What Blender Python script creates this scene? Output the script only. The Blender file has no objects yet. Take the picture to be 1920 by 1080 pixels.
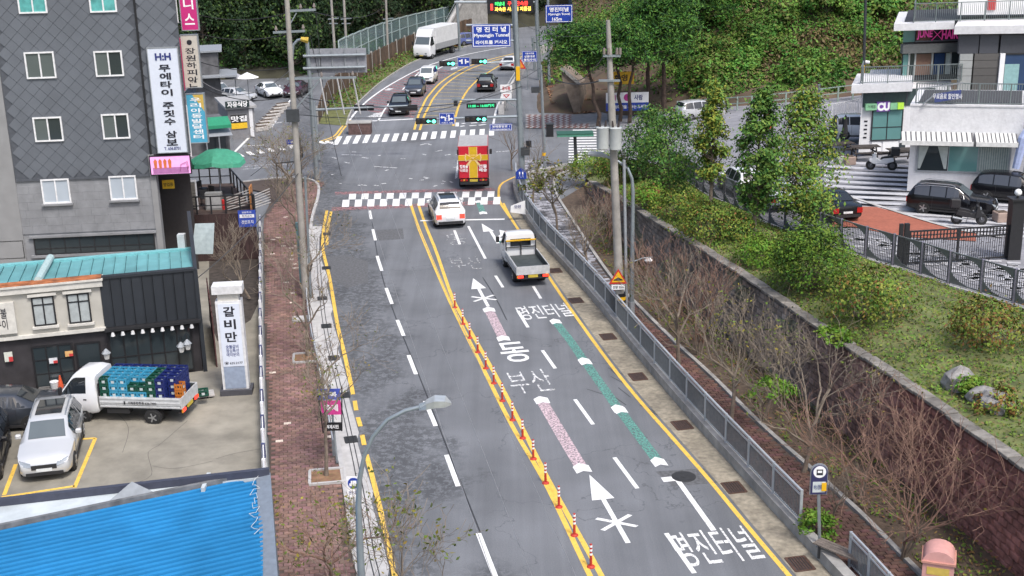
import bpy,bmesh,math,random
from mathutils import Vector,Matrix,Euler,noise
import numpy as np
random.seed(7);RAD = math.radians;PI = math.pi
sc = bpy.context.scene;COL = sc.collection

# ------------------------------------------------------------ camera, sky, sun, exposure
FPX,PITCH,ROLL,CZ = 2352.0,RAD(17.3),RAD(-1.36),19.0      # focal length in px of a 1920 px wide picture
cam_d = bpy.data.cameras.new('camera');cam = bpy.data.objects.new('camera',cam_d);COL.objects.link(cam)
cam_d.sensor_width = 36;cam_d.lens = 36 * FPX / 1920;cam_d.clip_end = 2000;cam_d.clip_start = .5
_r0,_u0,_f = Vector((1,0,0)),Vector((0,math.sin(PITCH),math.cos(PITCH))),Vector((0,math.cos(PITCH),-math.sin(PITCH)))
_rt = math.cos(ROLL) * _r0 + math.sin(ROLL) * _u0;_up = math.cos(ROLL) * _u0 - math.sin(ROLL) * _r0
mw = Matrix((_rt,_up,-_f)).transposed().to_4x4();mw.translation = (0,0,CZ);cam.matrix_world = mw
sc.camera = cam
world = bpy.data.worlds.new('World');sc.world = world;world.use_nodes = True
_nt = world.node_tree;_sky = _nt.nodes.new('ShaderNodeTexSky');_sky.sky_type = 'NISHITA';_sky.sun_disc = False
SUN_EL,SUN_AZ = RAD(58),RAD(150)
_sky.sun_elevation = SUN_EL;_sky.sun_rotation = SUN_AZ;_sky.air_density = 1.0;_sky.dust_density = 4.0;_sky.ozone_density = 1.0
_bg = _nt.nodes['Background'];_nt.links.new(_sky.outputs[0],_bg.inputs[0]);_bg.inputs[1].default_value = .118
sun_d = bpy.data.lights.new('sun','SUN');sun = bpy.data.objects.new('sun',sun_d);COL.objects.link(sun)
sun_d.energy = 1.5;sun_d.angle = RAD(12);sun_d.color = (1,.985,.965)
sun.rotation_euler = Vector((math.sin(SUN_AZ) * math.cos(SUN_EL),math.cos(SUN_AZ) * math.cos(SUN_EL),math.sin(SUN_EL))).to_track_quat('Z','Y').to_euler()
sc.view_settings.view_transform = 'Standard';sc.view_settings.look = 'None'
sc.view_settings.gamma = 1;sc.view_settings.use_curve_mapping = False;sc.view_settings.exposure = .90

# ------------------------------------------------------------ measuring the place
def ray(px,py): return _f + _rt * ((px - 960) / FPX) + _up * ((540 - py) / FPX)
def G(px,py,z=0.0):
    d = ray(px,py);t = (z - CZ) / d.z;return Vector((d.x * t,d.y * t,z))
def V2(p): return Vector((p[0],p[1],0))
class Wall:
    """a vertical plane through two ground points; frame x along it (left to right from the street), y up, z out towards the camera"""
    def __init__(s,p0,p1):
        s.o = V2(p0);s.u = (V2(p1) - s.o).normalized();s.n = s.u.cross(Vector((0,0,1)))   # n points to camera side
        s.len = (V2(p1) - s.o).length
        s.rot = math.atan2(s.u.y,s.u.x)
        s.m = Matrix(((s.u.x,0,s.n.x,s.o.x),(s.u.y,0,s.n.y,s.o.y),(0,1,0,0),(0,0,0,1)))
    def at(s,px,py,off=0.0):
        d = ray(px,py);o = s.o + s.n * off;t = ((o - Vector((0,0,CZ))).dot(s.n)) / d.dot(s.n)
        p = Vector((0,0,CZ)) + d * t;return ((p - s.o).dot(s.u),p.z)
    def pt(s,a,z,off=0): return s.o + s.u * a + Vector((0,0,z)) + s.n * off

# ------------------------------------------------------------ materials
MATS = {}
def node_mat(name):
    m = bpy.data.materials.new(name);m.use_nodes = True;nt = m.node_tree
    return m,nt,nt.nodes['Principled BSDF']
def mat(name,col,rough=.6,metal=0.0,var=.12,scale=6.0,bump=0.0,bscale=40.0,emit=0.0,alpha=None,spec=.5,rnd=0.0,tint=False,dirt=0.0,coat=0.0,hue=0.0):
    if name in MATS: return MATS[name]
    m,nt,b = node_mat(name);N,L = nt.nodes,nt.links
    g = N.new('ShaderNodeNewGeometry')
    b.inputs['Roughness'].default_value = rough;b.inputs['Metallic'].default_value = metal
    b.inputs['Specular IOR Level'].default_value = spec
    if coat: b.inputs['Coat Weight'].default_value = coat;b.inputs['Coat Roughness'].default_value = .05
    n1 = N.new('ShaderNodeTexNoise');n1.inputs['Scale'].default_value = scale;n1.inputs['Detail'].default_value = 4
    L.new(g.outputs['Position'],n1.inputs['Vector'])
    mr = N.new('ShaderNodeMapRange');mr.inputs[1].default_value = .3;mr.inputs[2].default_value = .7
    mr.inputs[3].default_value = 1 - var;mr.inputs[4].default_value = 1 + var;L.new(n1.outputs[0],mr.inputs[0])
    val = mr.outputs[0]
    def mul(a,bb):
        q = N.new('ShaderNodeMath');q.operation = 'MULTIPLY';L.new(a,q.inputs[0]);L.new(bb,q.inputs[1]);return q.outputs[0]
    if rnd:
        oi = N.new('ShaderNodeObjectInfo');r = N.new('ShaderNodeMapRange');r.inputs[3].default_value = 1 - rnd;r.inputs[4].default_value = 1 + rnd
        L.new(oi.outputs['Random'],r.inputs[0]);val = mul(val,r.outputs[0])
    if dirt:
        n2 = N.new('ShaderNodeTexNoise');n2.inputs['Scale'].default_value = scale * .23;n2.inputs['Detail'].default_value = 8;n2.inputs['Roughness'].default_value = .7
        L.new(g.outputs['Position'],n2.inputs['Vector'])
        r = N.new('ShaderNodeMapRange');r.inputs[1].default_value = .38;r.inputs[2].default_value = .6;r.inputs[3].default_value = 1 - dirt;r.inputs[4].default_value = 1
        L.new(n2.outputs[0],r.inputs[0]);val = mul(val,r.outputs[0])
    mx = N.new('ShaderNodeVectorMath');mx.operation = 'SCALE';mx.inputs[0].default_value = col[:3];L.new(val,mx.inputs['Scale'])
    out = mx.outputs[0]
    if tint:
        at = N.new('ShaderNodeAttribute');at.attribute_name = 'tint'
        m2 = N.new('ShaderNodeVectorMath');m2.operation = 'MULTIPLY';L.new(out,m2.inputs[0]);L.new(at.outputs['Color'],m2.inputs[1]);out = m2.outputs[0]
    if hue:
        hs = N.new('ShaderNodeHueSaturation');oi = N.new('ShaderNodeTexNoise');oi.inputs['Scale'].default_value = scale * 2.7
        L.new(g.outputs['Position'],oi.inputs['Vector'])
        r = N.new('ShaderNodeMapRange');r.inputs[1].default_value = .3;r.inputs[2].default_value = .7;r.inputs[3].default_value = .5 - hue;r.inputs[4].default_value = .5 + hue
        L.new(oi.outputs[0],r.inputs[0]);L.new(r.outputs[0],hs.inputs['Hue']);L.new(out,hs.inputs['Color']);out = hs.outputs[0]
    L.new(out,b.inputs['Base Color'])
    if bump:
        n3 = N.new('ShaderNodeTexNoise');n3.inputs['Scale'].default_value = bscale;n3.inputs['Detail'].default_value = 3
        L.new(g.outputs['Position'],n3.inputs['Vector'])
        bp = N.new('ShaderNodeBump');bp.inputs['Strength'].default_value = bump;bp.inputs['Distance'].default_value = .02
        L.new(n3.outputs[0],bp.inputs['Height']);L.new(bp.outputs[0],b.inputs['Normal'])
    if emit:
        b.inputs['Emission Color'].default_value = (*col[:3],1);b.inputs['Emission Strength'].default_value = emit
    if alpha is not None: b.inputs['Alpha'].default_value = alpha
    MATS[name] = m;return m
def glass(name,col,rough=.08): return mat(name,col,rough,0,.05,1.0,spec=.8)
def leafmat(name,col,var=.35,hue=.03,rnd=.15,scale=1.2):
    m = mat(name,col,.55,0,var,scale,rnd=rnd,hue=hue,spec=.12)
    return m
def paint(name,col,wear=.5,scale=9.0):
    """road paint worn away in places down to the asphalt (alpha from noise)"""
    if name in MATS: return MATS[name]
    m = mat(name,col,.7,0,.1,3.0);nt = m.node_tree;N,L = nt.nodes,nt.links;b = N['Principled BSDF']
    g = N.new('ShaderNodeNewGeometry');n = N.new('ShaderNodeTexNoise');n.inputs['Scale'].default_value = scale;n.inputs['Detail'].default_value = 8;n.inputs['Roughness'].default_value = .75
    L.new(g.outputs['Position'],n.inputs['Vector'])
    r = N.new('ShaderNodeMapRange');c = .3 + .28 * wear;r.inputs[1].default_value = c - .05;r.inputs[2].default_value = c + .05
    L.new(n.outputs[0],r.inputs[0]);L.new(r.outputs[0],b.inputs['Alpha']);return m

# ------------------------------------------------------------ mesh building
class MB:
    def __init__(s): s.v = [];s.f = [];s.m = [];s.t = []
    def add(s,vs,fs,mi=0,tint=None):
        o = len(s.v);s.v += [tuple(p) for p in vs]
        for f in fs: s.f.append(tuple(i + o for i in f));s.m.append(mi);s.t.append(tint)
        return s
    def quad(s,a,b,c,d,mi=0): return s.add([a,b,c,d],[(0,1,2,3)],mi)
    def poly(s,pts,mi=0): return s.add(pts,[tuple(range(len(pts)))],mi)
    def box(s,x0,x1,y0,y1,z0,z1,mi=0,M=None,tint=None):
        vs = [Vector((x,y,z)) for z in (z0,z1) for y in (y0,y1) for x in (x0,x1)]
        if M is not None: vs = [M @ p for p in vs]
        return s.add(vs,[(0,2,3,1),(4,5,7,6),(0,1,5,4),(2,6,7,3),(0,4,6,2),(1,3,7,5)],mi,tint)
    def bar(s,a,b,w,h=None,mi=0,up=Vector((0,0,1))):
        a,b = Vector(a),Vector(b);h = h or w;d = (b - a)
        if d.length < 1e-6: return s
        d.normalize();sd = d.cross(up)
        if sd.length < 1e-4: sd = d.cross(Vector((0,1,0)))
        sd.normalize();u = sd.cross(d)
        vs = [p + sd * (w / 2 * i) + u * (h / 2 * j) for p in (a,b) for i,j in ((-1,-1),(1,-1),(1,1),(-1,1))]
        return s.add(vs,[(0,3,2,1),(4,5,6,7),(0,1,5,4),(1,2,6,5),(2,3,7,6),(3,0,4,7)],mi)
    def tube(s,pts,r,n=8,mi=0,caps=True):
        pts = [Vector(p) for p in pts];rs = r if isinstance(r,(list,tuple)) else [r] * len(pts)
        vs,fs = [],[];ref = None
        for i,p in enumerate(pts):
            d = (pts[min(i + 1,len(pts) - 1)] - pts[max(i - 1,0)]);d = d.normalized() if d.length > 1e-9 else Vector((0,0,1))
            if ref is None: ref = Vector((1,0,0)) if abs(d.x) < .8 else Vector((0,1,0))
            a = (ref - d * ref.dot(d)).normalized();ref = a;b = d.cross(a)
            vs += [p + (a * math.cos(2 * PI * k / n) + b * math.sin(2 * PI * k / n)) * rs[i] for k in range(n)]
        for i in range(len(pts) - 1):
            for k in range(n): fs.append((i * n + k,i * n + (k + 1) % n,(i + 1) * n + (k + 1) % n,(i + 1) * n + k))
        if caps: fs.append(tuple(range(n - 1,-1,-1)));fs.append(tuple((len(pts) - 1) * n + k for k in range(n)))
        return s.add(vs,fs,mi)
    def cyl(s,a,b,r,n=16,mi=0,r2=None): return s.tube([a,b],[r,r if r2 is None else r2],n,mi)
    def prism(s,prof,d0,d1,axis='y',mi=0,M=None):
        """profile [(a,b)] extruded; axis y: a->x b->z; axis x: a->y b->z; axis z: a->x b->y"""
        n = len(prof)
        def P(a,b,d): return Vector((a,d,b)) if axis == 'y' else Vector((d,a,b)) if axis == 'x' else Vector((a,b,d))
        vs = [P(a,b,d) for d in (d0,d1) for a,b in prof]
        if M is not None: vs = [M @ p for p in vs]
        fs = [tuple(range(n)),tuple(range(2 * n - 1,n - 1,-1))] + [(i,i + n,(i + 1) % n + n,(i + 1) % n) for i in range(n)]
        return s.add(vs,fs,mi)
    def build(s,name,mats=None,parent=None,smooth=False,loc=None,bevel=0.0,sub=0):
        me = bpy.data.meshes.new(name);me.from_pydata(s.v,[],s.f)
        mats = mats if isinstance(mats,(list,tuple)) else [mats]
        for q in mats: me.materials.append(q)
        if len(mats) > 1: me.polygons.foreach_set('material_index',s.m)
        if any(t is not None for t in s.t):
            ca = me.color_attributes.new('tint','FLOAT_COLOR','CORNER');i = 0;data = []
            for f,t in zip(s.f,s.t):
                t = t or (1,1,1);t = (t,t,t) if isinstance(t,(int,float)) else t
                data += [t[0],t[1],t[2],1] * len(f)
            ca.data.foreach_set('color',data)
        bm = bmesh.new();bm.from_mesh(me);bmesh.ops.recalc_face_normals(bm,faces=bm.faces)
        if bevel: bmesh.ops.bevel(bm,geom=bm.edges[:],offset=bevel,segments=1,affect='EDGES',clamp_overlap=True)
        bm.to_mesh(me);bm.free()
        if smooth: me.polygons.foreach_set('use_smooth',[True] * len(me.polygons));me.set_sharp_from_angle(angle=RAD(40))
        me.update();o = bpy.data.objects.new(name,me);COL.objects.link(o)
        if loc is not None: o.location = loc
        if parent is not None: o.parent = parent
        if sub: sm = o.modifiers.new('sub','SUBSURF');sm.levels = sub;sm.render_levels = sub
        return o
def tag(o,label=None,cat=None,group=None,kind=None):
    if label: o['label'] = label
    if cat: o['category'] = cat
    if group: o['group'] = group
    if kind: o['kind'] = kind
    return o
def thing(name,label,cat,loc=(0,0,0),rot=0.0,group=None):
    o = bpy.data.objects.new(name,None);COL.objects.link(o);o.location = loc;o.rotation_euler = (0,0,rot);o.empty_display_size = .2
    return tag(o,label,cat,group)
KIDS = {}
def kids(o): return [c for c in COL.objects if c.parent is o]
def dup(root,loc,rot,label,group=None,scale=None,ch=None):
    """copy of a thing with copies of its parts and sub-parts (mesh data shared)"""
    def rec(o,par):
        c = o.copy();COL.objects.link(c)
        if par is not None: c.parent = par
        for k in o.children: rec(k,c)
        return c
    r = rec(root,None);r.location = loc;r.rotation_euler = (0,0,rot);r['label'] = label
    if scale: r.scale = (scale,) * 3
    if group: r['group'] = group
    return r
def inst(name,me,loc,rot=(0,0,0),scale=1,parent=None):
    o = bpy.data.objects.new(name,me);COL.objects.link(o);o.location = loc;o.rotation_euler = rot
    o.scale = (scale,) * 3 if isinstance(scale,(int,float)) else scale
    if parent is not None: o.parent = parent
    return o
# ------------------------------------------------------------ lettering
_tc = {}
def text_mesh(body,bold=.012,depth=0.0):
    k = (body,bold,depth)
    if k in _tc: return _tc[k]
    cu = bpy.data.curves.new('lettering','FONT');cu.body = body;cu.size = 1;cu.align_x = 'CENTER';cu.align_y = 'CENTER';cu.offset = bold;cu.extrude = depth;cu.resolution_u = 3
    cu.space_line = 1.0
    o = bpy.data.objects.new('lettering',cu);COL.objects.link(o)
    dg = bpy.context.evaluated_depsgraph_get();me = bpy.data.meshes.new_from_object(o.evaluated_get(dg))
    COL.objects.unlink(o);bpy.data.objects.remove(o);bpy.data.curves.remove(cu)
    vs = np.empty(len(me.vertices) * 3);me.vertices.foreach_get('co',vs);vs = vs.reshape(-1,3)
    if len(vs):
        c = (vs.max(0) + vs.min(0)) / 2;c[2] = 0;sz = np.maximum(vs.max(0) - vs.min(0),1e-6)
        vs = (vs - c);vs[:,0] /= sz[0];vs[:,1] /= sz[1];me.vertices.foreach_set('co',vs.ravel())
        asp = sz[0] / sz[1]
    else: asp = 1
    _tc[k] = (me,asp);return _tc[k]
def lettering(body,M,cx,cy,h,w=None,off=.02,material=None,parent=None,bold=.012,name='lettering',pm=None):
    """flat letters centred at (cx,cy) of frame M (x right, y up, z out); width from the font unless given"""
    me,asp = text_mesh(body,bold);me = me.copy();me.materials.clear();me.materials.append(material);me.name = 'lettering'
    w = w or h * asp
    T = M @ Matrix.Translation((cx,cy,off)) @ Matrix.Diagonal((w,h,1,1))
    me.transform(T if pm is None else pm.inverted() @ T);o = bpy.data.objects.new(name,me);COL.objects.link(o)
    if parent is not None: o.parent = parent
    return o
def locm(o): return Matrix.Translation(o.location) @ o.rotation_euler.to_matrix().to_4x4()
def spline(pts,n):
    """resample a polyline through smooth Catmull-Rom, n points evenly along it"""
    P = [Vector(p) for p in pts];Q = []
    for i in range(len(P) - 1):
        p0,p1,p2,p3 = P[max(i - 1,0)],P[i],P[i + 1],P[min(i + 2,len(P) - 1)]
        for k in range(12):
            t = k / 12;Q.append(.5 * ((2 * p1) + (p2 - p0) * t + (2 * p0 - 5 * p1 + 4 * p2 - p3) * t * t + (3 * p1 - p0 - 3 * p2 + p3) * t ** 3))
    Q.append(P[-1]);L = [0]
    for a,b in zip(Q,Q[1:]): L.append(L[-1] + (b - a).length)
    out = [];j = 0
    for i in range(n):
        d = L[-1] * i / (n - 1)
        while j < len(L) - 2 and L[j + 1] < d: j += 1
        t = (d - L[j]) / max(L[j + 1] - L[j],1e-9);out.append(Q[j].lerp(Q[j + 1],t))
    return out
def GL(pts,z=0): return [G(x,y,z) for x,y in pts]
def side(line,d):
    """offset a ground polyline sideways (positive = to the right walking along it)"""
    out = []
    for i,p in enumerate(line):
        t = (line[min(i + 1,len(line) - 1)] - line[max(i - 1,0)]);t.z = 0;t.normalize()
        out.append(p + Vector((t.y,-t.x,0)) * d)
    return out
def strip(mb,A,B,z=None,mi=0):
    o = len(mb.v)
    for a,b in zip(A,B):
        mb.v.append((a[0],a[1],a[2] if z is None else z));mb.v.append((b[0],b[1],b[2] if z is None else z))
    for i in range(len(A) - 1):
        mb.f.append((o + 2 * i,o + 2 * i + 1,o + 2 * i + 3,o + 2 * i + 2));mb.m.append(mi);mb.t.append(None)
    return mb
def along(line,s):
    L = 0
    for a,b in zip(line,line[1:]):
        d = (b - a).length
        if L + d >= s: return a.lerp(b,(s - L) / d),(b - a).normalized()
        L += d
    return line[-1].copy(),(line[-1] - line[-2]).normalized()
def plen(line): return sum((b - a).length for a,b in zip(line,line[1:]))
# ============================================================ SETTING: ground, roads, pavements
def asphalt_mat():
    m,nt,b = node_mat('asphalt');N,L = nt.nodes,nt.links
    g = N.new('ShaderNodeNewGeometry')
    def noise(sc_,det=4,rough=.6,vec=None):
        n = N.new('ShaderNodeTexNoise');n.inputs['Scale'].default_value = sc_;n.inputs['Detail'].default_value = det;n.inputs['Roughness'].default_value = rough
        L.new(vec or g.outputs['Position'],n.inputs['Vector']);return n.outputs[0]
    def mr(x,a,b_,c,d):
        r = N.new('ShaderNodeMapRange');r.inputs[1].default_value = a;r.inputs[2].default_value = b_;r.inputs[3].default_value = c;r.inputs[4].default_value = d;L.new(x,r.inputs[0]);return r.outputs[0]
    def mm(op,x,y):
        q = N.new('ShaderNodeMath');q.operation = op
        for i,w in enumerate((x,y)):
            if isinstance(w,(int,float)): q.inputs[i].default_value = w
            else: L.new(w,q.inputs[i])
        return q.outputs[0]
    v = mr(noise(.22,3),.35,.65,.86,1.12)
    # long streaks along the driving direction
    mp = N.new('ShaderNodeMapping');mp.inputs['Rotation'].default_value = (0,0,RAD(-11.5));mp.inputs['Scale'].default_value = (1.4,.035,1);L.new(g.outputs['Position'],mp.inputs[0])
    v = mm('MULTIPLY',v,mr(noise(1,4,.6,mp.outputs[0]),.35,.65,.88,1.1))
    v = mm('MULTIPLY',v,mr(noise(28,3,.7),.3,.7,.8,1.2))
    sp = mr(noise(55,2,.5),.62,.7,1,1.25);v = mm('MULTIPLY',v,sp)
    # worn dark patches of the kerbside lane (stripped surface dressing)
    sx = N.new('ShaderNodeSeparateXYZ');L.new(mp2 := N.new('ShaderNodeMapping').outputs[0],sx.inputs[0])
    mp2n = mp2.node;mp2n.inputs['Rotation'].default_value = (0,0,RAD(-11.5));L.new(g.outputs['Position'],mp2n.inputs[0])
    wig = mr(noise(.6,4),.3,.7,-1.1,1.1)
    d = mm('ABSOLUTE',mm('ADD',mm('SUBTRACT',sx.outputs[0],LANE_DARK),wig),0);lane = mr(d,1.0,2.2,1,0)
    # d only near the left lane; broken up by coarse-fine noise
    blot = mr(noise(3.2,8,.8),.45,.51,0,1);dark = mm('MULTIPLY',lane,blot)
    big = mr(noise(.16,2),.36,.48,0,1);dark = mm('MULTIPLY',dark,big)
    v = mm('MULTIPLY',v,mr(dark,0,1,1,.55))
    # fine cracks
    vo = N.new('ShaderNodeTexVoronoi');vo.feature = 'DISTANCE_TO_EDGE';vo.inputs['Scale'].default_value = .16
    wv = N.new('ShaderNodeVectorMath');wv.operation = 'ADD';L.new(g.outputs['Position'],wv.inputs[0])
    nn = N.new('ShaderNodeTexNoise');nn.inputs['Scale'].default_value = .7;nn.inputs['Detail'].default_value = 6;L.new(g.outputs['Position'],nn.inputs[0])
    ss = N.new('ShaderNodeVectorMath');ss.operation = 'SCALE';ss.inputs['Scale'].default_value = 3.0;L.new(nn.outputs['Color'],ss.inputs[0]);L.new(ss.outputs[0],wv.inputs[1]);L.new(wv.outputs[0],vo.inputs['Vector'])
    crack = mr(vo.outputs[0],.0,.005,.62,1);cm = mr(noise(.07,2),.46,.52,1,0);crack = mm('MAXIMUM',crack,cm)
    v = mm('MULTIPLY',v,crack)
    mx = N.new('ShaderNodeVectorMath');mx.operation = 'SCALE';mx.inputs[0].default_value = (.150,.157,.169);L.new(v,mx.inputs['Scale']);L.new(mx.outputs[0],b.inputs['Base Color'])
    b.inputs['Roughness'].default_value = .8;b.inputs['Specular IOR Level'].default_value = .35
    bp = N.new('ShaderNodeBump');bp.inputs['Strength'].default_value = .25;bp.inputs['Distance'].default_value = .02;L.new(noise(60,2),bp.inputs['Height']);L.new(bp.outputs[0],b.inputs['Normal'])
    return m
_q = G(660,700);_c,_s = math.cos(RAD(-11.5)),math.sin(RAD(-11.5))
LANE_DARK = _c * _q.x - _s * _q.y + 1.1
ASPH = asphalt_mat()
CONC = mat('concrete',(.36,.35,.33),.85,var=.14,scale=3,bump=.2,dirt=.3)
CONC_L = mat('pale_concrete',(.46,.45,.44),.85,var=.1,scale=3,bump=.15,dirt=.2)
GUTTER = mat('gutter_concrete',(.33,.29,.22),.9,var=.25,scale=5,bump=.3,dirt=.35)
LOTC = mat('lot_concrete',(.27,.25,.205),.9,var=.16,scale=1.1,bump=.4,bscale=14,dirt=.3)
SOIL = mat('soil',(.085,.06,.042),.95,var=.35,scale=4,bump=.6,bscale=12)
GRASSY = mat('grassy_soil',(.12,.13,.045),.95,var=.45,scale=1.6,bump=.6,bscale=9,hue=.04)
LEAFLIT = mat('leaf_litter',(.20,.115,.065),.95,var=.4,scale=3,bump=.6,bscale=10,hue=.02)
WHITE_P = paint('white_road_paint',(.74,.74,.73),.28)
WHITE_W = paint('worn_white_road_paint',(.68,.68,.68),.62,6)
WHITE_W2 = paint('faded_white_road_paint',(.5,.5,.5),.8,5)
YEL_P = paint('yellow_road_paint',(.72,.46,.08),.28)
RED_P = paint('red_road_paint',(.30,.15,.155),.66,4)
PINK_P = paint('pink_lane_paint',(.55,.42,.45),.6,12)
GRN_P = paint('green_lane_paint',(.11,.29,.245),.6,12)
BRICK_M = mat('red_paver',(.225,.132,.112),.9,var=.2,scale=5,bump=.3,tint=True,dirt=.3)
BRICKD_M = mat('dark_red_paver',(.12,.062,.05),.9,var=.25,scale=4,bump=.3,tint=True,dirt=.3)
JOINT = mat('paver_joint',(.08,.06,.05),.95)
def struct(mb,name,m,**k): return tag(mb.build(name,m,**k),kind='structure')

# big ground sheet and the asphalt over it
struct(MB().quad((-500,-60,-.25),(500,-60,-.25),(500,900,-.25),(-500,900,-.25)),'ground',GRASSY)
struct(MB().poly([(-48,14,0),(14.5,14,0),(12,45,0),(10,75,0),(40,108,0),(60,130,0),(46,190,0),(30,260,0),(-30,260,0),(-60,150,0)]),'road',ASPH)

# ---- main lines of the road, near to far (unprojected from the photograph on the plane z = 0)
L_YEL = spline(GL([(770,1190),(740,1080),(709,938),(687,853),(658,720),(645,660),(633,610),(618,521),(608,481),(605,458),(607,429),(613,395)]),60)
L_KERB = spline(GL([(697,1190),(680,1080),(671,1044),(647,884),(613,711),(597,640),(588,573),(583,500),(583,462),(588,412),(600,366),(596,345),(570,336),(520,336),(455,343)]),90)
L_WALL = spline(GL([(522,1190),(517,1080),(512,1000),(505,850),(500,720),(497,600),(496,500),(495,440),(497,405),(506,380),(495,362),(455,358)]),90)
C_YEL = spline(GL([(1166,1190),(1106,1079),(1025,910),(960,798),(907,693),(854,587),(828,530),(802,469),(784,425),(770,382)]),60)
C_YEL2 = spline(GL([(1184,1190),(1126,1076),(1028,899),(974,791),(930,705),(872,603),(847,555),(818,472),(799,425),(784,382)]),60)
R_YEL = spline(GL([(1575,1190),(1480,1080),(1400,985),(1330,900),(1260,820),(1200,752),(1150,690),(1090,608),(1033,525),(985,450),(958,410),(938,380),(935,360),(940,345),(962,333),(984,325),(1035,311)]),90)
R_KERB = spline(GL([(1660,1190),(1560,1079),(1462,974),(1400,905),(1303,797),(1221,701),(1165,632),(1115,569),(1053,498),(1013,453),(981,406),(966,372),(962,350),(968,340),(990,331),(1030,322),(1060,315)]),90)
R_CURB = spline(GL([(1830,1190),(1712,1076),(1610,972),(1520,890),(1420,800),(1330,710),(1265,650),(1200,585),(1150,533),(1105,470),(1070,415),(1040,365),(1040,335),(1070,322)]),90)

# ---- kerbs, gutters
gl = MB();A = [L_KERB[i] for i in range(64)];Bp = []
for p in A:                                                     # gutter reaches from the kerb to just left of the yellow line
    q = min(L_YEL,key=lambda r: abs(r.y - p.y));Bp.append(Vector((max(q.x - .16,p.x + .25),p.y,0)))
strip(gl,A,Bp,.012);struct(gl,'left_gutter',CONC_L)
gr = MB();A = R_KERB[:70];Bp = []
for i,p in enumerate(A):
    q = min(R_YEL,key=lambda r: (r - p).length);d = (q - p);Bp.append(p + d * max(0,(d.length - .2) / max(d.length,.01)))
strip(gr,Bp,A,.012);struct(gr,'right_gutter',GUTTER)
def kerb(name,line,w,h,m,sgn=1,z0=-.05):
    k = MB();O = side(line,w * sgn)
    lo,hi = (line,O)
    for i in range(len(line) - 1):
        a,b,c,d = line[i],line[i + 1],O[i + 1],O[i]
        q = lambda p,z: (p.x,p.y,z)
        k.add([q(a,z0),q(b,z0),q(c,z0),q(d,z0),q(a,h),q(b,h),q(c,h),q(d,h)],[(4,5,6,7),(0,1,5,4),(2,3,7,6)] + ([(0,4,7,3)] if i == 0 else []))
    return struct(k,name,m)
kerb('left_kerb',L_KERB,.18,.15,CONC_L,-1)
kerb('right_kerb',R_KERB,.34,.38,CONC,1)
kerb('planting_kerb',R_CURB,.16,.2,CONC,1)
# ---- pavements: bed sheet + paver bricks with recessed joints
def bed(name,A,B,z,m):
    b = MB();strip(b,spline(A,60),spline(B,60),z);return struct(b,name,m)
WALKL_B = side(L_KERB,-.185)
walk_l = bed('left_pavement',L_WALL,WALKL_B,.085,JOINT)
WALKR_A = side(R_KERB,.345);WALKR_B = R_CURB
walk_r = bed('right_pavement',WALKR_A,WALKR_B,.085,JOINT)
def pavers(parent,A,B,z,m,size,tintfn,ang,ymax,name='paver',single=300,skipfn=None,rows=None):
    """brick pavers inside the strip A-B: the 300 nearest as objects, the rest joined"""
    aA = sorted(((p.y,p.x) for p in A));aB = sorted(((p.y,p.x) for p in B))
    ya = np.array([p[0] for p in aA]);xa = np.array([p[1] for p in aA]);yb = np.array([p[0] for p in aB]);xb = np.array([p[1] for p in aB])
    ca,sa = math.cos(ang),math.sin(ang);lx,ly = size;P = []
    y0 = 30.5
    for j in range(-100,int(95 / ly)):
        for i in range(-400,400):
            u = (i + .5 * (j % 2)) * lx;v = j * ly
            x = ca * u - sa * v;y = sa * u + ca * v + y0
            if y < y0 or y > ymax: continue
            l_,r_ = np.interp(y,ya,xa),np.interp(y,yb,xb)
            if x < l_ + .1 or x > r_ - .1: continue
            if skipfn and skipfn(x,y): continue
            P.append((x,y))
    P.sort(key=lambda p: p[1] + (0 if p[1] > 33 else 100))
    rnd = random.Random(3);g = .011
    def brick(mb,t,M=None):
        hx,hy = lx / 2 - g,ly / 2 - g;h = .028;c = .006
        vs = [Vector((sx * hx,sy * hy,0)) for sx,sy in ((-1,-1),(1,-1),(1,1),(-1,1))] + [Vector((sx * (hx - c),sy * (hy - c),h)) for sx,sy in ((-1,-1),(1,-1),(1,1),(-1,1))]
        if M is not None: vs = [M @ p for p in vs]
        mb.add(vs,[(4,5,6,7),(0,1,5,4),(1,2,6,5),(2,3,7,6),(3,0,4,7)],0,t)
    protos = []
    for k in range(7):
        b = MB();brick(b,tintfn(rnd,0,0));o = b.build(name,m);protos.append(o.data);bpy.data.objects.remove(o)
    for x,y in P[:single]:
        inst(name,rnd.choice(protos),(x,y,z + rnd.uniform(0,.006)),(rnd.uniform(-.01,.01),rnd.uniform(-.01,.01),ang),parent=parent)
    b = MB();R = Matrix.Rotation(ang,4,'Z')
    for x,y in P[single:]:
        brick(b,tintfn(rnd,x,y),Matrix.Translation((x,y,z + rnd.uniform(0,.006))) @ R)
    o = b.build('paver_field',m,parent);tag(o,kind='stuff');return len(P)
def tl(r,x,y):
    w = noise.noise(Vector((x * .35,y * .35,3)));t = r.uniform(.72,1.25) * (1 + .35 * w)
    if r.random() < (.10 if noise.noise(Vector((x * .3,y * .12,9))) > .22 else .006): return (3.0,4.4,4.4)
    return (t,t * r.uniform(.92,1.08),t * r.uniform(.92,1.1))
def tr(r,x,y):
    t = r.uniform(.7,1.3)
    if r.random() < .006: return (3.5,5,5)
    return (t,t * r.uniform(.9,1.1),t * r.uniform(.9,1.1))
n1 = pavers(walk_l,L_WALL[:75],WALKL_B[:75],.085,BRICK_M,(.30,.20),tl,RAD(9.5),87)
n2 = pavers(walk_r,WALKR_A[:60],WALKR_B[:60],.085,BRICKD_M,(.30,.20),tr,RAD(10),60)
print('pavers',n1,n2)
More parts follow.
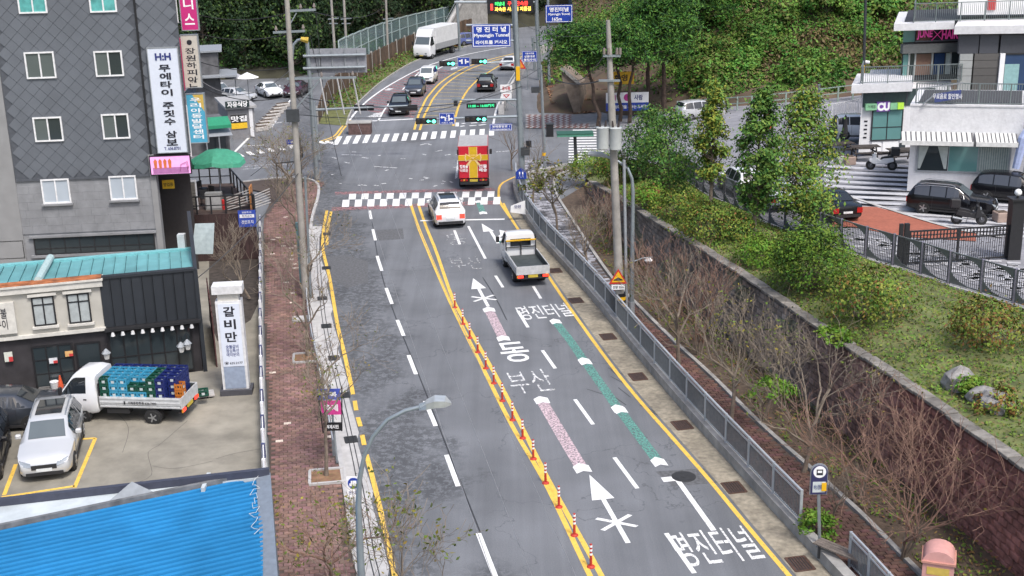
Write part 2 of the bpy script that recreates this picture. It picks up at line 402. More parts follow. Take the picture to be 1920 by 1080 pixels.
# grey cobbled part of the right pavement near the crossing
COB = mat('grey_cobble',(.23,.23,.25),.9,var=.5,scale=2.2,bump=.4,tint=True)
pavers(walk_r,WALKR_A[40:82],WALKR_B[40:82],.085,COB,(.55,.3),lambda r,x,y: r.choice([.35,.6,.9,1.1,1.5]),RAD(8),93,name='cobble',single=60,skipfn=lambda x,y: y < 60.3)

# ---- left lot, far-left yard
LOTP = [p.copy() for p in L_WALL]
lot = MB();strip(lot,[Vector((p.x - .25,p.y,0)) for p in LOTP[:68]],[Vector((-60,p.y,0)) for p in LOTP[:68]],.03);struct(lot,'parking_lot',LOTC)

# ---- painted markings
def band(line,w,m,name,a=0.0,b=None,z=.006,dashes=None):
    mb = MB();L = plen(line);b = L if b is None else b
    for s0,s1 in (dashes or [(a,b)]):
        n = max(2,int((s1 - s0) / .8) + 1);pts = [along(line,s0 + (s1 - s0) * i / (n - 1))[0] for i in range(n)]
        if n == 2: t = (pts[1] - pts[0]).normalized();off = Vector((t.y,-t.x,0)) * w / 2;A,B = [p - off for p in pts],[p + off for p in pts]
        else: A,B = side(pts,-w / 2),side(pts,w / 2)
        strip(mb,A,B,z)
    return struct(mb,name,m)
def seg(pxs,w,m,name,z=.007):
    mb = MB()
    for pl in pxs:
        pts = spline(GL(pl),max(2,len(pl) * 4)) if len(pl) > 2 else GL(pl)
        if len(pts) == 2: t = (pts[1] - pts[0]).normalized();off = Vector((t.y,-t.x,0)) * w / 2;strip(mb,[p - off for p in pts],[p + off for p in pts],z)
        else: strip(mb,side(pts,-w / 2),side(pts,w / 2),z)
    return struct(mb,name,m)
def polys(pp,m,name,z=.008):
    mb = MB()
    for pl in pp: mb.poly(GL(pl,z))
    return struct(mb,name,m)
band(C_YEL,.17,YEL_P,'yellow_centre_line');band(C_YEL2,.17,YEL_P,'yellow_centre_line')
band(R_YEL,.16,YEL_P,'yellow_edge_line')
seg([[(985,452),(956,405),(944,381)]],.15,YEL_P,'yellow_edge_line')
LL = plen(L_YEL);di = [(0,LL * .0)]
seg([[(770,1190),(740,1080),(709,938),(687,853)],[(683,835),(679,816)],[(676,800),(671,783)],[(668,770),(665,752)],[(662,740),(658,720),(645,660),(633,610),(618,521),(608,481),(605,458),(607,429),(613,395)],[(613,460),(614,430),(621,397)]],.17,YEL_P,'yellow_edge_line',.016)
seg([[(693,395),(696,411)],[(699,430),(704,451)],[(707,480),(716,508)],[(724,540),(735,570)],[(745,600),(757,630)],[(766,666),(780,702)],[(797,752),(817,799)],[(837,853),(859,912)],[(897,1000),(930,1085)]],.17,WHITE_P,'white_lane_line')
seg([[(878,424),(910,485)],[(852,432),(862,458)],[(929,517),(943,539)],[(971,583),(990,614)],[(1017,657),(1041,691)],[(1078,749),(1112,796)],[(1152,858),(1195,916)],[(1249,1000),(1302,1075)],[(1000,537),(1014,560)]],.15,WHITE_P,'white_lane_line')
seg([[(788,414),(946,411)]],.28,WHITE_P,'stop_line')
# near crossing: two staggered rows of white blocks between red bands
def lerpx(a,b,t): return (a[0] + (b[0] - a[0]) * t,a[1] + (b[1] - a[1]) * t)
xw = []
for k in range(13):
    x0 = 642 + k * 23.6;f = (x0 - 640) / 290
    for row in (0,1):
        xa = x0 + (11.5 if row == 0 else -1);ya,yb = (363.5,374) if row == 0 else (374.8,388);ya += -5.5 * f * 1.0;yb += -5 * f
        if xa > 926: continue
        xw.append([(xa,yb),(xa + 13.2,yb - .3),(xa + 14.4,ya - .3),(xa + 1.6,ya)])
polys(xw,WHITE_P,'zebra_crossing')
polys([[(622,395),(622,388.5),(938,376),(940,383)],[(628,365),(628,360),(925,352),(930,357)]],RED_P,'red_crossing_band',.005)
fx = []
for k in range(18):
    t = k / 16;xb = 624 + k * 18.3;yb = 271.5 - 15 * min(t,1.1) * 1.15;h = 15.5 - 2.5 * t;sl = 8 * (1 - t) + 0.5
    fx.append([(xb,yb),(xb + 9.5,yb - .5),(xb + 9.5 + sl,yb - h - .5),(xb + sl,yb - h)])
polys(fx[:17],WHITE_P,'zebra_crossing')
polys([[(594 + 14 * k,266 - k * .4),(600 + 14 * k,264 - k * .4),(615 + 14 * k,268 - k * .4),(608 + 14 * k,270 - k * .4)] for k in range(2)],WHITE_P,'zebra_crossing')
polys([[(441 + 19.5 * k,288 - 3.2 * k),(449 + 19.5 * k,287 - 3.2 * k),(459 + 19.5 * k,293 - 3.2 * k),(449 + 19.5 * k,294.5 - 3.2 * k)] for k in range(6)],WHITE_P,'zebra_crossing')
# far road
FY1 = GL([(777,243),(785,215),(793,198),(803,180),(830,152),(870,128),(920,111),(975,98)]);FY2 = GL([(787,244),(796,216),(805,199),(815,181),(842,153),(880,130),(928,113),(982,100)])
FY3 = GL([(850,236),(858,205),(867,185),(882,163),(906,142),(945,119),(985,104)])
FWL = GL([(655,226),(672,205),(700,180),(740,154),(790,128),(830,114),(880,101),(950,88)]);FWR = GL([(925,232),(931,205),(940,185),(958,155),(976,125),(1000,103),(1030,92)])
for l in (FY1,FY2,FY3): band(spline(l,40),.2,YEL_P,'yellow_centre_line')
for l in (FWL,FWR): band(spline(l,40),.2,WHITE_P,'white_edge_line')
seg([[(598,268),(630,258),(643,243),(657,225)],[(600,265),(625,256),(637,243),(651,225)]],.17,YEL_P,'yellow_edge_line')
a,b = spline(FY2,24),spline(FY3,24)
hm = MB()
for i in range(1,22):
    p,q = a[i],b[i];q = q + Vector((0,-.8,0));strip(hm,[p,q],[p + Vector((0,.22,0)),q + Vector((0,.22,0))],.006)
struct(hm,'hatched_area',paint('faded_yellow_paint',(.50,.38,.16),.55))
seg([[(653,229),(776,223)]],.4,WHITE_P,'stop_line');seg([[(709,227),(722,204),(738,185)],[(755,168),(765,158)],[(778,143),(790,132)],[(818,131),(833,123)]],.17,WHITE_P,'white_lane_line')
rb = MB()
a,b = spline(FWL,40),spline(FY1,40)
for i in range(4,26):
    p,q = a[i].lerp(b[i],.04),a[i].lerp(b[i],.94);p2,q2 = a[i].lerp(b[i],.04) + Vector((0,.9,0)),q + Vector((0,.9,0));strip(rb,[p,q],[p2,q2],.005)
struct(rb,'red_anti_skid_band',RED_P)
polys([[(686,219),(700,215),(699,213),(717,210),(714,217),(712,221)],[(845,131),(846,127),(858,125),(857,129)],[(720,169),(728,165),(738,166),(730,170)]],WHITE_W,'worn_lane_arrow')
seg([[(857,237),(857.5,230)],[(863,237),(871,236)],[(866,232),(872,231)],[(880,236),(893,235)],[(883,231),(895,230)],[(898,235),(911,233)],[(903,230),(911,229)]],.3,WHITE_P,'road_lettering')
# left side road
seg([[(425,300),(470,255),(505,222),(540,193),(552,180)]],.22,WHITE_P,'white_edge_line')
seg([[(455,274),(495,272)],[(500,220),(508,228)],[(503,233),(530,229)],[(507,240),(513,232),(520,222)]],.25,WHITE_W,'worn_lane_arrow')
seg([[(455,341),(520,340),(560,338),(600,340)]],.14,YEL_P,'yellow_edge_line');seg([[(450,313),(505,309),(540,308)],[(452,318),(505,313)]],.1,WHITE_W,'worn_guide_line')
# faint guide dashes in the junction
gd = []
r_ = random.Random(5)
for k in range(30):
    x,y = r_.uniform(620,900),r_.uniform(280,350);dx = r_.uniform(5,12);dy = r_.uniform(-2.5,2.5)
    gd.append([(x,y),(x + dx,y + dy)])
gd += [[(788,272),(800,269)],[(800,269),(809,272)],[(700,312),(745,315)],[(640,290),(680,291)],[(860,300),(855,335)],[(930,285),(955,283)]]
seg(gd,.16,WHITE_W,'worn_guide_line')
# right side road: slim zebra bars on the crossing, kerb lines
zs = []
for k in range(14):
    y = 236 + k * 5.0;x0 = 1066 + max(0,(5 - k)) * 2;x1 = 1182 + k * .8
    zs.append([(x0,y + 2),(x1,y + 1),(x1,y + 2.6),(x0,y + 4.2)])
polys(zs,WHITE_P,'zebra_crossing')
# arrows, pink and green guide lanes (each follows the lane)
def lane_frame(px,py,ang=None):
    p = G(px,py);i = min(range(len(C_YEL) - 1),key=lambda k: abs(C_YEL[k].y - p.y));i = max(1,i);t = (C_YEL[i + 1] - C_YEL[i - 1] if 0 < i < len(C_YEL) - 1 else C_YEL[1] - C_YEL[0]).normalized()
    return Matrix(((t.y,t.x,0,p.x),(-t.x,t.y,0,p.y),(0,0,1,0),(0,0,0,1)))
def mark(M,plys,m,name,z=.009):
    mb = MB()
    for i,pl in enumerate(plys): mb.poly([M @ Vector((x,y,z + .0015 * i)) for x,y in pl])
    return struct(mb,name,m)
ARW = [[(-.08,-2.4),(.08,-2.4),(.08,.6),(-.08,.6)],[(-.38,.6),(.38,.6),(0,2.5)]]
CRS = [[(-.62,-1.4),(-.5,-1.5),(.62,-.7),(.5,-.6)],[(-.62,-.7),(-.5,-.6),(.62,-1.4),(.5,-1.5)]]
mark(lane_frame(901,548),ARW + CRS,WHITE_P,'lane_arrow');mark(lane_frame(1140,952),ARW + CRS,WHITE_P,'lane_arrow')
mark(lane_frame(922,437),[[(-.09,-2.4),(.09,-2.4),(.09,.5),(-.09,.5)],[(-.45,.4),(.2,.4),(-.25,2.4)],[(.05,-1.6),(.7,-.5),(.6,-.2),(-.02,-1.3)],[(.4,-.9),(1.15,-.2),(.55,.6)]],WHITE_P,'lane_arrow')
mark(lane_frame(1296,936),[[(-.09,-2.2),(.09,-2.2),(.09,1.4),(-.09,1.4)],[(-.5,1.4),(.5,1.4),(.5,1.75),(-.5,1.75)]],WHITE_P,'lane_arrow')
CHV = []
def guide(pxs,w,m,name):
    l = spline(GL(pxs),16);mb = MB();strip(mb,side(l,-w / 2),side(l,w / 2),.006);struct(mb,name,m)
    for i in (0,len(l) - 1):
        t = (l[min(i + 1,15)] - l[max(i - 1,0)]).normalized();n = Vector((t.y,-t.x,0));p = l[i]
        mb = MB();c = [p - n * w * .6 + t * -.3,p + t * .25 * 0 - t * .15,p + n * w * .6 - t * .3,p + n * w * .62 + t * .25,p + t * .5,p - n * w * .62 + t * .25];mb.poly([(q.x,q.y,.010 + .0018 * (len(CHV) % 4)) for q in c]);CHV.append(1);struct(mb,'guide_chevron',WHITE_P)
guide([(1092,880),(1050,810),(1016,752)],.46,PINK_P,'pink_guide_lane');guide([(944,636),(930,608),(917,582)],.46,PINK_P,'pink_guide_lane')
guide([(1236,868),(1200,820),(1163,770)],.40,GRN_P,'green_guide_lane');guide([(1160,768),(1130,725),(1098,680)],.40,GRN_P,'green_guide_lane');guide([(1096,678),(1070,640),(1042,604)],.40,GRN_P,'green_guide_lane')
guide([(906,400),(901,388),(898,379)],.40,GRN_P,'green_guide_lane');guide([(952,470),(945,459),(940,450)],.40,GRN_P,'green_guide_lane')
# lettering on the lanes
def road_text(body,px,py,w,h,m,bold=.02):
    o = lettering(body,lane_frame(px,py),0,0,h,w,.011,m,None,bold,'road_lettering');tag(o,kind='structure');return o
road_text('동',965,660,1.25,2.5,WHITE_P,.012);road_text('부산',994,715,1.75,2.5,WHITE_W,-.006)
road_text('동',855,449,1.2,2.6,WHITE_W2,-.006);road_text('부산',874,494,1.75,2.6,WHITE_W2,-.006)
road_text('명진터널',1020,584,2.5,2.1,paint('lettering_paint',(.70,.70,.69),.42,10),.006);road_text('명진터널',1340,1024,2.5,2.1,paint('lettering_paint',(.70,.70,.69),.42,10),.006)
# iron gratings and covers
IRON = mat('cast_iron',(.10,.055,.04),.7,.3,.3,8);IRON_D = mat('dark_iron',(.05,.05,.05),.6,.4)
def grating(px,py,w,d,m,z=.014):
    p = G(px,py);M = lane_frame(px,py);g = MB()
    for s in (-1,1): g.box(s * w / 2 - .03,s * w / 2 + .03,-d / 2,d / 2,z,z + .02,0,M);g.box(-w / 2,w / 2,s * d / 2 - .03,s * d / 2 + .03,z,z + .018,0,M)
    for k in range(7): x = -w / 2 + w * (k + .5) / 7;g.box(x - .02,x + .02,-d / 2,d / 2,z,z + .016,0,M)
    g.box(-w / 2,w / 2,-d / 2,d / 2,z - .003,z + .002,1,M)
    o = g.build('drain_grating',[m,IRON_D]);tag(o,kind='structure');return o
for px,py in ((1196,707),(1279,798),(1376,915),(1500,1058),(1140,632),(1080,564),(1041,508)): grating(px,py,.6,.8,IRON)
for px,py in ((612,503),(613,439),(604,560),(612,612),(626,672),(645,742),(658,825)): grating(px,py,.42,.55,IRON_D)
pat = MB();pat.poly(GL([(1228,884),(1320,878),(1345,905),(1262,912)],.005));struct(pat,'road_patch',mat('dark_asphalt',(.105,.107,.112),.85,var=.3,scale=8,bump=.3))
mc = MB();p = G(1282,894);mc.tube([p + Vector((0,0,.006)),p + Vector((0,0,.014))],.42,24);mc.tube([p + Vector((0,0,.012)),p + Vector((0,0,.02))],.30,24);mc.tube([p + Vector((0,0,.018)),p + Vector((0,0,.026))],.1,12)
tag(mc.build('manhole_cover',IRON_D),kind='structure')
for pl in ([(610,515),(612,480),(650,478),(690,490),(690,530),(650,540)],[(700,432),(755,428),(758,448),(703,452)],[(735,262),(780,236),(800,250),(820,262),(770,268)]):
    q = MB();q.poly(GL(pl,.003));struct(q,'road_patch',MATS['dark_asphalt'])
# longitudinal joint of the resurfacing between the two left lanes, and skid lines
DKL = mat('tar_joint',(.035,.035,.037),.6)
seg([[(697,410),(712,500),(740,590),(790,715),(850,870),(905,1010)],[(905,520),(930,560),(950,600)]],.05,DKL,'tar_joint',.004)
r_ = random.Random(11)
sk = []
for k in range(13):
    x,y = r_.uniform(1090,1200),r_.uniform(600,760);sk.append([(x,y),(x + r_.uniform(20,50),y + r_.uniform(12,32))])
seg(sk,.04,DKL,'tar_joint',.0045)
for o_ in (.34,.5): band(side(L_KERB[:60],o_),.035,DKL,'gutter_joint',z=.016)
seg([[(352,790),(300,835),(278,850),(285,890),(262,905)],[(405,862),(440,852),(495,842)],[(285,875),(330,880),(400,866)],[(200,760),(240,800),(230,850)]],.016,mat('crack_grey',(.09,.085,.075),.9),'concrete_crack',.036)
mb = MB();mb.poly(GL([(392,478),(489,468),(491,555),(470,600),(408,640),(392,600)],.034));struct(mb,'yard_soil',mat('dark_yard_soil',(.05,.04,.033),.95,var=.5,scale=3,bump=.6,bscale=8))
# yellow bay lines in the lot
yl = MB()
seg([[(179,823),(140,916)],[(150,825),(179,823)],[(3,934),(140,913)],[(8,930),(30,872)],[(72,830),(60,832)]],.14,YEL_P,'bay_line',.037)
# ============================================================ TERRAIN, RETAINING WALL, BANK
def fast_quads(name,V,mats,mi=None,parent=None,smooth=False):
    """V: (N,4,3) quads -> one mesh"""
    n = len(V);me = bpy.data.meshes.new(name);me.vertices.add(n * 4);me.vertices.foreach_set('co',np.ascontiguousarray(V,dtype=np.float32).ravel())
    me.loops.add(n * 4);me.loops.foreach_set('vertex_index',np.arange(n * 4,dtype=np.int32));me.polygons.add(n)
    me.polygons.foreach_set('loop_start',np.arange(0,n * 4,4,dtype=np.int32));me.polygons.foreach_set('loop_total',np.full(n,4,dtype=np.int32))
    for q in mats: me.materials.append(q)
    if mi is not None: me.polygons.foreach_set('material_index',mi.astype(np.int32))
    me.update(calc_edges=True);me.validate();o = bpy.data.objects.new(name,me);COL.objects.link(o)
    if parent is not None: o.parent = parent
    return o
def leaves(name,P,Nrm,size,mats,parent=None,asp=.55,jit=.6,seed=0,weights=None,patch=0):
    r = np.random.RandomState(seed);n = len(P);P = np.asarray(P,float)
    Nn = np.asarray(Nrm,float) + r.normal(0,jit,(n,3));Nn /= np.linalg.norm(Nn,axis=1,keepdims=True) + 1e-9
    a = r.normal(0,1,(n,3));a -= Nn * (a * Nn).sum(1,keepdims=True);a /= np.linalg.norm(a,axis=1,keepdims=True) + 1e-9;b = np.cross(Nn,a)
    s = np.asarray(size).reshape(-1,1) * r.uniform(.65,1.3,(n,1))
    V = np.stack([P - a * s * .5,P + b * s * asp * .5 - a * s * .06,P + a * s * .5 + Nn * s * .1,P - b * s * asp * .5 - a * s * .06],1)
    mi = r.choice(len(mats),n,p=weights)
    if patch:
        for k in range(n):
            q = P[k];v = noise.noise(Vector((q[0] * patch,q[1] * patch,7))) + .5 * noise.noise(Vector((q[0] * patch * 3,q[1] * patch * 3,2)))
            if v > .28 and r.uniform() < .75: mi[k] = 2 + (r.uniform() < .6) * (len(mats) > 3)
            elif v < -.25 and r.uniform() < .6: mi[k] = 0
    return fast_quads(name,V,mats,mi,parent)

LF_BANK = [leafmat('bank_leaf_green',(.10,.165,.03)),leafmat('bank_leaf_olive',(.15,.165,.038)),leafmat('bank_leaf_tan',(.17,.115,.055)),leafmat('bank_leaf_bright',(.14,.225,.035))]
LF_HILL = [leafmat('hill_leaf_green',(.062,.155,.028),.5,.03,.15,.3),leafmat('hill_leaf_mid',(.115,.21,.036),.5,.035,.15,.35),leafmat('hill_leaf_olive',(.10,.11,.032)),leafmat('hill_leaf_dry',(.15,.11,.055))]
# retaining wall: top line with heights, from the near right to the far end
WTOP = [G(2180,1060,3.5),G(1920,868,3.5),G(1830,806,3.5),G(1700,716,3.5),G(1540,610,3.5),G(1400,516,3.5),G(1300,452,3.4),G(1240,417,3.2),G(1190,387,2.8),G(1140,356,1.8),G(1095,332,.7)]
WTOP = spline(WTOP,90)
FENCE = spline([G(2150,655,3.0),G(2000,603,3.0),G(1864,558,3.0),G(1794,538,3.0),G(1733,517,3.0),G(1676,499,3.0),G(1626,484,3.0),G(1560,462,3.0),G(1475,432,2.8),G(1415,408,2.6),G(1369,384,2.4),G(1323,364,2.2),G(1295,345,2.0),G(1250,318,1.5),G(1190,300,.7),G(1130,292,.15)],90)
# planting strip between the pavement kerb and the wall
ps = MB();A,B = spline(side(R_CURB[:76],.15),90),WTOP
strip(ps,[Vector((p.x,p.y,.12)) for p in A],[Vector((p.x + .1,p.y,.16)) for p in B]);struct(ps,'planting_strip',SOIL)
# the bank above the wall
NB = 14;bk = MB()
for i in range(90):
    a,b = WTOP[i],FENCE[i]
    for j in range(NB):
        t = j / (NB - 1);p = a.lerp(b,t);z = p.z - .05 + .55 * math.sin(PI * min(1,t * 1.0)) * min(1,(90 - i) / 30) + .12 * noise.noise(p * .6)
        bk.v.append((p.x,p.y,z))
for i in range(89):
    for j in range(NB - 1): bk.f.append((i * NB + j,i * NB + j + 1,(i + 1) * NB + j + 1,(i + 1) * NB + j));bk.m.append(0);bk.t.append(None)
bank = struct(bk,'bank',mat('bank_soil',(.11,.125,.042),.95,var=.45,scale=1.3,bump=.7,bscale=8,hue=.03),smooth=True)
BV = np.array(bk.v).reshape(90,NB,3)
def bank_pt(fi,fj):
    i = min(int(fi),88);j = min(int(fj),NB - 2);u,w = fi - i,fj - j
    return (BV[i,j] * (1 - u) + BV[i + 1,j] * u) * (1 - w) + (BV[i,j + 1] * (1 - u) + BV[i + 1,j + 1] * u) * w
def bank_at(px,py):
    """point of the bank seen at a picture position"""
    best = None
    for i in range(90):
        for j in range(NB):
            q = Vector(BV[i,j]) - Vector((0,0,CZ));z = q.dot(_f);x,y = 960 + FPX * q.dot(_rt) / z,540 - FPX * q.dot(_up) / z
            d = (x - px) ** 2 + (y - py) ** 2
            if best is None or d < best[0]: best = (d,i,j)
    return Vector(BV[best[1],best[2]])
rs = np.random.RandomState(2);Pk = []
for k in range(62000):
    fi,fj = rs.uniform(0,80),rs.uniform(.1,NB - 1.1);p = bank_pt(fi,fj)
    nz = noise.noise(Vector(p) * .55) + .6 * noise.noise(Vector(p) * 1.9)
    if rs.uniform(-.9,.55) < nz: Pk.append(p + np.array((0,0,rs.uniform(.0,.10) + .10 * max(0,nz))))
Pk = np.array(Pk)
tag(leaves('ground_cover',Pk,np.tile((0,-.2,1),(len(Pk),1)),np.full(len(Pk),.125),LF_BANK,None,.5,.7,3,[.36,.28,.12,.24],.4),kind='stuff')
Pk = []
for k in range(9000):
    i = rs.randint(0,80);t = rs.uniform(.05,.95);p = A[i].lerp(B[i],t);p = p + (B[min(i + 1,89)] - B[i]) * rs.uniform(0,1)
    if noise.noise(Vector((p.x,p.y,0)) * .8) > rs.uniform(-.5,.5): Pk.append((p.x,p.y,.16 + rs.uniform(0,.15)))
tag(leaves('ground_cover',Pk,np.tile((0,-.2,1),(len(Pk),1)),np.full(len(Pk),.13),[LF_BANK[0],LF_BANK[1],LF_BANK[2],leafmat('dead_leaf',(.22,.12,.05))],None,.5,.7,4,[.42,.28,.16,.14]),kind='stuff')

# wall of split-face blocks
WB_M = mat('wall_block',(.27,.185,.155),.95,var=.3,scale=3.5,bump=.8,bscale=18,tint=True,dirt=.45)
WBACK = mat('wall_core',(.05,.035,.03),.95)
wall_t = thing('retaining_wall','tall retaining wall of dark reddish split-face blocks behind the right pavement trees','retaining wall',tuple(Vector((WTOP[1].x,WTOP[1].y,0))))
wl = locm(wall_t).inverted();core = MB()
for i in range(89):
    a,b = WTOP[i],WTOP[i + 1];a1,b1 = Vector((a.x + .1,a.y + .03,a.z - .08)),Vector((b.x + .1,b.y + .03,b.z - .08))
    core.quad(wl @ Vector((a1.x,a1.y,-.1)),wl @ Vector((b1.x,b1.y,-.1)),wl @ b1,wl @ a1)
core.build('wall_core',WBACK,wall_t)
rnd = random.Random(9);BL,BH,BD = .46,.25,.16;Lw = plen(WTOP);blocks = []
for c in range(14):
    z = .06 + c * BH;s = 1.0 + (BL / 2 if c % 2 else 0)
    while s < Lw - 2:
        p,t = along(WTOP,s);s += BL
        if z + BH > p.z + .04: continue
        blocks.append((p.y + (14 - c) * .15,p,math.atan2(t.y,t.x),z))
blocks.sort(key=lambda q: q[0])
def wall_block(mb,M,tint,rr):
    g = .007;hx,hz = BL / 2 - g,BH / 2 - g;c = .035
    # split face: outer (street) side is +y of the block frame (the line runs away from the camera, the street lies to its left)
    vs = []
    for y,k in ((-.05,0),(BD * .5,0),(BD,c)):
        for sx,sz in ((-1,-1),(1,-1),(1,1),(-1,1)): vs.append(M @ Vector((sx * (hx - k),y + (rr.uniform(-.03,.02) if k else 0),sz * (hz - k * .8))))
    f = [(8,9,10,11)]
    for a in (0,4):
        for k in range(4): f.append((a + k,a + (k + 1) % 4,a + 4 + (k + 1) % 4,a + 4 + k))
    mb.add(vs,f,0,tint)
def wtint(p,z,rr):
    red = max(0,min(1,(47 - p.y) / 10));g = rr.uniform(.72,1.2);w = noise.noise(Vector((p.x * .3,p.y * .3,z * .6)))
    if w > .38: return (g * .9,g * 1.3,g * 1.1)
    return (g * (1.05 + .25 * red),g * (1.3 - .45 * red),g * (1.35 - .5 * red))
prot = []
for k in range(10):
    b = MB();wall_block(b,Matrix(),wtint(Vector((k * 7,33,0)),0,rnd),rnd);o = b.build('block',WB_M);prot.append(o.data);bpy.data.objects.remove(o)
wf = MB()
for n,(_,p,an,z) in enumerate(blocks):
    M = Matrix.Translation((p.x,p.y,z + BH / 2)) @ Matrix.Rotation(an,4,'Z')
    if n < 300: q = wl @ M;inst('block',rnd.choice(prot),q.translation,(0,0,an),parent=wall_t)
    else: wall_block(wf,wl @ M,wtint(p,z,rnd),rnd)
tag(wf.build('block_field',WB_M,wall_t),kind='stuff')
COPE = mat('coping_stone',(.20,.185,.165),.95,var=.3,scale=4,bump=.6,bscale=14,rnd=.25,dirt=.3)
cb = MB();cb.box(-.31,.31,-.12,.34,0,.11);o = cb.build('coping_stone',COPE,bevel=.015);cop = o.data;bpy.data.objects.remove(o)
s = .6
while s < Lw - 4:
    p,t = along(WTOP,s);zz = math.floor((p.z - .03) / .25 + .5) * .25 + .06 * 0
    inst('coping_stone',cop,wl @ Vector((p.x,p.y,p.z - .02 + rnd.uniform(-.02,.02))),(rnd.uniform(-.02,.02),-t.z * .5,math.atan2(t.y,t.x) + rnd.uniform(-.03,.03)),parent=wall_t);s += .645

# plateau in front of the shops: striped pavement, falling towards the junction
def stripes_mat():
    m = mat('striped_pavement',(.30,.30,.32),.8,var=.12,scale=2);nt = m.node_tree;N,L = nt.nodes,nt.links;b = N['Principled BSDF']
    return m
PLAT = mat('plateau_paving',(.26,.26,.28),.85,var=.15,scale=2,bump=.15,dirt=.25);PL_W = mat('white_plateau_band',(.47,.47,.49),.8,var=.1,scale=4,dirt=.15)
FARP = spline([G(2300,330,3.0),G(2100,260,3.0),G(1900,205,3.0),G(1700,178,3.0),G(1620,178,3.0),G(1540,186,2.8),G(1420,196,2.2),G(1300,204,1.3),G(1230,210,.7),G(1150,222,.1)],90)
pm = MB();NP = 12
for i in range(90):
    for j in range(NP):
        p = FENCE[i].lerp(FARP[i],j / (NP - 1));pm.v.append((p.x,p.y,p.z - .02))
for i in range(89):
    for j in range(NP - 1): pm.f.append((i * NP + j,i * NP + j + 1,(i + 1) * NP + j + 1,(i + 1) * NP + j));pm.m.append(0);pm.t.append(None)
struct(pm,'plateau',PLAT)
mb = MB()
for k in range(15):                                              # pale bands across the yard
    y = 300 + k * 9.0 + max(0,k - 6) * .5;x0 = 1545 + max(0,k - 9) * 34;sl = .055
    x1 = 1706 if k < 6 else 1960
    pts = [(x0,y),(x1,y + sl * (x1 - x0)),(x1,y + sl * (x1 - x0) + 4.3),(x0,y + 4.3)]
    mb.poly(GL(pts,3.012))
struct(mb,'white_paving_band',PL_W)
hz = MB();r_ = random.Random(4)
for k in range(190):                                             # small pale setts of the lower walk
    u,w = r_.random(),r_.random();x = 1590 + 340 * u;y = 435 + 62 * u + 55 * w;wd = r_.uniform(10,26)
    if 470 + (x - 1600) * .28 - 8 < y: continue
    hz.poly(GL([(x,y),(x + wd,y + 1),(x + wd,y + 4.2),(x,y + 3.2)],3.008))
struct(hz,'pale_sett',PL_W)
REDP = mat('red_clay_paving',(.33,.105,.065),.9,var=.15,scale=6,bump=.2,dirt=.15)
mb = MB();mb.poly(GL([(1560,385),(1644,388),(1786,428),(1830,436),(1830,452),(1690,443),(1600,425),(1560,425)],3.016));struct(mb,'red_walk',REDP)
mb = MB();l = spline(GL([(1500,345),(1568,362),(1650,388),(1782,428),(1880,446)],3.0),16);strip(mb,side(l,-.11),side(l,.11),3.05);struct(mb,'pale_edging',CONC_L)

# hills
def hill(name,line,far,slope,m,step=2.0,zmax=46,rough=1.0):
    """terrain rising behind a foot line [(x,y,z)]"""
    P = np.array([(p[0],p[1]) for p in line] + far);xs = np.arange(P[:,0].min(),P[:,0].max() + step,step);ys = np.arange(P[:,1].min(),P[:,1].max() + step,step)
    X,Y = np.meshgrid(xs,ys,indexing='ij');ins = np.zeros(X.shape,bool);n = len(P);j = n - 1
    for i in range(n):
        c = ((P[i,1] > Y) != (P[j,1] > Y)) & (X < (P[j,0] - P[i,0]) * (Y - P[i,1]) / (P[j,1] - P[i,1] + 1e-12) + P[i,0]);ins ^= c;j = i
    D = np.full(X.shape,1e9);ZB = np.zeros(X.shape)
    for a,b in zip(line,line[1:]):
        ax,ay,bx,by = a[0],a[1],b[0],b[1];dx,dy = bx - ax,by - ay;t = np.clip(((X - ax) * dx + (Y - ay) * dy) / (dx * dx + dy * dy + 1e-9),0,1)
        d = np.hypot(X - ax - t * dx,Y - ay - t * dy);u = d < D;D[u] = d[u];ZB[u] = (a[2] + t * (b[2] - a[2]))[u]
    Z = np.where(ins,ZB + np.minimum(zmax,np.where(D < 6,D * slope * .6,6 * slope * .6 + (D - 6) * slope)),ZB - .5 - np.minimum(D,3) * .3)
    nzv = np.array([[noise.noise(Vector((x * .07,y * .07,1))) * 2.2 + noise.noise(Vector((x * .3,y * .3,5))) * .6 for y in ys] for x in xs]);Z += np.where(ins,nzv * rough * np.minimum(1,D / 8),0)
    keep = ins | (D < step * 1.6);nx,ny = X.shape;idx = np.arange(nx * ny).reshape(nx,ny);F = []
    for i in range(nx - 1):
        for j in range(ny - 1):
            if keep[i,j] and keep[i + 1,j] and keep[i,j + 1] and keep[i + 1,j + 1]: F.append((idx[i,j],idx[i + 1,j],idx[i + 1,j + 1],idx[i,j + 1]))
    me = bpy.data.meshes.new(name);me.from_pydata(np.stack([X,Y,Z],-1).reshape(-1,3).tolist(),[],[tuple(int(q) for q in f) for f in F]);me.materials.append(m)
    me.polygons.foreach_set('use_smooth',[True] * len(me.polygons));o = bpy.data.objects.new(name,me);COL.objects.link(o);tag(o,kind='structure')
    def zat(x,y):
        i = int(np.clip((x - xs[0]) / step,0,nx - 1));j = int(np.clip((y - ys[0]) / step,0,ny - 1));return float(Z[i,j]),bool(ins[i,j]),float(D[i,j])
    zat.g = (xs,ys,Z,ins,D);return o,zat
RH = [G(1075,62,0),G(1040,80,0),G(1015,110,0),G(1000,150,0),G(992,205,0),G(1000,214,0),G(1060,217,0),G(1120,212,.1),G(1230,205,.7),G(1300,200,1.3),G(1420,192,2.2),G(1540,182,2.8),G(1620,172,3.0),G(1760,168,3.0),G(2100,200,3.0),G(2500,260,3)]
HILL_R,zr = hill('right_hillside',RH,[(140,120),(140,300),(10,300)],.72,mat('hill_soil',(.085,.06,.038),.95,var=.45,scale=.5,bump=.6,bscale=3,hue=.03))
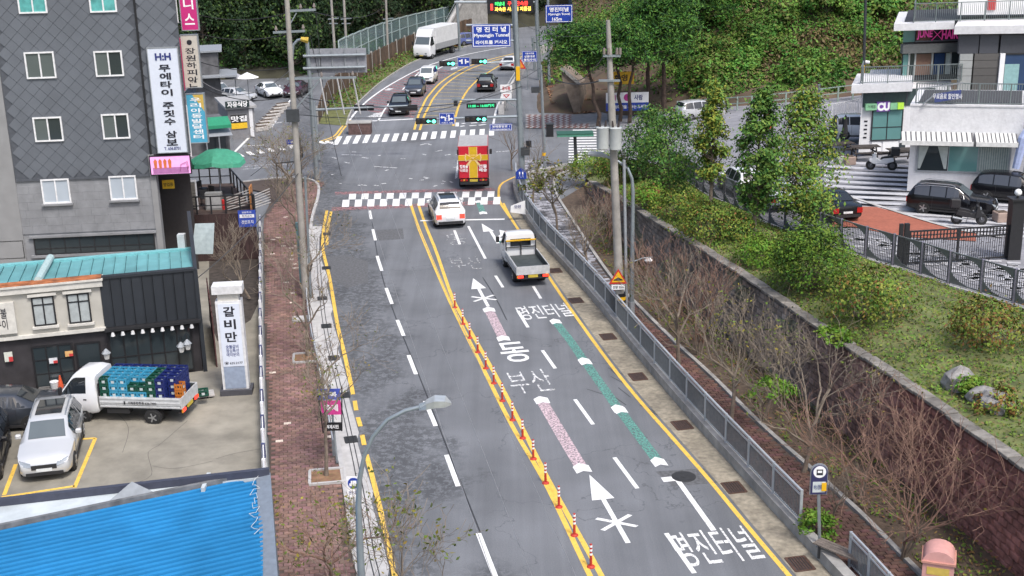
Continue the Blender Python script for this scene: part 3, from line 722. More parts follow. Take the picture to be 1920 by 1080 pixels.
LH = [Vector((-140,125,0)),G(-300,168,0),G(200,158,0),G(400,150,0),G(560,146,0),G(640,120,0),G(740,88,0),G(840,68,0),G(900,58,0),G(1000,50,0),G(1075,46,0)]
HILL_L,zl = hill('left_hillside',LH,[(12,300),(-140,300)],.75,mat('forest_floor',(.035,.034,.02),.95,var=.4,scale=.5))
def on_hill(zf,n,x0,x1,y0,y1,dmax,seed,hgt):
    """points scattered on the part of a hill that faces the camera"""
    r = np.random.RandomState(seed);xs,ys,Z,ins,D = zf.g;st = xs[1] - xs[0];x,y = r.uniform(x0,x1,n),r.uniform(y0,y1,n);fx,fy = np.clip((x - xs[0]) / st,0,len(xs) - 2),np.clip((y - ys[0]) / st,0,len(ys) - 2);i,j = fx.astype(int),fy.astype(int);u,v = fx - i,fy - j
    z = (Z[i,j] * (1 - u) + Z[i + 1,j] * u) * (1 - v) + (Z[i,j + 1] * (1 - u) + Z[i + 1,j + 1] * u) * v;q = np.stack([x,y,z - CZ],1);w = q @ np.array(_f);sx,sy = FPX * (q @ np.array(_rt)) / w,FPX * (q @ np.array(_up)) / w
    k = ins[i,j] & (D[i,j] > .3) & (D[i,j] < dmax) & (np.abs(sx) < 1150) & (sy < 720);P = np.stack([x,y,z],1)[k];out = []
    for p in P:
        nz = noise.noise(Vector((p[0] * .22,p[1] * .22,0))) + .5 * noise.noise(Vector((p[0] * .8,p[1] * .8,0)))
        if r.uniform(-1.5,.1) < nz: out.append((p[0],p[1],p[2] + r.uniform(0,.2 + hgt * max(0,nz + .3))))
    return out
Pk = [p for p in on_hill(zr,420000,10,85,88,150,40,5,.9) if not (p[0] < 15.5 and p[1] < 132 and random.random() > .12)]
Pk += on_hill(zr,110000,3,45,128,210,70,9,.9)
tag(leaves('hill_undergrowth',Pk,np.tile((0,-.5,.8),(len(Pk),1)),np.full(len(Pk),.36),LF_HILL,None,.5,.8,6,[.36,.36,.16,.12],.14),kind='stuff')
Pk = on_hill(zl,160000,-75,10,110,175,18,6,.9)
tag(leaves('forest_undergrowth',Pk,np.tile((0,-.5,.8),(len(Pk),1)),np.full(len(Pk),.4),[leafmat('forest_leaf_mid',(.03,.055,.02)),LF_HILL[0]],None,.5,.8,7),kind='stuff')
Pl = []
while len(Pl) < 16000:
    x,y = rs.uniform(2,17),rs.uniform(92,135);z,i_,d = zr(x,y)
    if i_ and d > .2: Pl.append((x,y,z + .05))
tag(leaves('leaf_litter',Pl,np.tile((0,0,1),(len(Pl),1)),np.full(len(Pl),.25),[leafmat('litter_brown',(.20,.10,.055)),leafmat('litter_tan',(.27,.17,.10)),leafmat('litter_dark',(.10,.055,.035))],None,.6,.3,7),kind='stuff')
# ============================================================ BUILDINGS
def wb(mb,name,mats,th,parent=None,**k):
    """build a part given in world coordinates under thing th (or under its part)"""
    inv = locm(th).inverted();mb.v = [tuple(inv @ Vector(v)) for v in mb.v];return mb.build(name,mats,parent or th,**k)
class Face(Wall):
    """facade frame: x along, y into the building, z up"""
    def __init__(s,p,deg,back=0.0):
        a = RAD(deg);u = Vector((math.cos(a),math.sin(a),0));nin = Vector((-u.y,u.x,0));p = V2(p) + nin * back
        Wall.__init__(s,p,p + u * 10);s.fm = Matrix(((u.x,nin.x,0,s.o.x),(u.y,nin.y,0,s.o.y),(0,0,1,0),(0,0,0,1)))
        s.lm = s.fm @ Matrix(((1,0,0,0),(0,0,-1,0),(0,1,0,0),(0,0,0,1)))
    def rect(s,x0,y0,x1,y1,off=0.0):
        a,b,c,d = s.at(x0,y0,off),s.at(x1,y0,off),s.at(x1,y1,off),s.at(x0,y1,off)
        return ((a[0] + d[0]) / 2,(b[0] + c[0]) / 2,(c[1] + d[1]) / 2,(a[1] + b[1]) / 2)
    sk = 0.0;skp = 0.0
    def pt(s,a,z,off=0): return Wall.pt(s,a + s.skp * max(0,-off),z,off)
    def box(s,mb,x0,x1,y0,y1,z0,z1,mi=0):
        if s.skp and y1 - y0 <= 1.5: d = s.skp * max(0,y0);x0 += d;x1 += d
        if s.sk and y1 - y0 > 1.5: return mb.prism([(x0 + y0 * s.sk,y0),(x1 + y0 * s.sk,y0),(x1 + y1 * s.sk,y1),(x0 + y1 * s.sk,y1)],z0,z1,'z',mi,s.fm)
        return mb.box(x0,x1,y0,y1,z0,z1,mi,s.fm)
def text_on(th,F,body,cx,cz,h,w,out,m,parent=None,bold=.012):
    return lettering(body,F.lm,cx,cz,h,w,out,m,parent or th,bold,pm=locm(th))
def window(th,F,x0,x1,z0,z1,fr,gl,out=.07,n=2,w=.06,sill=None,gls=None,name='window_frame',rows=None,parent=None,y0=0.0):
    mb = MB();F.box(mb,x0,x1,y0 - out,y0 + .02,z1 - w,z1);F.box(mb,x0,x1,y0 - out,y0 + .02,z0,z0 + w);F.box(mb,x0,x0 + w,y0 - out,y0 + .02,z0 + w,z1 - w);F.box(mb,x1 - w,x1,y0 - out,y0 + .02,z0 + w,z1 - w)
    iw = (x1 - x0 - 2 * w);
    for k in range(1,n): x = x0 + w + iw * k / n;F.box(mb,x - w * .45,x + w * .45,y0 - out + .012,y0 + .02,z0 + w,z1 - w)
    for r in rows or []: z = z0 + (z1 - z0) * r;F.box(mb,x0 + w,x1 - w,y0 - out + .016,y0 + .02,z - w * .4,z + w * .4)
    fo = wb(mb,name,fr,th,parent)
    for k in range(n):
        q = MB();F.box(q,x0 + w + iw * k / n,x0 + w + iw * (k + 1) / n,y0 - out * .45 + .004 * (k % 2),y0 + .015,z0 + w,z1 - w);wb(q,'pane',gls[k] if gls else gl,th,fo)
    if sill: q = MB();F.box(q,x0 - .08,x1 + .08,y0 - out - .09,y0 + .02,z0 - .1,z0 - .003);wb(q,'sill',sill,th,fo)
    return fo
WFR = mat('white_window_frame',(.72,.72,.72),.5);GL_D = glass('dark_glass',(.03,.04,.045));GL_M = glass('grey_glass',(.10,.12,.12));GL_B = glass('blind_behind_glass',(.42,.47,.52),.2);GL_T = glass('teal_glass',(.12,.26,.25));GL_BL = glass('blue_glass',(.03,.06,.14))
BLACKM = mat('black_metal',(.018,.018,.02),.5);BLK = mat('black_paint',(.012,.012,.014),.5);WHT = mat('white_panel',(.68,.68,.69),.5,var=.05);WHTB = mat('bright_white',(.8,.8,.8),.6,var=.03)
INK = mat('black_ink',(.012,.012,.02),.7,var=.02);INKB = mat('navy_ink',(.02,.03,.16),.6,var=.02);INKW = mat('white_ink',(.82,.82,.82),.7,var=.02)
STONE = mat('grey_stone_cladding',(.24,.245,.255),.85,var=.12,scale=2,bump=.4,bscale=10,dirt=.15);STEEL = mat('galvanised_steel',(.38,.40,.42),.45,.6,.1,5);STEEL_P = mat('painted_grey_steel',(.30,.32,.34),.5,.2,.08)
# ---------------- big grey building on the left
FB = Face(G(305,530),5);gb = thing('grey_building','tall grey building with diamond shingles, white windows and vertical shop signs','building',tuple(FB.pt(0,0)))
xl,zl0 = FB.at(18,250);xr = FB.at(352,230)[0];xj = FB.at(268,150)[0];zb = FB.at(160,333)[1];zs = FB.at(320,288)[1];xlo = FB.at(303,430)[0]
SHC = mat('shingle',(.122,.134,.152),.6,var=.07,scale=1.2,dirt=.08,tint=True);SHB = mat('shingle_backing',(.075,.082,.095),.8)
SK = math.tan(RAD(11))                                           # the side wall runs back at an angle
def skew(m,x0,x1,y0,y1,z0,z1): m.prism([(x0,y0),(x1 - y0 * SK,y0),(x1 - y1 * SK,y1),(x0,y1)],z0,z1,'z',0,FB.fm)
m = MB();skew(m,-14,xr,0,14,zs,22);FB.box(m,-14,xj,.001,10,zb,zs);wb(m,'upper_wall',SHB,gb)
m = MB();skew(m,-14,xlo,.02,14,0,zb - .003);wb(m,'stone_wall',STONE,gb)
m = MB();FB.box(m,-14,xl - .05,-.06,.3,0,22);wb(m,'end_pilaster',mat('light_grey_cladding',(.25,.25,.25),.8,var=.08,scale=1.5),gb)
m = MB();FB.box(m,xj - .05,xj + .05,-.06,.02,zb,22);wb(m,'cladding_joint',BLK,gb)
m = MB();FB.box(m,xl,xj + .0,-.05,.02,zb - .07,zb + .05);wb(m,'cladding_trim',SHB,gb)
# stone courses of the lower wall
rnd = random.Random(12);cnt = 0
z = 2.95
while z < zb - .4:
    x = -7.6 - rnd.uniform(0,.6)
    while x < xlo - .1:
        w_ = .82;x1 = min(x + w_,xlo);q = MB();t = rnd.uniform(0,.02);F_ = FB;q.box(x + .003,x1 - .003,-.02 - t * .3,.02,z + .003,z + .417 if z + .42 < zb - .02 else zb - .03,0,FB.fm);wb(q,'stone_panel',STONE,gb);x += w_;cnt += 1
    z += .42
# diamond shingles
s = .5;h = s / math.sqrt(2);tiles = []
for j in range(-2,60):
    for i in range(-40,40):
        x = i * 2 * h + (h if j % 2 else 0);z = zb + j * h
        if x - h * .75 < xl or x + h * .75 > xr or z - h * .5 < (zb if x < xj else zs): continue
        if abs(x - xj) < h * .55: continue
        tiles.append((z,x))
tiles.sort()
def shingle(mb,M,t):
    g = .009;a = h - g;vs = [M @ Vector(v) for v in [(0,-.034,-a),(a,-.022,0),(0,-.010,a),(-a,-.022,0),(0,.004,-a),(a,.004,0),(0,.004,a),(-a,.004,0)]]
    mb.add(vs,[(0,1,2,3),(0,4,5,1),(0,3,7,4),(1,5,6,2),(2,6,7,3)],0,t)
pr = []
for k in range(8):
    q = MB();shingle(q,Matrix(),rnd.uniform(.95,1.05));o = q.build('shingle',SHC);pr.append(o.data);bpy.data.objects.remove(o)
inv = locm(gb).inverted();fld = MB()
for k,(z,x) in enumerate(tiles):
    M = inv @ FB.fm @ Matrix.Translation((x,0,z))
    if k < 300: inst('shingle',rnd.choice(pr),M.translation,(0,0,FB.rot),parent=gb)
    else: shingle(fld,M,rnd.uniform(.95,1.05))
if fld.v: tag(fld.build('shingle_field',SHC,gb),kind='stuff')
FILM = mat('teal_window_film',(.10,.36,.34),.3,var=.3,scale=3)
for (a,b,c,d),gg in [((32,-42,86,25),[FILM,FILM]),((166,-42,217,23),[FILM,FILM]),((48,97,104,147),[GL_M,GL_M]),((178,95,231,143),[GL_M,GL_D]),((64,219,118,265),[GL_M,GL_D]),((192,213,243,260),[GL_M,GL_D])]:
    window(gb,FB,*FB.rect(a,b,c,d),WFR,GL_M,gls=gg,out=.1,w=.075)
for a,b,c,d in ((79,335,132,381),(206,329,257,374)): window(gb,FB,*FB.rect(a,b,c,d),WFR,GL_B,out=.1,w=.075,sill=STONE)
x0,x1,z0,z1 = FB.rect(64,441,291,473);window(gb,FB,x0,x1,z0,z1,BLACKM,GL_D,n=8,out=.06,w=.05,rows=[.35]);m = MB();FB.box(m,x0 - .2,x1 + .15,-.14,.02,z1,z1 + .12);FB.box(m,x0 - .2,x1 + .15,-.12,.02,z0 - .14,z0 - .01);wb(m,'window_surround',STONE,gb)
x0,x1,z0,z1 = FB.rect(-40,452,46,486);window(gb,FB,x0,x1,z0,z1,BLACKM,GL_D,n=3,out=.06,w=.05,rows=[.35])
# side wall windows and entrance recess
m = MB();m.prism([(xlo - .6,2.2),(xr - .1 - 2.2 * SK,2.2),(xr - .1 - 14 * SK,14),(xlo - 3.2,14)],0,zs - .003,'z',0,FB.fm);wb(m,'entrance_wall',mat('dark_entrance',(.03,.026,.026),.7),gb)
m = MB();FB.box(m,xlo - .28,xlo + .02,-.08,.5,0,zs);wb(m,'corner_pillar',mat('light_grey_cladding',(.25,.25,.25),.8),gb)
for k in range(3):
    z = 6.6 + 3.4 * k;q = MB();q.prism([(xr - .3 * SK - .01,.3),(xr - .3 * SK + .06,.3),(xr - 1.3 * SK + .06,1.3),(xr - 1.3 * SK - .01,1.3)],z,z + 2.6,'z',0,FB.fm);wb(q,'side_banner',mat('red_banner',(.42,.03,.10),.6) if k == 1 else WHT,gb)
# signs on it (each its own thing)
SGN = mat('lit_sign_white',(.62,.66,.74),.4,var=.03)
def sign_box(name,label,F,r,out0,th_,face,cat='sign',edge=None,group=None):
    x0,x1,z0,z1 = r;t = thing(name,label,cat,tuple(F.pt((x0 + x1) / 2,z0,out0)),F.rot,group);m = MB();F.box(m,x0,x1,-out0 - th_,-out0,z0,z1)
    wb(m,'panel',face,t)
    if edge:
        m = MB();e = .045
        for q in ((x0 - e,x1 + e,z1,z1 + e),(x0 - e,x1 + e,z0 - e,z0),(x0 - e,x0,z0,z1),(x1,x1 + e,z0,z1)): F.box(m,q[0],q[1],-out0 - th_ - .02,-out0,q[2],q[3])
        wb(m,'frame',edge,t)
    return t
r = FB.rect(288,89,343,284);t = sign_box('vertical_sign','tall white vertical sign with black Hangul for martial arts on the grey building',FB,r,.04,.2,SGN,edge=STEEL)
x0,x1,z0,z1 = r;cx = (x0 + x1) / 2;o_ = .262;zt = z1 - .78;stp = (z1 - z0 - 1.5) / 9.2
lettering('H:H',FB.lm,cx,z1 - .42,.36,.78,o_,INKB,t,.04,pm=locm(t))
for k,ch in enumerate('무에타이 주짓수 삼보'):
    if ch == ' ': zt -= stp * .6;continue
    text_on(t,FB,ch,cx + .02,zt - stp / 2,stp * .84,.56,o_,INK,bold=.03);zt -= stp
text_on(t,FB,'T. 636.8701',cx,z0 + .2,.16,.8,o_,INKB,bold=.02)
FBS = Face(FB.pt(xr,0) ,5,1.0)    # blade signs stick out of the side wall, a metre behind the corner
def blade(label,px,face,chars,ink,cat='sign',name='blade_sign',chh=.42,extra=None,top=.3,step=None):
    r = FBS.rect(*px);t = sign_box(name,label,FBS,r,0,.3,face,cat,STEEL);x0,x1,z0,z1 = r;cx = (x0 + x1) / 2;n = len(chars);st = step or (z1 - z0 - top - .15) / n
    for k,ch in enumerate(chars): text_on(t,FBS,ch,cx,z1 - top - st * (k + .5),min(chh,st * .82),(x1 - x0) * .62,.305,ink,bold=.02)
    if extra: extra(t,x0,x1,z0,z1)
    for z in (z0 + .3,z1 - .3): m = MB();m.box(x0 - .6,x0 - .003,.05,.12,z,z + .07,0,FBS.fm);wb(m,'bracket',STEEL,t)
    return t
blade('magenta blade sign with white Hangul at the top of the signs',(338,-70,368,55),mat('magenta_sign',(.50,.02,.17),.5,var=.04),'휘트니스',INKW,chh=.55,top=.1)
def ex1(t,x0,x1,z0,z1):
    m = MB();m.cyl(FBS.pt((x0 + x1) / 2,z1 - .35,.305),FBS.pt((x0 + x1) / 2,z1 - .35,.312),.13,16);wb(m,'emblem',INK,t);text_on(t,FBS,'학원',(x0 + x1) / 2,z0 + .3,.16,.34,.305,INK)
blade('beige blade sign of a piano school with thin black Hangul',(345,65,375,162),mat('beige_sign',(.50,.47,.41),.6,var=.05),'장원하피아노',INK,extra=ex1,top=.6,step=.36,chh=.3)
def ex2(t,x0,x1,z0,z1):
    m = MB();m.poly([FBS.pt(x0 + .3,z1 - .02,.303),FBS.pt(x1 - .02,z1 - .02,.303),FBS.pt(x1 - .02,z1 - .9,.303)]);wb(m,'yellow_corner',mat('mustard_paint',(.55,.38,.08),.6),t)
blade('sky-blue blade sign with white Hangul and a mustard corner',(355,175,387,265),mat('sky_blue_sign',(.07,.34,.50),.5,var=.05),'우리아동발달센터',INKW,extra=ex2,top=.15)
t = sign_box('led_billboard','pink lit billboard picturing exercise figures below the martial arts sign',FB,FB.rect(284,291,358,324),.1,.15,mat('pink_screen',(.72,.32,.62),.4,emit=.35),'billboard',BLK)
x0,x1,z0,z1 = FB.rect(284,291,358,324);m = MB();F_ = FB;F_.box(m,x0 + .1,x1 - .1,-.256,-.25,z0 + .02,z0 + .34);wb(m,'printed_floor',mat('mauve_print',(.42,.16,.36),.6),t)
for k in range(4):
    q = MB();q.prism([(-.06,0),(.06,0),(.09,.38),(0,.5),(-.09,.38)],-.262,-.258,M=FB.fm @ Matrix.Translation((x0 + .25 + .24 * k,0,z0 + .3)));wb(q,'printed_figure',mat('orange_print',(.62,.16,.05),.6),t)
q = MB();M = FB.fm @ Matrix.Translation((x0 + 1.45,0,z0 + .12))
for a,b,w in (((0,0),(.08,.38),.07),((.42,0),(.36,.38),.07),((.05,.36),(.4,.5),.12),((.4,.5),(.46,.15),.06)): q.bar(M @ Vector((a[0],-.262,a[1])),M @ Vector((b[0],-.262,b[1])),w,.006)
wb(q,'printed_figure',mat('maroon_print',(.22,.03,.05),.6),t)
t = sign_box('yellow_sign','small yellow square sign above the deck stairs',FB,FB.rect(305,337,327,353,-1.6),-1.6,.1,mat('yellow_sign',(.72,.45,.02),.5),'sign');x0,x1,z0,z1 = FB.rect(305,337,327,353,-1.6);text_on(t,FB,'영업중',(x0 + x1) / 2,(z0 + z1) / 2,.2,.5,-1.49,INK)
# ---------------- brown deck house
FD = Face(G(310,494),4);FD.sk = FD.skp = -.3;dk = thing('timber_deck','raised brown timber-clad terrace with railings between the grey building and the brick walk','terrace',tuple(FD.pt(0,0)))
x0,x1,z0,z1 = FD.rect(305,402,482,474);BRN = mat('brown_boards',(.052,.028,.026),.75,var=.2,scale=3,dirt=.2,rnd=.15);zd = z1;dd = 8.0
m = MB();FD.box(m,x0,x1,.03,dd,.0,zd - .05);wb(m,'core',BLK,dk)
n_ = 22
for k in range(n_):
    a = x0 + (x1 - x0) * k / n_;q = MB();FD.box(q,a + .006,a + (x1 - x0) / n_ - .006,-.01 - .008 * (k % 3),.03,.05,zd);wb(q,'board',BRN,dk)
for k in range(18):
    q = MB();FD.box(q,x0,x1,dd * k / 18 + .006,dd * (k + 1) / 18 - .006,zd - .05,zd);wb(q,'deck_plank',mat('deck_plank',(.075,.05,.042),.8,var=.25,scale=3,rnd=.2),dk)
for j,(yy,xa,xb) in enumerate([(.08,x0 + 1.2,x1),(dd - .1,x0 + 2.0,x1)]):
    m = MB();FD.box(m,xa,xb,yy,yy + .06,zd + .95,zd + 1.02);FD.box(m,xa,xb,yy,yy + .05,zd + .45,zd + .5)
    for k in range(6): x = xa + (xb - xa) * k / 5;FD.box(m,x - .04,x + .04,yy,yy + .07,zd,zd + 1.0)
    wb(m,'railing',BLACKM,dk)
m = MB();m.bar(FD.pt(x1 - .04,zd + .98,-.15),FD.pt(x1 - .04,zd + .98,-dd),.06,.07)
for k in range(7): FD.box(m,x1 - .09,x1 - .01,.3 + k * (dd - .5) / 6,.38 + k * (dd - .5) / 6,zd,zd + 1.0)
wb(m,'railing',BLACKM,dk)
m = MB();
for k in range(5):
    FD.box(m,x0 + 2.0,x0 + 2.6,1 + k * .02,1.04 + k * .02,zd + .1 + k * .3,zd + .16 + k * .3)
t = thing('folding_screen','grey louvred panel with pale frame standing on the deck','screen',tuple(FD.pt(x0 + 1.75,zd,-1.2)),FD.rot)
q = MB();F_ = FD;F_.box(q,x0 + 1.3,x0 + 1.38,1.2,1.28,zd,zd + 1.7);F_.box(q,x0 + 2.15,x0 + 2.23,1.2,1.28,zd,zd + 1.7);F_.box(q,x0 + 1.38,x0 + 2.15,1.2,1.28,zd + 1.62,zd + 1.7);wb(q,'frame',WHT,t)
for k in range(9): q = MB();F_.box(q,x0 + 1.38,x0 + 2.15,1.22,1.25,zd + .12 + k * .165,zd + .26 + k * .165);wb(q,'slat',mat('drab_slat',(.16,.15,.13),.7),t)
# white A-board, chairs, tables on the deck
t = thing('a_board','narrow pale grey A-board with dark lettering beside the deck steps','sign board',tuple(FD.pt(x0 + .25,zd,-.8)),FD.rot);q = MB()
q.add([FD.pt(x0 + a,zd + z,-y) for a,z,y in ((.05,0,.6),(.5,0,.6),(.45,1.55,.85),(.1,1.55,.85),(.05,0,1.1),(.5,0,1.1),(.45,1.55,.9),(.1,1.55,.9))],[(0,1,2,3),(4,7,6,5),(3,2,6,7),(0,3,7,4),(1,5,6,2)]);wb(q,'panel',mat('pale_blue_board',(.42,.47,.50),.5),t)
text_on(t,FD,'영\n업\n시\n간',x0 + .275,zd + 1.0,.9,.2,-.55 + .0,INK)
def chair(label,p,rot,m,group):
    t = thing('deck_chair',label,'chair',tuple(p),rot,group)
    b = MB();b.box(-.22,.22,-.22,.22,.42,.46);b.build('seat',m,t);b = MB();b.box(-.22,.22,.19,.23,.5,.88);b.build('backrest',m,t)
    for sx in (-1,1):
        for sy in (-1,1): b = MB();b.box(sx * .2 - .018,sx * .2 + .018,sy * .2 - .018,sy * .2 + .018,0,.42 if sy < 0 else .5);b.build('leg',BLACKM,t)
    return t
WOODW = mat('weathered_white_wood',(.46,.44,.42),.7,var=.2,rnd=.2)
c0 = chair('dark deck chair nearest the pale screen',FD.pt(x0 + 2.75,zd,-2.2),.4,BLACKM,'chairs on the deck')
dup(c0,FD.pt(x0 + 3.5,zd,-3.6),2.6,'dark deck chair under the green parasol','chairs on the deck');dup(c0,FD.pt(x0 + 4.2,zd,-2.8),-1.2,'dark deck chair in the middle of the terrace','chairs on the deck');dup(c0,FD.pt(x0 + 3.0,zd,-4.8),1.2,'dark deck chair at the back by the far railing','chairs on the deck')
t = thing('planter_cabinet','small grey cabinet with a red can on the deck','cabinet',tuple(FD.pt(x0 + 3.0,zd,-1.1)),FD.rot);q = MB();FD.box(q,x0 + 2.6,x0 + 3.5,1.0,1.5,zd,zd + .95);wb(q,'body',mat('grey_cabinet',(.24,.24,.23),.6),t);q = MB();FD.box(q,x0 + 2.66,x0 + 3.44,.98,1.0,zd + .1,zd + .85);wb(q,'door',mat('pale_cabinet',(.38,.38,.38),.6),t);q = MB();q.cyl(FD.pt(x0 + 3.62,zd,-1.1),FD.pt(x0 + 3.62,zd + .55,-1.1),.12,12);o = wb(q,'red_can',mat('red_can',(.5,.03,.03),.4),t)
for k in range(2):
    t = thing('plank_stack',['leaning bundle of pale slats on the deck','second bundle of pale slats by the deck edge'][k],'planks',tuple(FD.pt(x0 + 4.2 + 1.2 * k,zd,-.9)),FD.rot,'plank bundles on the deck')
    for j in range(6): q = MB();q.bar(FD.pt(x0 + 3.75 + 1.3 * k,zd + .06 + j * .13,-.7 - j * .02),FD.pt(x0 + 5.1 + 1.1 * k,zd + .35 + j * .15,-.9 - j * .02),.09,.03);wb(q,'slat',WOODW,t)
t = thing('parasol','green fabric parasol drooping over the deck tables','parasol',tuple(FD.pt(x0 + 4.0,zd,-4.6)));pc = FD.pt(x0 + 4.0,zd,-4.6);q = MB();q.tube([pc,pc + Vector((0,0,2.75))],.035,8);wb(q,'pole',STEEL,t);q = MB();tc = pc + Vector((0,0,2.8));n = 8;vs = [tc];fs = []
for ring,(rr_,zz) in enumerate([(.75,-.22),(1.55,-.62),(1.62,-.85)]):
    for k in range(n * 2): a = 2 * PI * k / (n * 2);sag = -.09 * (k % 2) * (ring > 0);vs.append(tc + Vector((math.cos(a) * rr_ * (1 - .07 * (k % 2)),math.sin(a) * rr_ * (1 - .07 * (k % 2)),zz + sag + .1 * math.sin(a * 3))))
for k in range(16): fs.append((0,1 + k,1 + (k + 1) % 16))
for rg in range(2):
    for k in range(16): fs.append((1 + rg * 16 + k,17 + rg * 16 + k,17 + rg * 16 + (k + 1) % 16,1 + rg * 16 + (k + 1) % 16))
q.add(vs,fs);wb(q,'canopy',mat('green_canvas',(.05,.27,.17),.7,var=.15,scale=4),t,smooth=True)
for a in range(8): q = MB();q.bar(tc + Vector((0,0,-.3)),tc + Vector((math.cos(a * PI / 4) * 1.5,math.sin(a * PI / 4) * 1.5,-.66)),.02);wb(q,'rib',STEEL,t)
x0b,x1b,z0b,z1b = FD.rect(447,394,480,425,.06);t = sign_box('notice_board','blue notice board with white panel hung on the deck front',FD,(x0b,x1b,z0b,z1b),.05,.06,mat('blue_notice',(.03,.07,.38),.5),'sign');q = MB();FD.box(q,x0b + .08,x1b - .08,-.118,-.112,z0b + (z1b - z0b) * .56,z0b + (z1b - z0b) * .76);wb(q,'white_strip',WHTB,t)
text_on(t,FD,'주차금지',(x0b + x1b) / 2,z0b + (z1b - z0b) * .66,.13,.55,.121,INKB);text_on(t,FD,'견인조치',(x0b + x1b) / 2,z0b + (z1b - z0b) * .3,.2,.65,.115,INKW);text_on(t,FD,'방문객 외',(x0b + x1b) / 2,z0b + (z1b - z0b) * .88,.11,.5,.115,INKW)
q = thing('orange_board','thin orange board standing on edge at the deck corner','sign board',tuple(FD.pt(x1 - .15,zd,-.5)),FD.rot);m = MB();FD.box(m,x1 - .2,x1 - .14,.3,1.3,zd,zd + 1.35);wb(m,'panel',mat('orange_board',(.48,.20,.06),.6),q)
# ---------------- shops further up the left side road
FS = Face(G(385,290),20);sh_ = thing('corner_shop','small shop with a green awning and grey lean-to beside the left side road','shop',tuple(FS.pt(0,0)))
GRNA = mat('green_awning',(.02,.23,.12),.6)
m = MB();x0,x1,z0,z1 = FS.rect(383,232,430,284);FS.box(m,x0 - 2.5,x1,0,5,0,z1);wb(m,'wall',mat('shop_wall',(.10,.10,.105),.8,var=.3,scale=2),sh_)
m = MB();m.add([FS.pt(a,z,o) for a,z,o in ((x0,z1 + .55,0),(x1,z1 + .55,0),(x1 + .1,z1 + .05,1.2),(x0 - .1,z1 + .05,1.2),(x1 + .1,z1 - .2,1.2),(x0 - .1,z1 - .2,1.2))],[(0,1,2,3),(3,2,4,5)]);wb(m,'awning',GRNA,sh_)
m = MB();m.add([FS.pt(a,z,o) for a,z,o in ((x0,z1 - .3,.0),(x1,z1 - .3,.0),(x1 + .1,z1 - .75,1.5),(x0 - .1,z1 - .75,1.5))],[(0,1,2,3)]);wb(m,'lean_to_roof',STEEL_P,sh_)
for x in (x0,(x0 + x1) / 2,x1): m = MB();m.bar(FS.pt(x,0,1.4),FS.pt(x,z1 - .72,1.4),.08);wb(m,'post',STEEL,sh_)
m = MB();FS.box(m,x0 + .2,x1 - .3,-.05,.0,.1,z1 - 1.1);wb(m,'shop_window',GL_D,sh_)
FS2 = Face(G(430,262),20);s2 = thing('diner','low grey eatery with a dark name board and yellow-black poster by the side road','restaurant',tuple(FS2.pt(0,0)))
x0,x1,z0,z1 = FS2.rect(428,203,478,255);m = MB();FS2.box(m,x0,x1,0,6,0,z1);wb(m,'wall',mat('grey_render',(.20,.20,.21),.8),s2);m = MB();FS2.box(m,x0 - .2,x1 + .2,-.25,6.2,z1,z1 + .2);wb(m,'roof',mat('pale_roof',(.34,.34,.34),.8),s2)
m = MB();FS2.box(m,x1 - .45,x1 - .15,-.06,0,.1,z1 - .1);wb(m,'white_jamb',WHT,s2)
a0,a1,b0,b1 = FS2.rect(433,215,463,241);t = sign_box('poster','black and yellow poster on the eatery front',FS2,(a0,a1,b0 + (b1 - b0) * .42,b1),.03,.05,BLK,'poster');m = MB();FS2.box(m,a0,a1,-.08,-.03,b0,b0 + (b1 - b0) * .41);wb(m,'yellow_half',mat('yellow_sign',(.72,.45,.02),.5),t)
text_on(t,FS2,'맛집',(a0 + a1) / 2,b0 + (b1 - b0) * .72,.5,1.3,.085,INKW,bold=.03)
a0,a1,b0,b1 = FS2.rect(421,188,466,200);t = sign_box('name_board','dark roof-edge name board with white Hangul on the eatery',FS2,(a0,a1,b0,b1),.3,.12,mat('dark_green_board',(.015,.03,.03),.6),'sign');text_on(t,FS2,'자유식당',(a0 + a1) / 2,(b0 + b1) / 2,.5,(a1 - a0) * .85,.425,INKW,bold=.03)
FS3 = Face(G(392,225),12);t = thing('shed','dark two-tier shed with a flat grey canopy behind the blue blade sign','shed',tuple(FS3.pt(0,0)));x0,x1,z0,z1 = FS3.rect(366,98,412,200);m = MB();FS3.box(m,x0,x1,0,5,0,z1);wb(m,'wall',mat('shop_wall',(.10,.10,.105),.8),t);m = MB();FS3.box(m,x0 - .3,x1 + 1.6,-1.2,4,z1 - 2.2,z1 - 2.05);wb(m,'canopy',STEEL_P,t);m = MB();FS3.box(m,x0 - .2,x1 + .4,-.3,5,z1,z1 + .15);wb(m,'roof',STEEL_P,t)
for k,(px,py,s_,lb) in enumerate([(447,178,.95,'grey-shaded round parasol in front of the yard cars, left one'),(470,178,1.05,'white round parasol in front of the yard cars, right one')]):
    p = G(px,py + 40);t = thing('round_parasol',lb,'parasol',tuple(p),0,'round parasols by the yard');h_ = 4.2 if False else 3.6;q = MB();q.tube([p,p + Vector((0,0,h_))],.04,8);wb(q,'pole',STEEL,t);q = MB();vs = [p + Vector((0,0,h_ + .5))];fs = []
    for k2 in range(14): a = 2 * PI * k2 / 14;vs.append(p + Vector((math.cos(a) * s_,math.sin(a) * s_,h_)))
    for k2 in range(14): fs.append((0,1 + k2,1 + (k2 + 1) % 14))
    q.add(vs,fs);wb(q,'canopy',WHTB if k else mat('grey_canvas',(.35,.35,.37),.7),t,smooth=True)
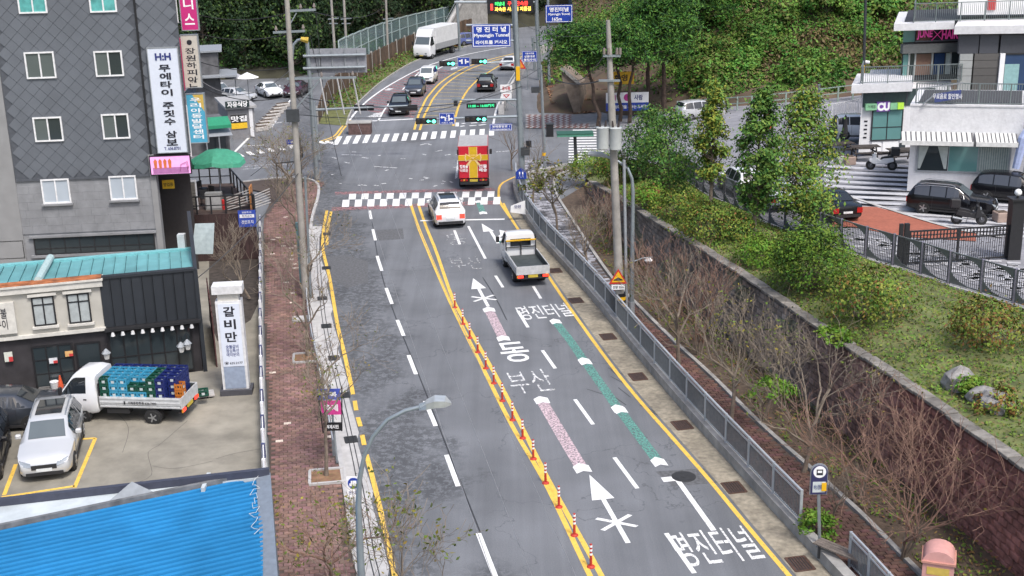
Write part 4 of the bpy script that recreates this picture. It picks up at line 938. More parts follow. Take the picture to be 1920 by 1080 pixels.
for k in range(8):
    p = G(488 + 6 * k,246 - 6.4 * k);t = thing('flower_planter','low planter of pale stones in the row along the side road, number %s from the front' % ['one','two','three','four','five','six','seven','eight'][k] if False else ['front','second','third','fourth','fifth','sixth','seventh','rearmost'][k] + ' low stone planter along the side road','planter',tuple(p),.6,'stone planters along the side road');q = MB();q.box(-.7,.7,-.28,.28,0,.4);q.build('trough',mat('planter_stone',(.40,.38,.36),.8,var=.3),t,bevel=.05);q = MB();q.box(-.6,.6,-.2,.2,.36,.45);q.build('soil',SOIL,t)
# ---------------- restaurant with black metal cladding and cream plaster front
FR_ = Face(G(382,697),15);rs_ = thing('restaurant','low restaurant with teal metal roof, black ribbed upper front and cream plaster left half','restaurant',tuple(FR_.pt(0,0)))
CREAM = mat('cream_plaster',(.47,.45,.40),.8,var=.06,scale=2,dirt=.12);DKB = mat('black_cladding',(.020,.024,.030),.55,var=.12,scale=1.5,rnd=.12);DKW = mat('dark_shopfront',(.030,.027,.030),.7,var=.3,scale=2);TEAL = mat('teal_roof_sheet',(.13,.34,.36),.55,var=.12,scale=1.2,dirt=.25,rnd=.06);RUST = mat('rusty_flashing',(.30,.10,.035),.8,var=.5,scale=3)
xm,zc = FR_.at(196,610);xL = -11.5;zt = FR_.at(200,520)[1];zlow = FR_.at(290,604)[1];ztr = FR_.at(370,505)[1]
m = MB();FR_.box(m,xL,-.02,.06,4.2,0,zlow);wb(m,'shopfront_wall',DKW,rs_)
m = MB();FR_.box(m,xL,xm,.0,.3,FR_.at(100,622)[1],zt - .05);wb(m,'cream_wall',CREAM,rs_)
m = MB();FR_.box(m,xL,xm + .12,-.16,.4,zt - .32,zt - .06);FR_.box(m,xL,xm + .16,-.22,.42,zt - .06,zt + .02);wb(m,'cornice',mat('cream_trim',(.60,.58,.53),.7,var=.08,dirt=.15),rs_)
m = MB();FR_.box(m,xL,xm + .1,-.18,.4,zt + .022,zt + .06);wb(m,'rusty_flashing',RUST,rs_)
zf = FR_.at(100,622)[1];m = MB();FR_.box(m,xL,xm + .05,-.14,.05,zf - .14,zf + .0);wb(m,'string_course',MATS['cream_trim'],rs_)
for a,b,c,d in ((61,555,104,610),(127,549,170,605)):
    x0,x1,z0,z1 = FR_.rect(a,b,c,d);window(rs_,FR_,x0,x1,z0,z1,BLK,GL_B,gls=[mat('roller_blind',(.36,.39,.39),.4)] * 2,out=.07,w=.06,rows=[.72],sill=MATS['cream_trim']);m = MB();FR_.box(m,x0 - .12,x1 + .12,-.12,.02,z1 + .02,z1 + .14);wb(m,'window_head',MATS['cream_trim'],rs_)
x0,x1,z0,z1 = FR_.rect(-10,566,30,625);m = MB();FR_.box(m,xL,x1,-.2,0,z0 + .02,z1);wb(m,'sign_panel',MATS['cream_trim'],rs_);text_on(rs_,FR_,'숯불\n구이',x1 - .55,(z0 + z1) / 2,.9,.5,.21,INK)
n = 9
for k in range(n):
    a,b = xm + (0 - xm) * k / n,xm + (0 - xm) * (k + 1) / n;m = MB();FR_.box(m,a + .012,b - .012,-.04,.06,zlow,ztr - .02);m.box(b - .04,b - .012,-.075,-.04,zlow,ztr - .02,0,FR_.fm);wb(m,'cladding_panel',DKB,rs_)
m = MB();FR_.box(m,xm,.0,.06,.3,zlow,ztr - .05);wb(m,'cladding_backing',BLK,rs_)
m = MB();FR_.box(m,xm,.1,-.1,.2,ztr - .02,ztr + .08);wb(m,'eaves_trim',DKB,rs_)
m = MB();FR_.box(m,xm,.1,-.35,.1,zlow - .12,zlow - .01);wb(m,'soffit_rail',BLACKM,rs_)
for k in range(9): x = xm + .3 + k * (-xm - .4) / 8.5;m = MB();c = FR_.pt(x,zlow - .16,.3);m.tube([c,c + Vector((0,0,-.16))],[.05,.09],8);o = wb(m,'spot_lamp',mat('lamp_white',(.6,.6,.6),.4),rs_)
m = MB();m.add([FR_.pt(x,z,-y) for x,y,z in ((0,-.1,0),(0,6.5,0),(0,6.5,ztr + 1.0),(0,2.5,ztr + .9),(0,-.1,ztr),(.16,-.1,0),(.16,6.5,0),(.16,6.5,ztr + 1.0),(.16,2.5,ztr + .9),(.16,-.1,ztr))],[(0,1,2,3,4),(5,9,8,7,6),(0,5,6,1),(4,3,8,9),(3,2,7,8),(0,4,9,5)]);wb(m,'side_fin',DKB,rs_)
# glazing of the ground floor: tall dark panes with black mullions, door
x0,x1,z0,z1 = FR_.rect(205,612,362,700)
window(rs_,FR_,x0,x1,.15,zlow - .25,BLK,GL_D,n=6,out=.05,w=.07,rows=[.45],name='shop_window')
x0,x1,z0,z1 = FR_.rect(63,640,140,728);fo = window(rs_,FR_,x0,x1,.1,zf - .55,BLK,GL_D,n=3,out=.05,w=.06,rows=[.33,.66],name='door_frame')
x0,x1,z0,z1 = FR_.rect(145,640,192,720);window(rs_,FR_,x0,x1,.8,zf - .6,BLK,GL_D,n=1,out=.04,w=.06,name='shop_window')
a0,a1,b0,b1 = FR_.rect(92,671,108,681,.07)
for lb,px,col,tx in (('red and white sticker on the restaurant door',(92,671,108,681),(.6,.6,.62),None),('orange and white notice on the restaurant door glass',(122,658,137,668),(.62,.36,.14),None),('white menu sheet beside the far-left restaurant door',(8,660,24,678),(.55,.57,.5),None)):
    rr_ = FR_.rect(*px,.08);t = sign_box('notice',lb,FR_,rr_,.08,.02,mat('notice_%d' % int(col[1] * 100),col,.6),'notice');
    q = MB();FR_.box(q,(rr_[0] + rr_[1]) / 2,rr_[1],-.106,-.1,rr_[2],(rr_[2] + rr_[3]) / 2);wb(q,'coloured_patch',mat('red_print',(.5,.04,.04),.6),t)
# lamps (wall lanterns)
for lb,px,py in (('white lantern lamp on the front wall left of the tall dark panes',200,668),('twin lantern lamp at the right end of the dark panes',340,655),('second lantern of the twin lamp nearest the corner',352,650)):
    a,z = FR_.at(px,py,.45);c = FR_.pt(a,z,.45);t = thing('wall_lantern',lb,'lamp',tuple(c),FR_.rot,'lanterns on the restaurant front');q = MB();q.tube([c + Vector((0,0,-.12)),c + Vector((0,0,.14))],[.09,.15],6);wb(q,'lamp_glass',mat('frosted_lamp',(.62,.62,.6),.3),t);q = MB();q.tube([c + Vector((0,0,.14)),c + Vector((0,0,.34))],[.2,.02],6);wb(q,'cap',STEEL_P,t);q = MB();q.bar(c + Vector((0,0,.36)),FR_.pt(a,z + .36,0),.04);q.bar(c + Vector((0,0,.3)),c + Vector((0,0,.38)),.03);wb(q,'arm',BLACKM,t)
for lb,a,col,hh in (('white bucket inside the restaurant entrance',105,(.5,.5,.5),.42),):
    c = FR_.pt(FR_.at(a,728)[0],0,.35);t = thing('bucket',lb,'bucket',tuple(c));q = MB();q.tube([c,c + Vector((0,0,hh))],[.13,.17],12);wb(q,'body',mat('white_plastic',(.55,.55,.55),.5),t);q = MB();q.tube([c + Vector((0,0,hh)),c + Vector((0,0,hh + .03))],.18,12);wb(q,'rim',WHT,t)
c = FR_.pt(FR_.at(117,728)[0],0,.4);t = thing('traffic_cone','orange cone by the restaurant entrance','traffic cone',tuple(c));q = MB();q.tube([c,c + Vector((0,0,.7))],[.15,.03],10);wb(q,'cone',mat('orange_plastic',(.6,.09,.03),.5),t);q = MB();q.box(-.2,.2,-.2,.2,0,.04);q.build('base',BLK,t)
m = MB();a,z = FR_.at(80,738);
dkk = thing('entrance_ramp','grey timber ramp of planks in front of the restaurant door','ramp',tuple(FR_.pt(FR_.at(120,745)[0],0,1.0)),FR_.rot)
for k in range(8): q = MB();xx = FR_.at(60,735)[0];FR_.box(q,xx + .3,xx + 2.8,-1.5 + k * .18,-1.34 + k * .18,.03,.12 + .008 * k);wb(q,'plank',mat('grey_plank',(.12,.115,.11),.8,var=.3,rnd=.2),dkk)
# teal roof: sheets between standing seams, from the eaves up to the ridge
def back_at(F,px,py,off): return F.at(px,py,-off)
zr0 = ztr - .05;ridge_z = FR_.at(200,482,-4.2)[1];eave_y,ridge_y = .35,4.2
k = 0;x = xL
while x < .0:
    x2 = min(x + .46,.0);q = MB();P = [(x + .01,eave_y,zr0),(x2 - .01,eave_y,zr0),(x2 - .01,ridge_y,ridge_z),(x + .01,ridge_y,ridge_z)]
    q.add([FR_.pt(a,zz,-y) for a,y,zz in P] + [FR_.pt(a,zz - .06,-y) for a,y,zz in P],[(0,1,2,3),(4,7,6,5),(0,4,5,1),(1,5,6,2),(0,3,7,4)])
    q.bar(FR_.pt(x2 - .02,zr0 + .02,-eave_y),FR_.pt(x2 - .02,ridge_z + .02,-ridge_y),.03,.06);wb(q,'roof_sheet',TEAL,rs_);x = x2
q = MB();q.bar(FR_.pt(xL,ridge_z + .04,-ridge_y),FR_.pt(.1,ridge_z + .04,-ridge_y),.3,.1);q.bar(FR_.pt(xL,ridge_z - .2,-ridge_y + .35),FR_.pt(.0,ridge_z - .2,-ridge_y + .35),.08,.06);wb(q,'ridge_cap',mat('teal_trim',(.16,.42,.44),.5),rs_)
q = MB();FR_.box(q,xL,-.02,ridge_y + .1,ridge_y + .3,0,ridge_z - .06);wb(q,'rear_wall',DKW,rs_)
q = MB();xa = FR_.at(72,510)[0];q.tube([FR_.pt(xa - .1,zr0 + .12,-.3),FR_.pt(xa + .1,ridge_z + .2,-4.2)],.16,10);wb(q,'roof_pipe',mat('pale_teal_pipe',(.38,.50,.50),.5),rs_)
q = MB();c = FR_.pt(-.35,ridge_z,-4.4);q.box(c.x - .16,c.x + .16,c.y - .16,c.y + .16,c.z - .5,c.z + .7);wb(q,'chimney',mat('pale_chimney',(.5,.52,.52),.7),rs_)
q = MB();q.poly([FR_.pt(.0,ridge_z - .3,-4.5),FR_.pt(.95,ridge_z - .4,-4.6),FR_.pt(1.15,ridge_z + .95,-4.9),FR_.pt(.3,ridge_z + 1.0,-4.9)]);wb(q,'translucent_sheet',mat('ribbed_sheet',(.30,.36,.37),.5),rs_)
# open frame and black fence to the right of the restaurant (side yard)
sy = thing('side_screen','dark rust-red timber screen along the restaurant side','screen',tuple(FR_.pt(.6,0,-1)));
for k in range(9):
    q = MB();q.box(.55,.6,.3 + k * .62,.86 + k * .62,0,2.3 + .08 * (k % 3),0,FR_.fm);wb(q,'board',mat('rust_red_board',(.075,.03,.028),.8,var=.2,rnd=.2),sy)
# ---------------- white sign pillar
FP = Face(G(419,742),5);pl_ = thing('sign_pillar','free-standing white sign pillar with black Hangul on the lot edge','sign',tuple(FP.pt(0,0)));x0,x1,z0,z1 = FP.rect(419,537,463,742);x0,x1 = 0.02,FP.at(468,738)[0];zt2 = FP.at(440,535)[1]
w_ = x1 - x0;q = MB();FP.box(q,x0,x1,0,.5,.25,zt2 * .86);wb(q,'column',mat('sign_frame_white',(.66,.66,.66),.6,dirt=.15),pl_);q = MB();FP.box(q,x0 + .1,x1 - .1,-.03,.0,zt2 * .27,zt2 * .84);wb(q,'face',SGN,pl_);q = MB();FP.box(q,x0 + .1,x1 - .1,-.025,.0,.3,zt2 * .265);wb(q,'lower_face',mat('blue_grey_panel',(.26,.31,.40),.5),pl_)
q = MB();FP.box(q,x0 + .1,x1 - .1,.05,.45,zt2 * .86,zt2 * .93);wb(q,'neck',mat('cream_trim',(.6,.58,.53),.7),pl_);q = MB();FP.box(q,x0 - .08,x1 + .08,-.1,.6,zt2 * .93,zt2);wb(q,'cap',MATS['sign_frame_white'],pl_);q = MB();FP.box(q,x0 - .12,x1 + .12,-.15,.65,0,.25);wb(q,'plinth',mat('dark_plinth',(.06,.06,.07),.7),pl_)
for k,ch in enumerate('갈비만'): text_on(pl_,FP,ch,(x0 + x1) / 2,zt2 * (.77 - .115 * k),.42,.46,.035,INK,bold=.03)
text_on(pl_,FP,'숯불갈비\n점심특선\n예약문의',(x0 + x1) / 2,zt2 * .415,.5,.5,.035,INKB);text_on(pl_,FP,'☎ 635.2177',(x0 + x1) / 2,zt2 * .30,.14,.72,.035,INK,bold=.02)
# ---------------- low wall and posts between lot and pavement
lw = thing('lot_wall','low pale concrete wall with dark rail posts between the lot and the left brick walk','wall',tuple(L_WALL[12]));inv = locm(lw).inverted();q = MB();line = [p for p in L_WALL if 35.5 < p.y < 74]
for a,b in zip(line,line[1:]): q.bar(Vector((a.x - .16,a.y,.3)),Vector((b.x - .16,b.y,.3)),.2,.62)
wb(q,'wall_body',mat('wall_plaster',(.36,.37,.35),.85,var=.2,scale=2,dirt=.3),lw)
for k,p in enumerate(line[::2]): q = MB();q.box(p.x - .22,p.x - .1,p.y - .05,p.y + .05,.61,1.15);wb(q,'post',mat('rail_blue',(.06,.07,.16),.5) if k % 2 else WHT,lw)
q = MB();q.tube([Vector((p.x - .16,p.y,1.1)) for p in line],.025,6);wb(q,'rail',WHT,lw)
# ---------------- blue corrugated roof in the foreground (lower left)
ZR = 4.0;br = thing('blue_roofed_house','foreground house with bright blue corrugated roof and pale concrete parapet, lower left corner','house',tuple(G(300,1000,0)))
BLUE = mat('blue_corrugated_sheet',(.018,.19,.42),.5,spec=.3,var=.1,scale=.8,dirt=.18,rnd=.05);PARC = mat('parapet_concrete',(.50,.55,.57),.85,var=.12,scale=1.5,dirt=.25);COPB = mat('dark_coping',(.045,.05,.075),.6)
# sheet: far edge from (0,995) to (485,892); corrugations run parallel to it; right edge x ~ 492 px
e0,e1 = G(-60,1006,ZR + .1),G(492,890,ZR + .1);u = (e1 - e0).normalized();v = Vector((u.y,-u.x,0));Lr = (e1 - e0).length;tilt = -.10
def rpt(a,b,h=0): return e0 + u * a + v * b + Vector((0,0,tilt * b + h))
def edge_u(b,px=493):
    lo,hi = 0.0,14.0
    for _ in range(30):
        md = (lo + hi) / 2;q = rpt(md,b) - Vector((0,0,CZ))
        if 960 + FPX * q.dot(_rt) / q.dot(_f) < px: lo = md
        else: hi = md
    return lo
pit = .195;k = 0;b = 0
while b < 9.0:
    q = MB();rows = [(b + pit * t,hh) for t,hh in ((0,-.09),(.17,-.09),(.27,.02),(.5,.03),(.73,.02),(.83,-.09),(1,-.09))]
    vs = []
    for bb,hh in rows: vs += [rpt(-2 + .0,bb,hh),rpt(edge_u(bb),bb,hh)]
    q.add(vs,[(2 * j,2 * j + 1,2 * j + 3,2 * j + 2) for j in range(6)]);wb(q,'corrugation',BLUE,br,smooth=True);b += pit
q = MB();q.add([rpt(-2,.1,-.2),rpt(Lr,.1,-.2),rpt(edge_u(9),9,-.2),rpt(-2,9,-.2)] + [Vector((p.x,p.y,0)) for p in (rpt(-2,.1),rpt(Lr,.1),rpt(edge_u(9),9),rpt(-2,9))],[(0,1,5,4),(1,2,6,5),(0,1,2,3),(2,3,7,6)]);wb(q,'wall',PARC,br)
# parapet slab beyond the sheet, dark coping along its outer edge
c0,c1 = G(-60,948,ZR + .25),G(505,884,ZR + .25);q = MB();a_ = rpt(-2,-.05,.02);b_ = rpt(Lr,-.05,.02)
q.add([a_,b_,c1 + Vector((0,-.1,-.1)),c0 + Vector((0,-.1,-.1)),Vector((a_.x,a_.y,0)),Vector((b_.x,b_.y,0)),Vector((c1.x,c1.y,0)),Vector((c0.x,c0.y,0))],[(0,1,2,3),(2,3,7,6),(1,2,6,5)]);wb(q,'parapet_slab',PARC,br)
q = MB();q.bar(c0,c1,.14,.2);wb(q,'coping',COPB,br)
q = MB();q.bar(rpt(-2,-.03,.07),rpt(Lr * .97,-.03,.05),.11,.14);wb(q,'flashing',mat('grey_flashing',(.14,.145,.15),.7,var=.4,scale=3),br)
q = MB();p = G(384,905,ZR + .15);q.bar(p + Vector((0,.5,0)),p + Vector((0.05,-.45,0)),.1,.12);wb(q,'joint',PARC,br)
q = MB();pp = [G(480,890,ZR + .16),G(507,886,ZR + .2),G(522,1100,ZR + .2 - .6),G(492,1100,ZR + .16 - .6)];q.add(pp + [Vector((p.x,p.y,0)) for p in pp],[(0,1,2,3),(1,2,6,5),(0,1,5,4)]);wb(q,'gutter_box',mat('side_gutter',(.16,.19,.23),.6),br)
q = MB();q.add([rpt(Lr * .45,-.12,.05),rpt(Lr * .62,-.1,.06),rpt(Lr * .55,-.5,.3),],[(0,1,2)]);wb(q,'roof_patch',mat('grey_patch',(.22,.24,.26),.8),br)
q = MB();pts = [rpt(Lr - .05,.1,.1)]
for k in range(26): pts.append(rpt(edge_u(.1 + k * .11) - .16 - .05 * (k % 3) + .09 * math.sin(k * 1.37 + .5 * math.sin(k * 3.1)),.1 + k * .11,.1 + .05 * math.sin(k * 3)))
q.tube(pts,.008,4);tag(wb(q,'loose_cable',mat('pale_cable',(.5,.52,.53),.6),br))
# ---------------- shop building on the right: convenience store, salon, upper terraces
ZP = 3.0;FC = Face(G(1613,286,ZP),4);cu = thing('shop_building','multi-level shop building with convenience store, hair salon and railed terraces at upper right','building',tuple(FC.pt(0,ZP)))
FC.sk = .42
GRY = mat('dark_grey_panel',(.06,.063,.075),.5,var=.08,rnd=.08);SLAB = mat('white_slab',(.62,.62,.63),.7,var=.06,dirt=.12);RAILM = mat('railing_grey',(.17,.20,.20),.5,.3)
x0,x1,z0,z1 = FC.rect(1613,168,1692,286)
m = MB();FC.box(m,x0,x1 + 3,.05,9,ZP,z1);wb(m,'store_wall',WHT,cu)
m = MB();FC.box(m,x0 + .1,x1 + 2,-.0,.05,FC.at(1650,200)[1],z1 - .02);wb(m,'fascia',mat('fascia_glass',(.05,.075,.075),.3),cu)
for px in (1657,1700): a = FC.at(px,185)[0];m = MB();FC.box(m,a - .04,a + .04,-.02,.0,FC.at(1650,200)[1],z1 - .02);wb(m,'fascia_mullion',GRY,cu)
r = FC.rect(1634,204,1692,263);window(cu,FC,r[0],r[1],r[2],r[3],BLACKM,GL_T,n=2,out=.06,w=.06,rows=[.42],name='store_window')
for (pa,pb,pc_,pd),hh in (((1634,266,1652,284),1),((1655,265,1684,284),1)): r = FC.rect(pa,pb,pc_,pd);m = MB();FC.box(m,r[0],r[1],.0,.05,r[2],r[3]);wb(m,'lower_panel',WHTB,cu)
r = FC.rect(1686,268,1697,290);m = MB();FC.box(m,r[0],r[1],.0,.05,ZP,r[3]);wb(m,'side_door',GL_D,cu)
a,z = FC.at(1623,245);m = MB();
for k in range(5): FC.box(m,a - .12 + .06 * (k % 2),a + .1,.03,.05,z - .5 + k * .26,z - .4 + k * .26)
wb(m,'printed_pictogram',INK,cu)
r = FC.rect(1604,157,1718,173,.6);m = MB();FC.box(m,r[0],r[1],-.6,4.2,r[2],r[3]);wb(m,'terrace_slab',SLAB,cu)
zter = r[3];r1 = r
def railing(th,pts,zb,h=1.05,m=None,sp=.13,parent=None,every=1.6):
    """railing along world points at height zb: top rail, bottom rail, posts, balusters"""
    rr_ = thing if False else None;q = MB()
    L = [Vector((p.x,p.y,zb)) for p in pts]
    for a,b in zip(L,L[1:]):
        q.bar(a + Vector((0,0,h)),b + Vector((0,0,h)),.06,.05);q.bar(a + Vector((0,0,.1)),b + Vector((0,0,.1)),.04,.04)
    tot = plen(L);n = int(tot / every) + 1
    for k in range(n + 1): p,_ = along(L,min(tot,k * every));q.bar(p,p + Vector((0,0,h)),.06)
    o = wb(q,'railing',m or RAILM,th);nb = int(tot / sp);q = MB()
    for k in range(nb): p,_ = along(L,k * sp);q.bar(p + Vector((0,0,.1)),p + Vector((0,0,h)),.022)
    tag(wb(q,'baluster_row',m or RAILM,th,o),kind='stuff');return o
FU = Face(FC.pt(0,0),4,2.6);FU.sk = .42
railing(cu,[FC.pt(r1[0] + .3 + 1.2,0,-2.4),FC.pt(r1[0] + .35,0,.45),FC.pt(FC.at(1797,140)[0],0,.45)],zter)
r = FU.rect(1690,95,1797,160);xs0,xs1 = FU.at(1690,120)[0],FU.at(1797,120)[0];zg0,zg1 = FU.at(1740,98)[1],FU.at(1740,81)[1];ztop = FU.at(1740,52)[1]
m = MB();FU.box(m,xs0,xs1 + 6,.1,8,zter - .4,ztop + .4);wb(m,'salon_wall',mat('salon_dark',(.035,.035,.04),.6),cu)
m = MB();FU.box(m,xs0 - .1,xs1,-.35,.1,zg0,zg1);wb(m,'salon_ledge',mat('salon_grey',(.10,.105,.105),.6),cu)
for pa,pb,mm,nm in ((1693,1702,GL_T,'salon_window'),(1705,1714,GL_D,'salon_window'),(1716,1745,mat('tan_shutter',(.17,.10,.07),.7),'shutter'),(1751,1770,GL_BL,'salon_window'),(1773,1780,mat('pale_panel',(.45,.5,.46),.6),'pale_panel'),(1783,1795,GL_D,'salon_window')):
    a0,b0 = FU.at(pa,125)[0],FU.at(pb,125)[0];m = MB();FU.box(m,a0,b0,.02,.1,zter,zg0 - .1);wb(m,nm,mm,cu)
for pa in (1703.5,1715,1747,1781): a0 = FU.at(pa,125)[0];m = MB();FU.box(m,a0 - .05,a0 + .05,-.03,.1,zter,zg0);wb(m,'mullion',mat('pale_frame',(.4,.42,.4),.5),cu)
for pa,pb,mm in ((1694,1716,GL_T),(1718,1744,MATS['tan_shutter']),(1748,1795,GL_D)):
    a0,b0 = FU.at(pa,70)[0],FU.at(pb,70)[0];m = MB();FU.box(m,a0,b0,.03,.1,zg1 + .1,ztop + .35);wb(m,'upper_window',mm,cu)
t = thing('salon_sign','magenta letters reading JUN HAIR with scissors on the upper floor','sign',tuple(FU.pt((xs0 + xs1) / 2,zg1)));a0,b0 = FU.at(1716,64)[0],FU.at(1794,60)[0];za,zb_ = FU.at(1750,74)[1],FU.at(1750,54)[1]
MAG = mat('magenta_letters',(.55,.05,.25),.4,emit=.12);m = MB();FU.box(m,a0 - .1,b0 + .1,-.28,-.22,za - .1,za - .02);FU.box(m,a0 - .1,b0 + .1,-.28,-.22,zb_ + .02,zb_ + .08);wb(m,'rail',GRY,t)
wd = b0 - a0;text_on(t,FU,'JUNE',a0 + wd * .19,(za + zb_) / 2,(zb_ - za) * .9,wd * .37,.29,MAG,bold=.035);text_on(t,FU,'HAIR',a0 + wd * .80,(za + zb_) / 2,(zb_ - za) * .9,wd * .40,.29,MAG,bold=.035)
q = MB();c = a0 + wd * .49;zz = (za + zb_) / 2;q.bar(FU.pt(c - .35,zz - .35,.3),FU.pt(c + .35,zz + .35,.3),.1,.02);q.bar(FU.pt(c - .35,zz + .35,.3),FU.pt(c + .35,zz - .35,.3),.1,.02);wb(q,'scissors',MAG,t)
r = FU.rect(1687,46,1800,56,.9);m = MB();FU.box(m,r[0],r[1],-.9,7,r[2],r[3] + .1);wb(m,'upper_slab',SLAB,cu);ztu = r[3] + .1
railing(cu,[FU.pt(FU.at(1706,40)[0] + 1.3,0,-2.5),FU.pt(FU.at(1706,40)[0],0,.6),FU.pt(FU.at(1800,40)[0],0,.6),FU.pt(FU.at(2000,40)[0],0,.6)],ztu,1.2)
FT = Face(G(1800,300,ZP),-6,3.2);FT.sk = .3
r = FT.rect(1794,48,2000,63,.5);m = MB();FT.box(m,r[0],r[1],-.5,6,r[2],r[3]);wb(m,'upper_slab',SLAB,cu)
za_,zb2 = FT.at(1850,100)[1],FT.at(1850,65)[1]
for pa,pb in ((1798,1835),(1837,1872),(1876,2010)): a0,b0 = FT.at(pa,80)[0],FT.at(pb,80)[0];m = MB();FT.box(m,a0,b0,-.05,.3,za_,zb2);wb(m,'grey_panel',GRY,cu)
zt_ = FT.at(1850,185)[1]
SID = mat('beige_siding',(.33,.34,.33),.7,var=.06,rnd=.06);SID2 = mat('brown_grey_siding',(.095,.09,.085),.7,var=.06,rnd=.08)
zz = zt_
while zz < za_ - .05:
    h_ = min(.48,za_ - zz)
    for pa,pb,mm in ((1797,1821,SID),(1824,1870,SID2)): a0,b0 = FT.at(pa,140)[0],FT.at(pb,140)[0];m = MB();FT.box(m,a0,b0,-.06 - .0,.2,zz + .012,zz + h_ - .012);wb(m,'siding_board',mm,cu)
    zz += .48
a0,b0 = FT.at(1797,140)[0],FT.at(2010,140)[0];m = MB();FT.box(m,a0,b0,.2,6,ZP,zb2 + .3);wb(m,'tower_core',BLK,cu)
a0,b0 = FT.at(1871,140)[0],FT.at(1877,140)[0];m = MB();FT.box(m,a0,b0 + .1,-.2,.2,zt_,za_);wb(m,'white_pier',WHTB,cu)
a0,b0 = FT.at(1879,140)[0],FT.at(2010,140)[0];window(cu,FT,a0,b0,zt_,za_,BLACKM,GL_BL,n=3,out=.1,w=.08,name='blue_window');a1_,b1_ = FT.at(1881,150)[0],FT.at(1908,150)[0];m = MB();FT.box(m,a1_,b1_,-.1,-.06,zt_ + .3,FT.at(1890,120)[1]);wb(m,'pale_blind',mat('aqua_blind',(.25,.42,.42),.5),cu)
m = MB();a0,b0 = FT.at(1790,10)[0],FT.at(2010,10)[0];FT.box(m,a0,b0,3.4,6,zb2 + .9,zb2 + 5);wb(m,'penthouse_wall',WHTB,cu);a0,b0 = FT.at(1880,10)[0],FT.at(1895,10)[0];m = MB();FT.box(m,a0,b0,3.3,3.4,zb2 + 1.2,zb2 + 4.0);wb(m,'red_stripe',mat('red_print',(.5,.04,.04),.6),cu);m = MB();FT.box(m,b0 + .1,b0 + 3,3.32,3.4,zb2 + 2.6,zb2 + 4.2);wb(m,'blue_stripe',mat('blue_print',(.06,.09,.42),.6),cu)
# white cafe block with striped awning in front
FW_ = Face(G(1700,359,ZP),-14);FW_.sk = .14;cf = thing('cafe','white rough-plastered cafe block with striped awning and curtained windows','cafe',tuple(FW_.pt(0,ZP)));PLS = mat('white_plaster',(.66,.66,.67),.85,var=.07,scale=6,bump=.5,bscale=9,dirt=.10)
zc_ = FW_.at(1790,200)[1];xe = FW_.at(1906,262)[0] + .3;m = MB();FW_.box(m,0 - .1,xe,.0,5.5,FW_.at(1780,262)[1],zc_);wb(m,'upper_wall',PLS,cf);m = MB();FW_.box(m,.0,xe - .3,.1,5.4,ZP,FW_.at(1780,262)[1] - .003);wb(m,'lower_wall',WHT,cf)
m = MB();FW_.box(m,-.14,xe + .04,-.04,5.5,zc_ + .003,zc_ + .1);wb(m,'parapet_cap',SLAB,cf);m = MB();FW_.box(m,.25,xe - .2,.3,5.2,zc_ + .1,zc_ + .13);wb(m,'roof_deck',mat('roof_deck_grey',(.05,.05,.055),.85,var=.2),cf)
r = FW_.rect(1718,268,1902,332);x0,x1 = FW_.at(1718,300)[0],xe - .5;zw0,zw1 = FW_.at(1720,322)[1],FW_.at(1720,270)[1]
CURT = mat('net_curtain',(.40,.44,.42),.8,var=.1);fo = window(cf,FW_,x0,x1,zw0,zw1,STEEL_P,GL_T,n=3,out=.02,w=.09,gls=[GL_D,GL_T,mat('striped_glass',(.22,.28,.27),.3)],name='cafe_window')
for s_ in (0,1):
    w3 = (x1 - x0) / 3;m = MB();xa = x0 + .1 + s_ * (w3 - .25);m.prism([(xa,zw0 + .2),(xa + .12,zw0 + .2),(xa + .5 * (1 - s_) + .15 * s_,zw1 - .1),(xa - .4 * s_,zw1 - .1)],-.045,-.02,'y',0,FW_.fm);wb(m,'curtain',CURT,cf)
for k in range(13): m = MB();xx = x0 + (x1 - x0) * (.68 + .31 * k / 13);FW_.box(m,xx,xx + .05,-.04,.0,zw0 + .15,zw1 - .1);wb(m,'blind_slat',CURT,cf)
AW0,AW1 = mat('white_awning',(.62,.62,.6),.7),mat('grey_awning_stripe',(.10,.10,.105),.7)
def awning(px0,px1,lb):
    a0,b0 = FW_.at(px0,252)[0],FW_.at(px1,262)[0];zt_a,zb_a = FW_.at(1760,247)[1] - .02,FW_.at(1760,247)[1] - .36;t = thing('awning',lb,'awning',tuple(FW_.pt(a0,zb_a)),FW_.rot,'striped awnings of the cafe');n = 21 if b0 - a0 > 3.2 else 15
    for k in range(n * 2):
        x,x2 = a0 + (b0 - a0) * k / (2 * n),a0 + (b0 - a0) * (k + 1) / (2 * n);q = MB();q.add([FW_.pt(x,zt_a,.0),FW_.pt(x2,zt_a,.0),FW_.pt(x2,zb_a,.95),FW_.pt(x,zb_a,.95),FW_.pt(x,zt_a - .03,.0),FW_.pt(x2,zt_a - .03,.0),FW_.pt(x2,zb_a - .03,.95),FW_.pt(x,zb_a - .03,.95)],[(0,1,2,3),(4,7,6,5),(3,2,6,7)]);wb(q,'stripe',AW1 if k % 3 == 2 else AW0,t)
    q = MB();q.box(a0,b0,-.98,-.95,zb_a - .22,zb_a + .02,0,FW_.fm);wb(q,'valance',AW0,t)
    return t
awning(1690,1822,'longer striped awning over the cafe windows');awning(1828,1905,'shorter striped awning at the right end of the cafe')
m = MB();a = FW_.at(1912,280)[0];c = FW_.pt(a,ZP,.6);t = thing('rolled_banner','pale blue folded banner hanging at the right corner of the cafe','banner',tuple(c));m.tube([c + Vector((.5,0,4.2)),c + Vector((.0,-.1,3.2)),c + Vector((-.25,-.1,1.6))],[.18,.28,.2],8);wb(m,'cloth',mat('pale_blue_cloth',(.36,.42,.62),.7),t);m = MB();m.tube([c + Vector((.5,0,4.4)),c + Vector((.1,0,0))],.04,6);wb(m,'pole',STEEL,t)
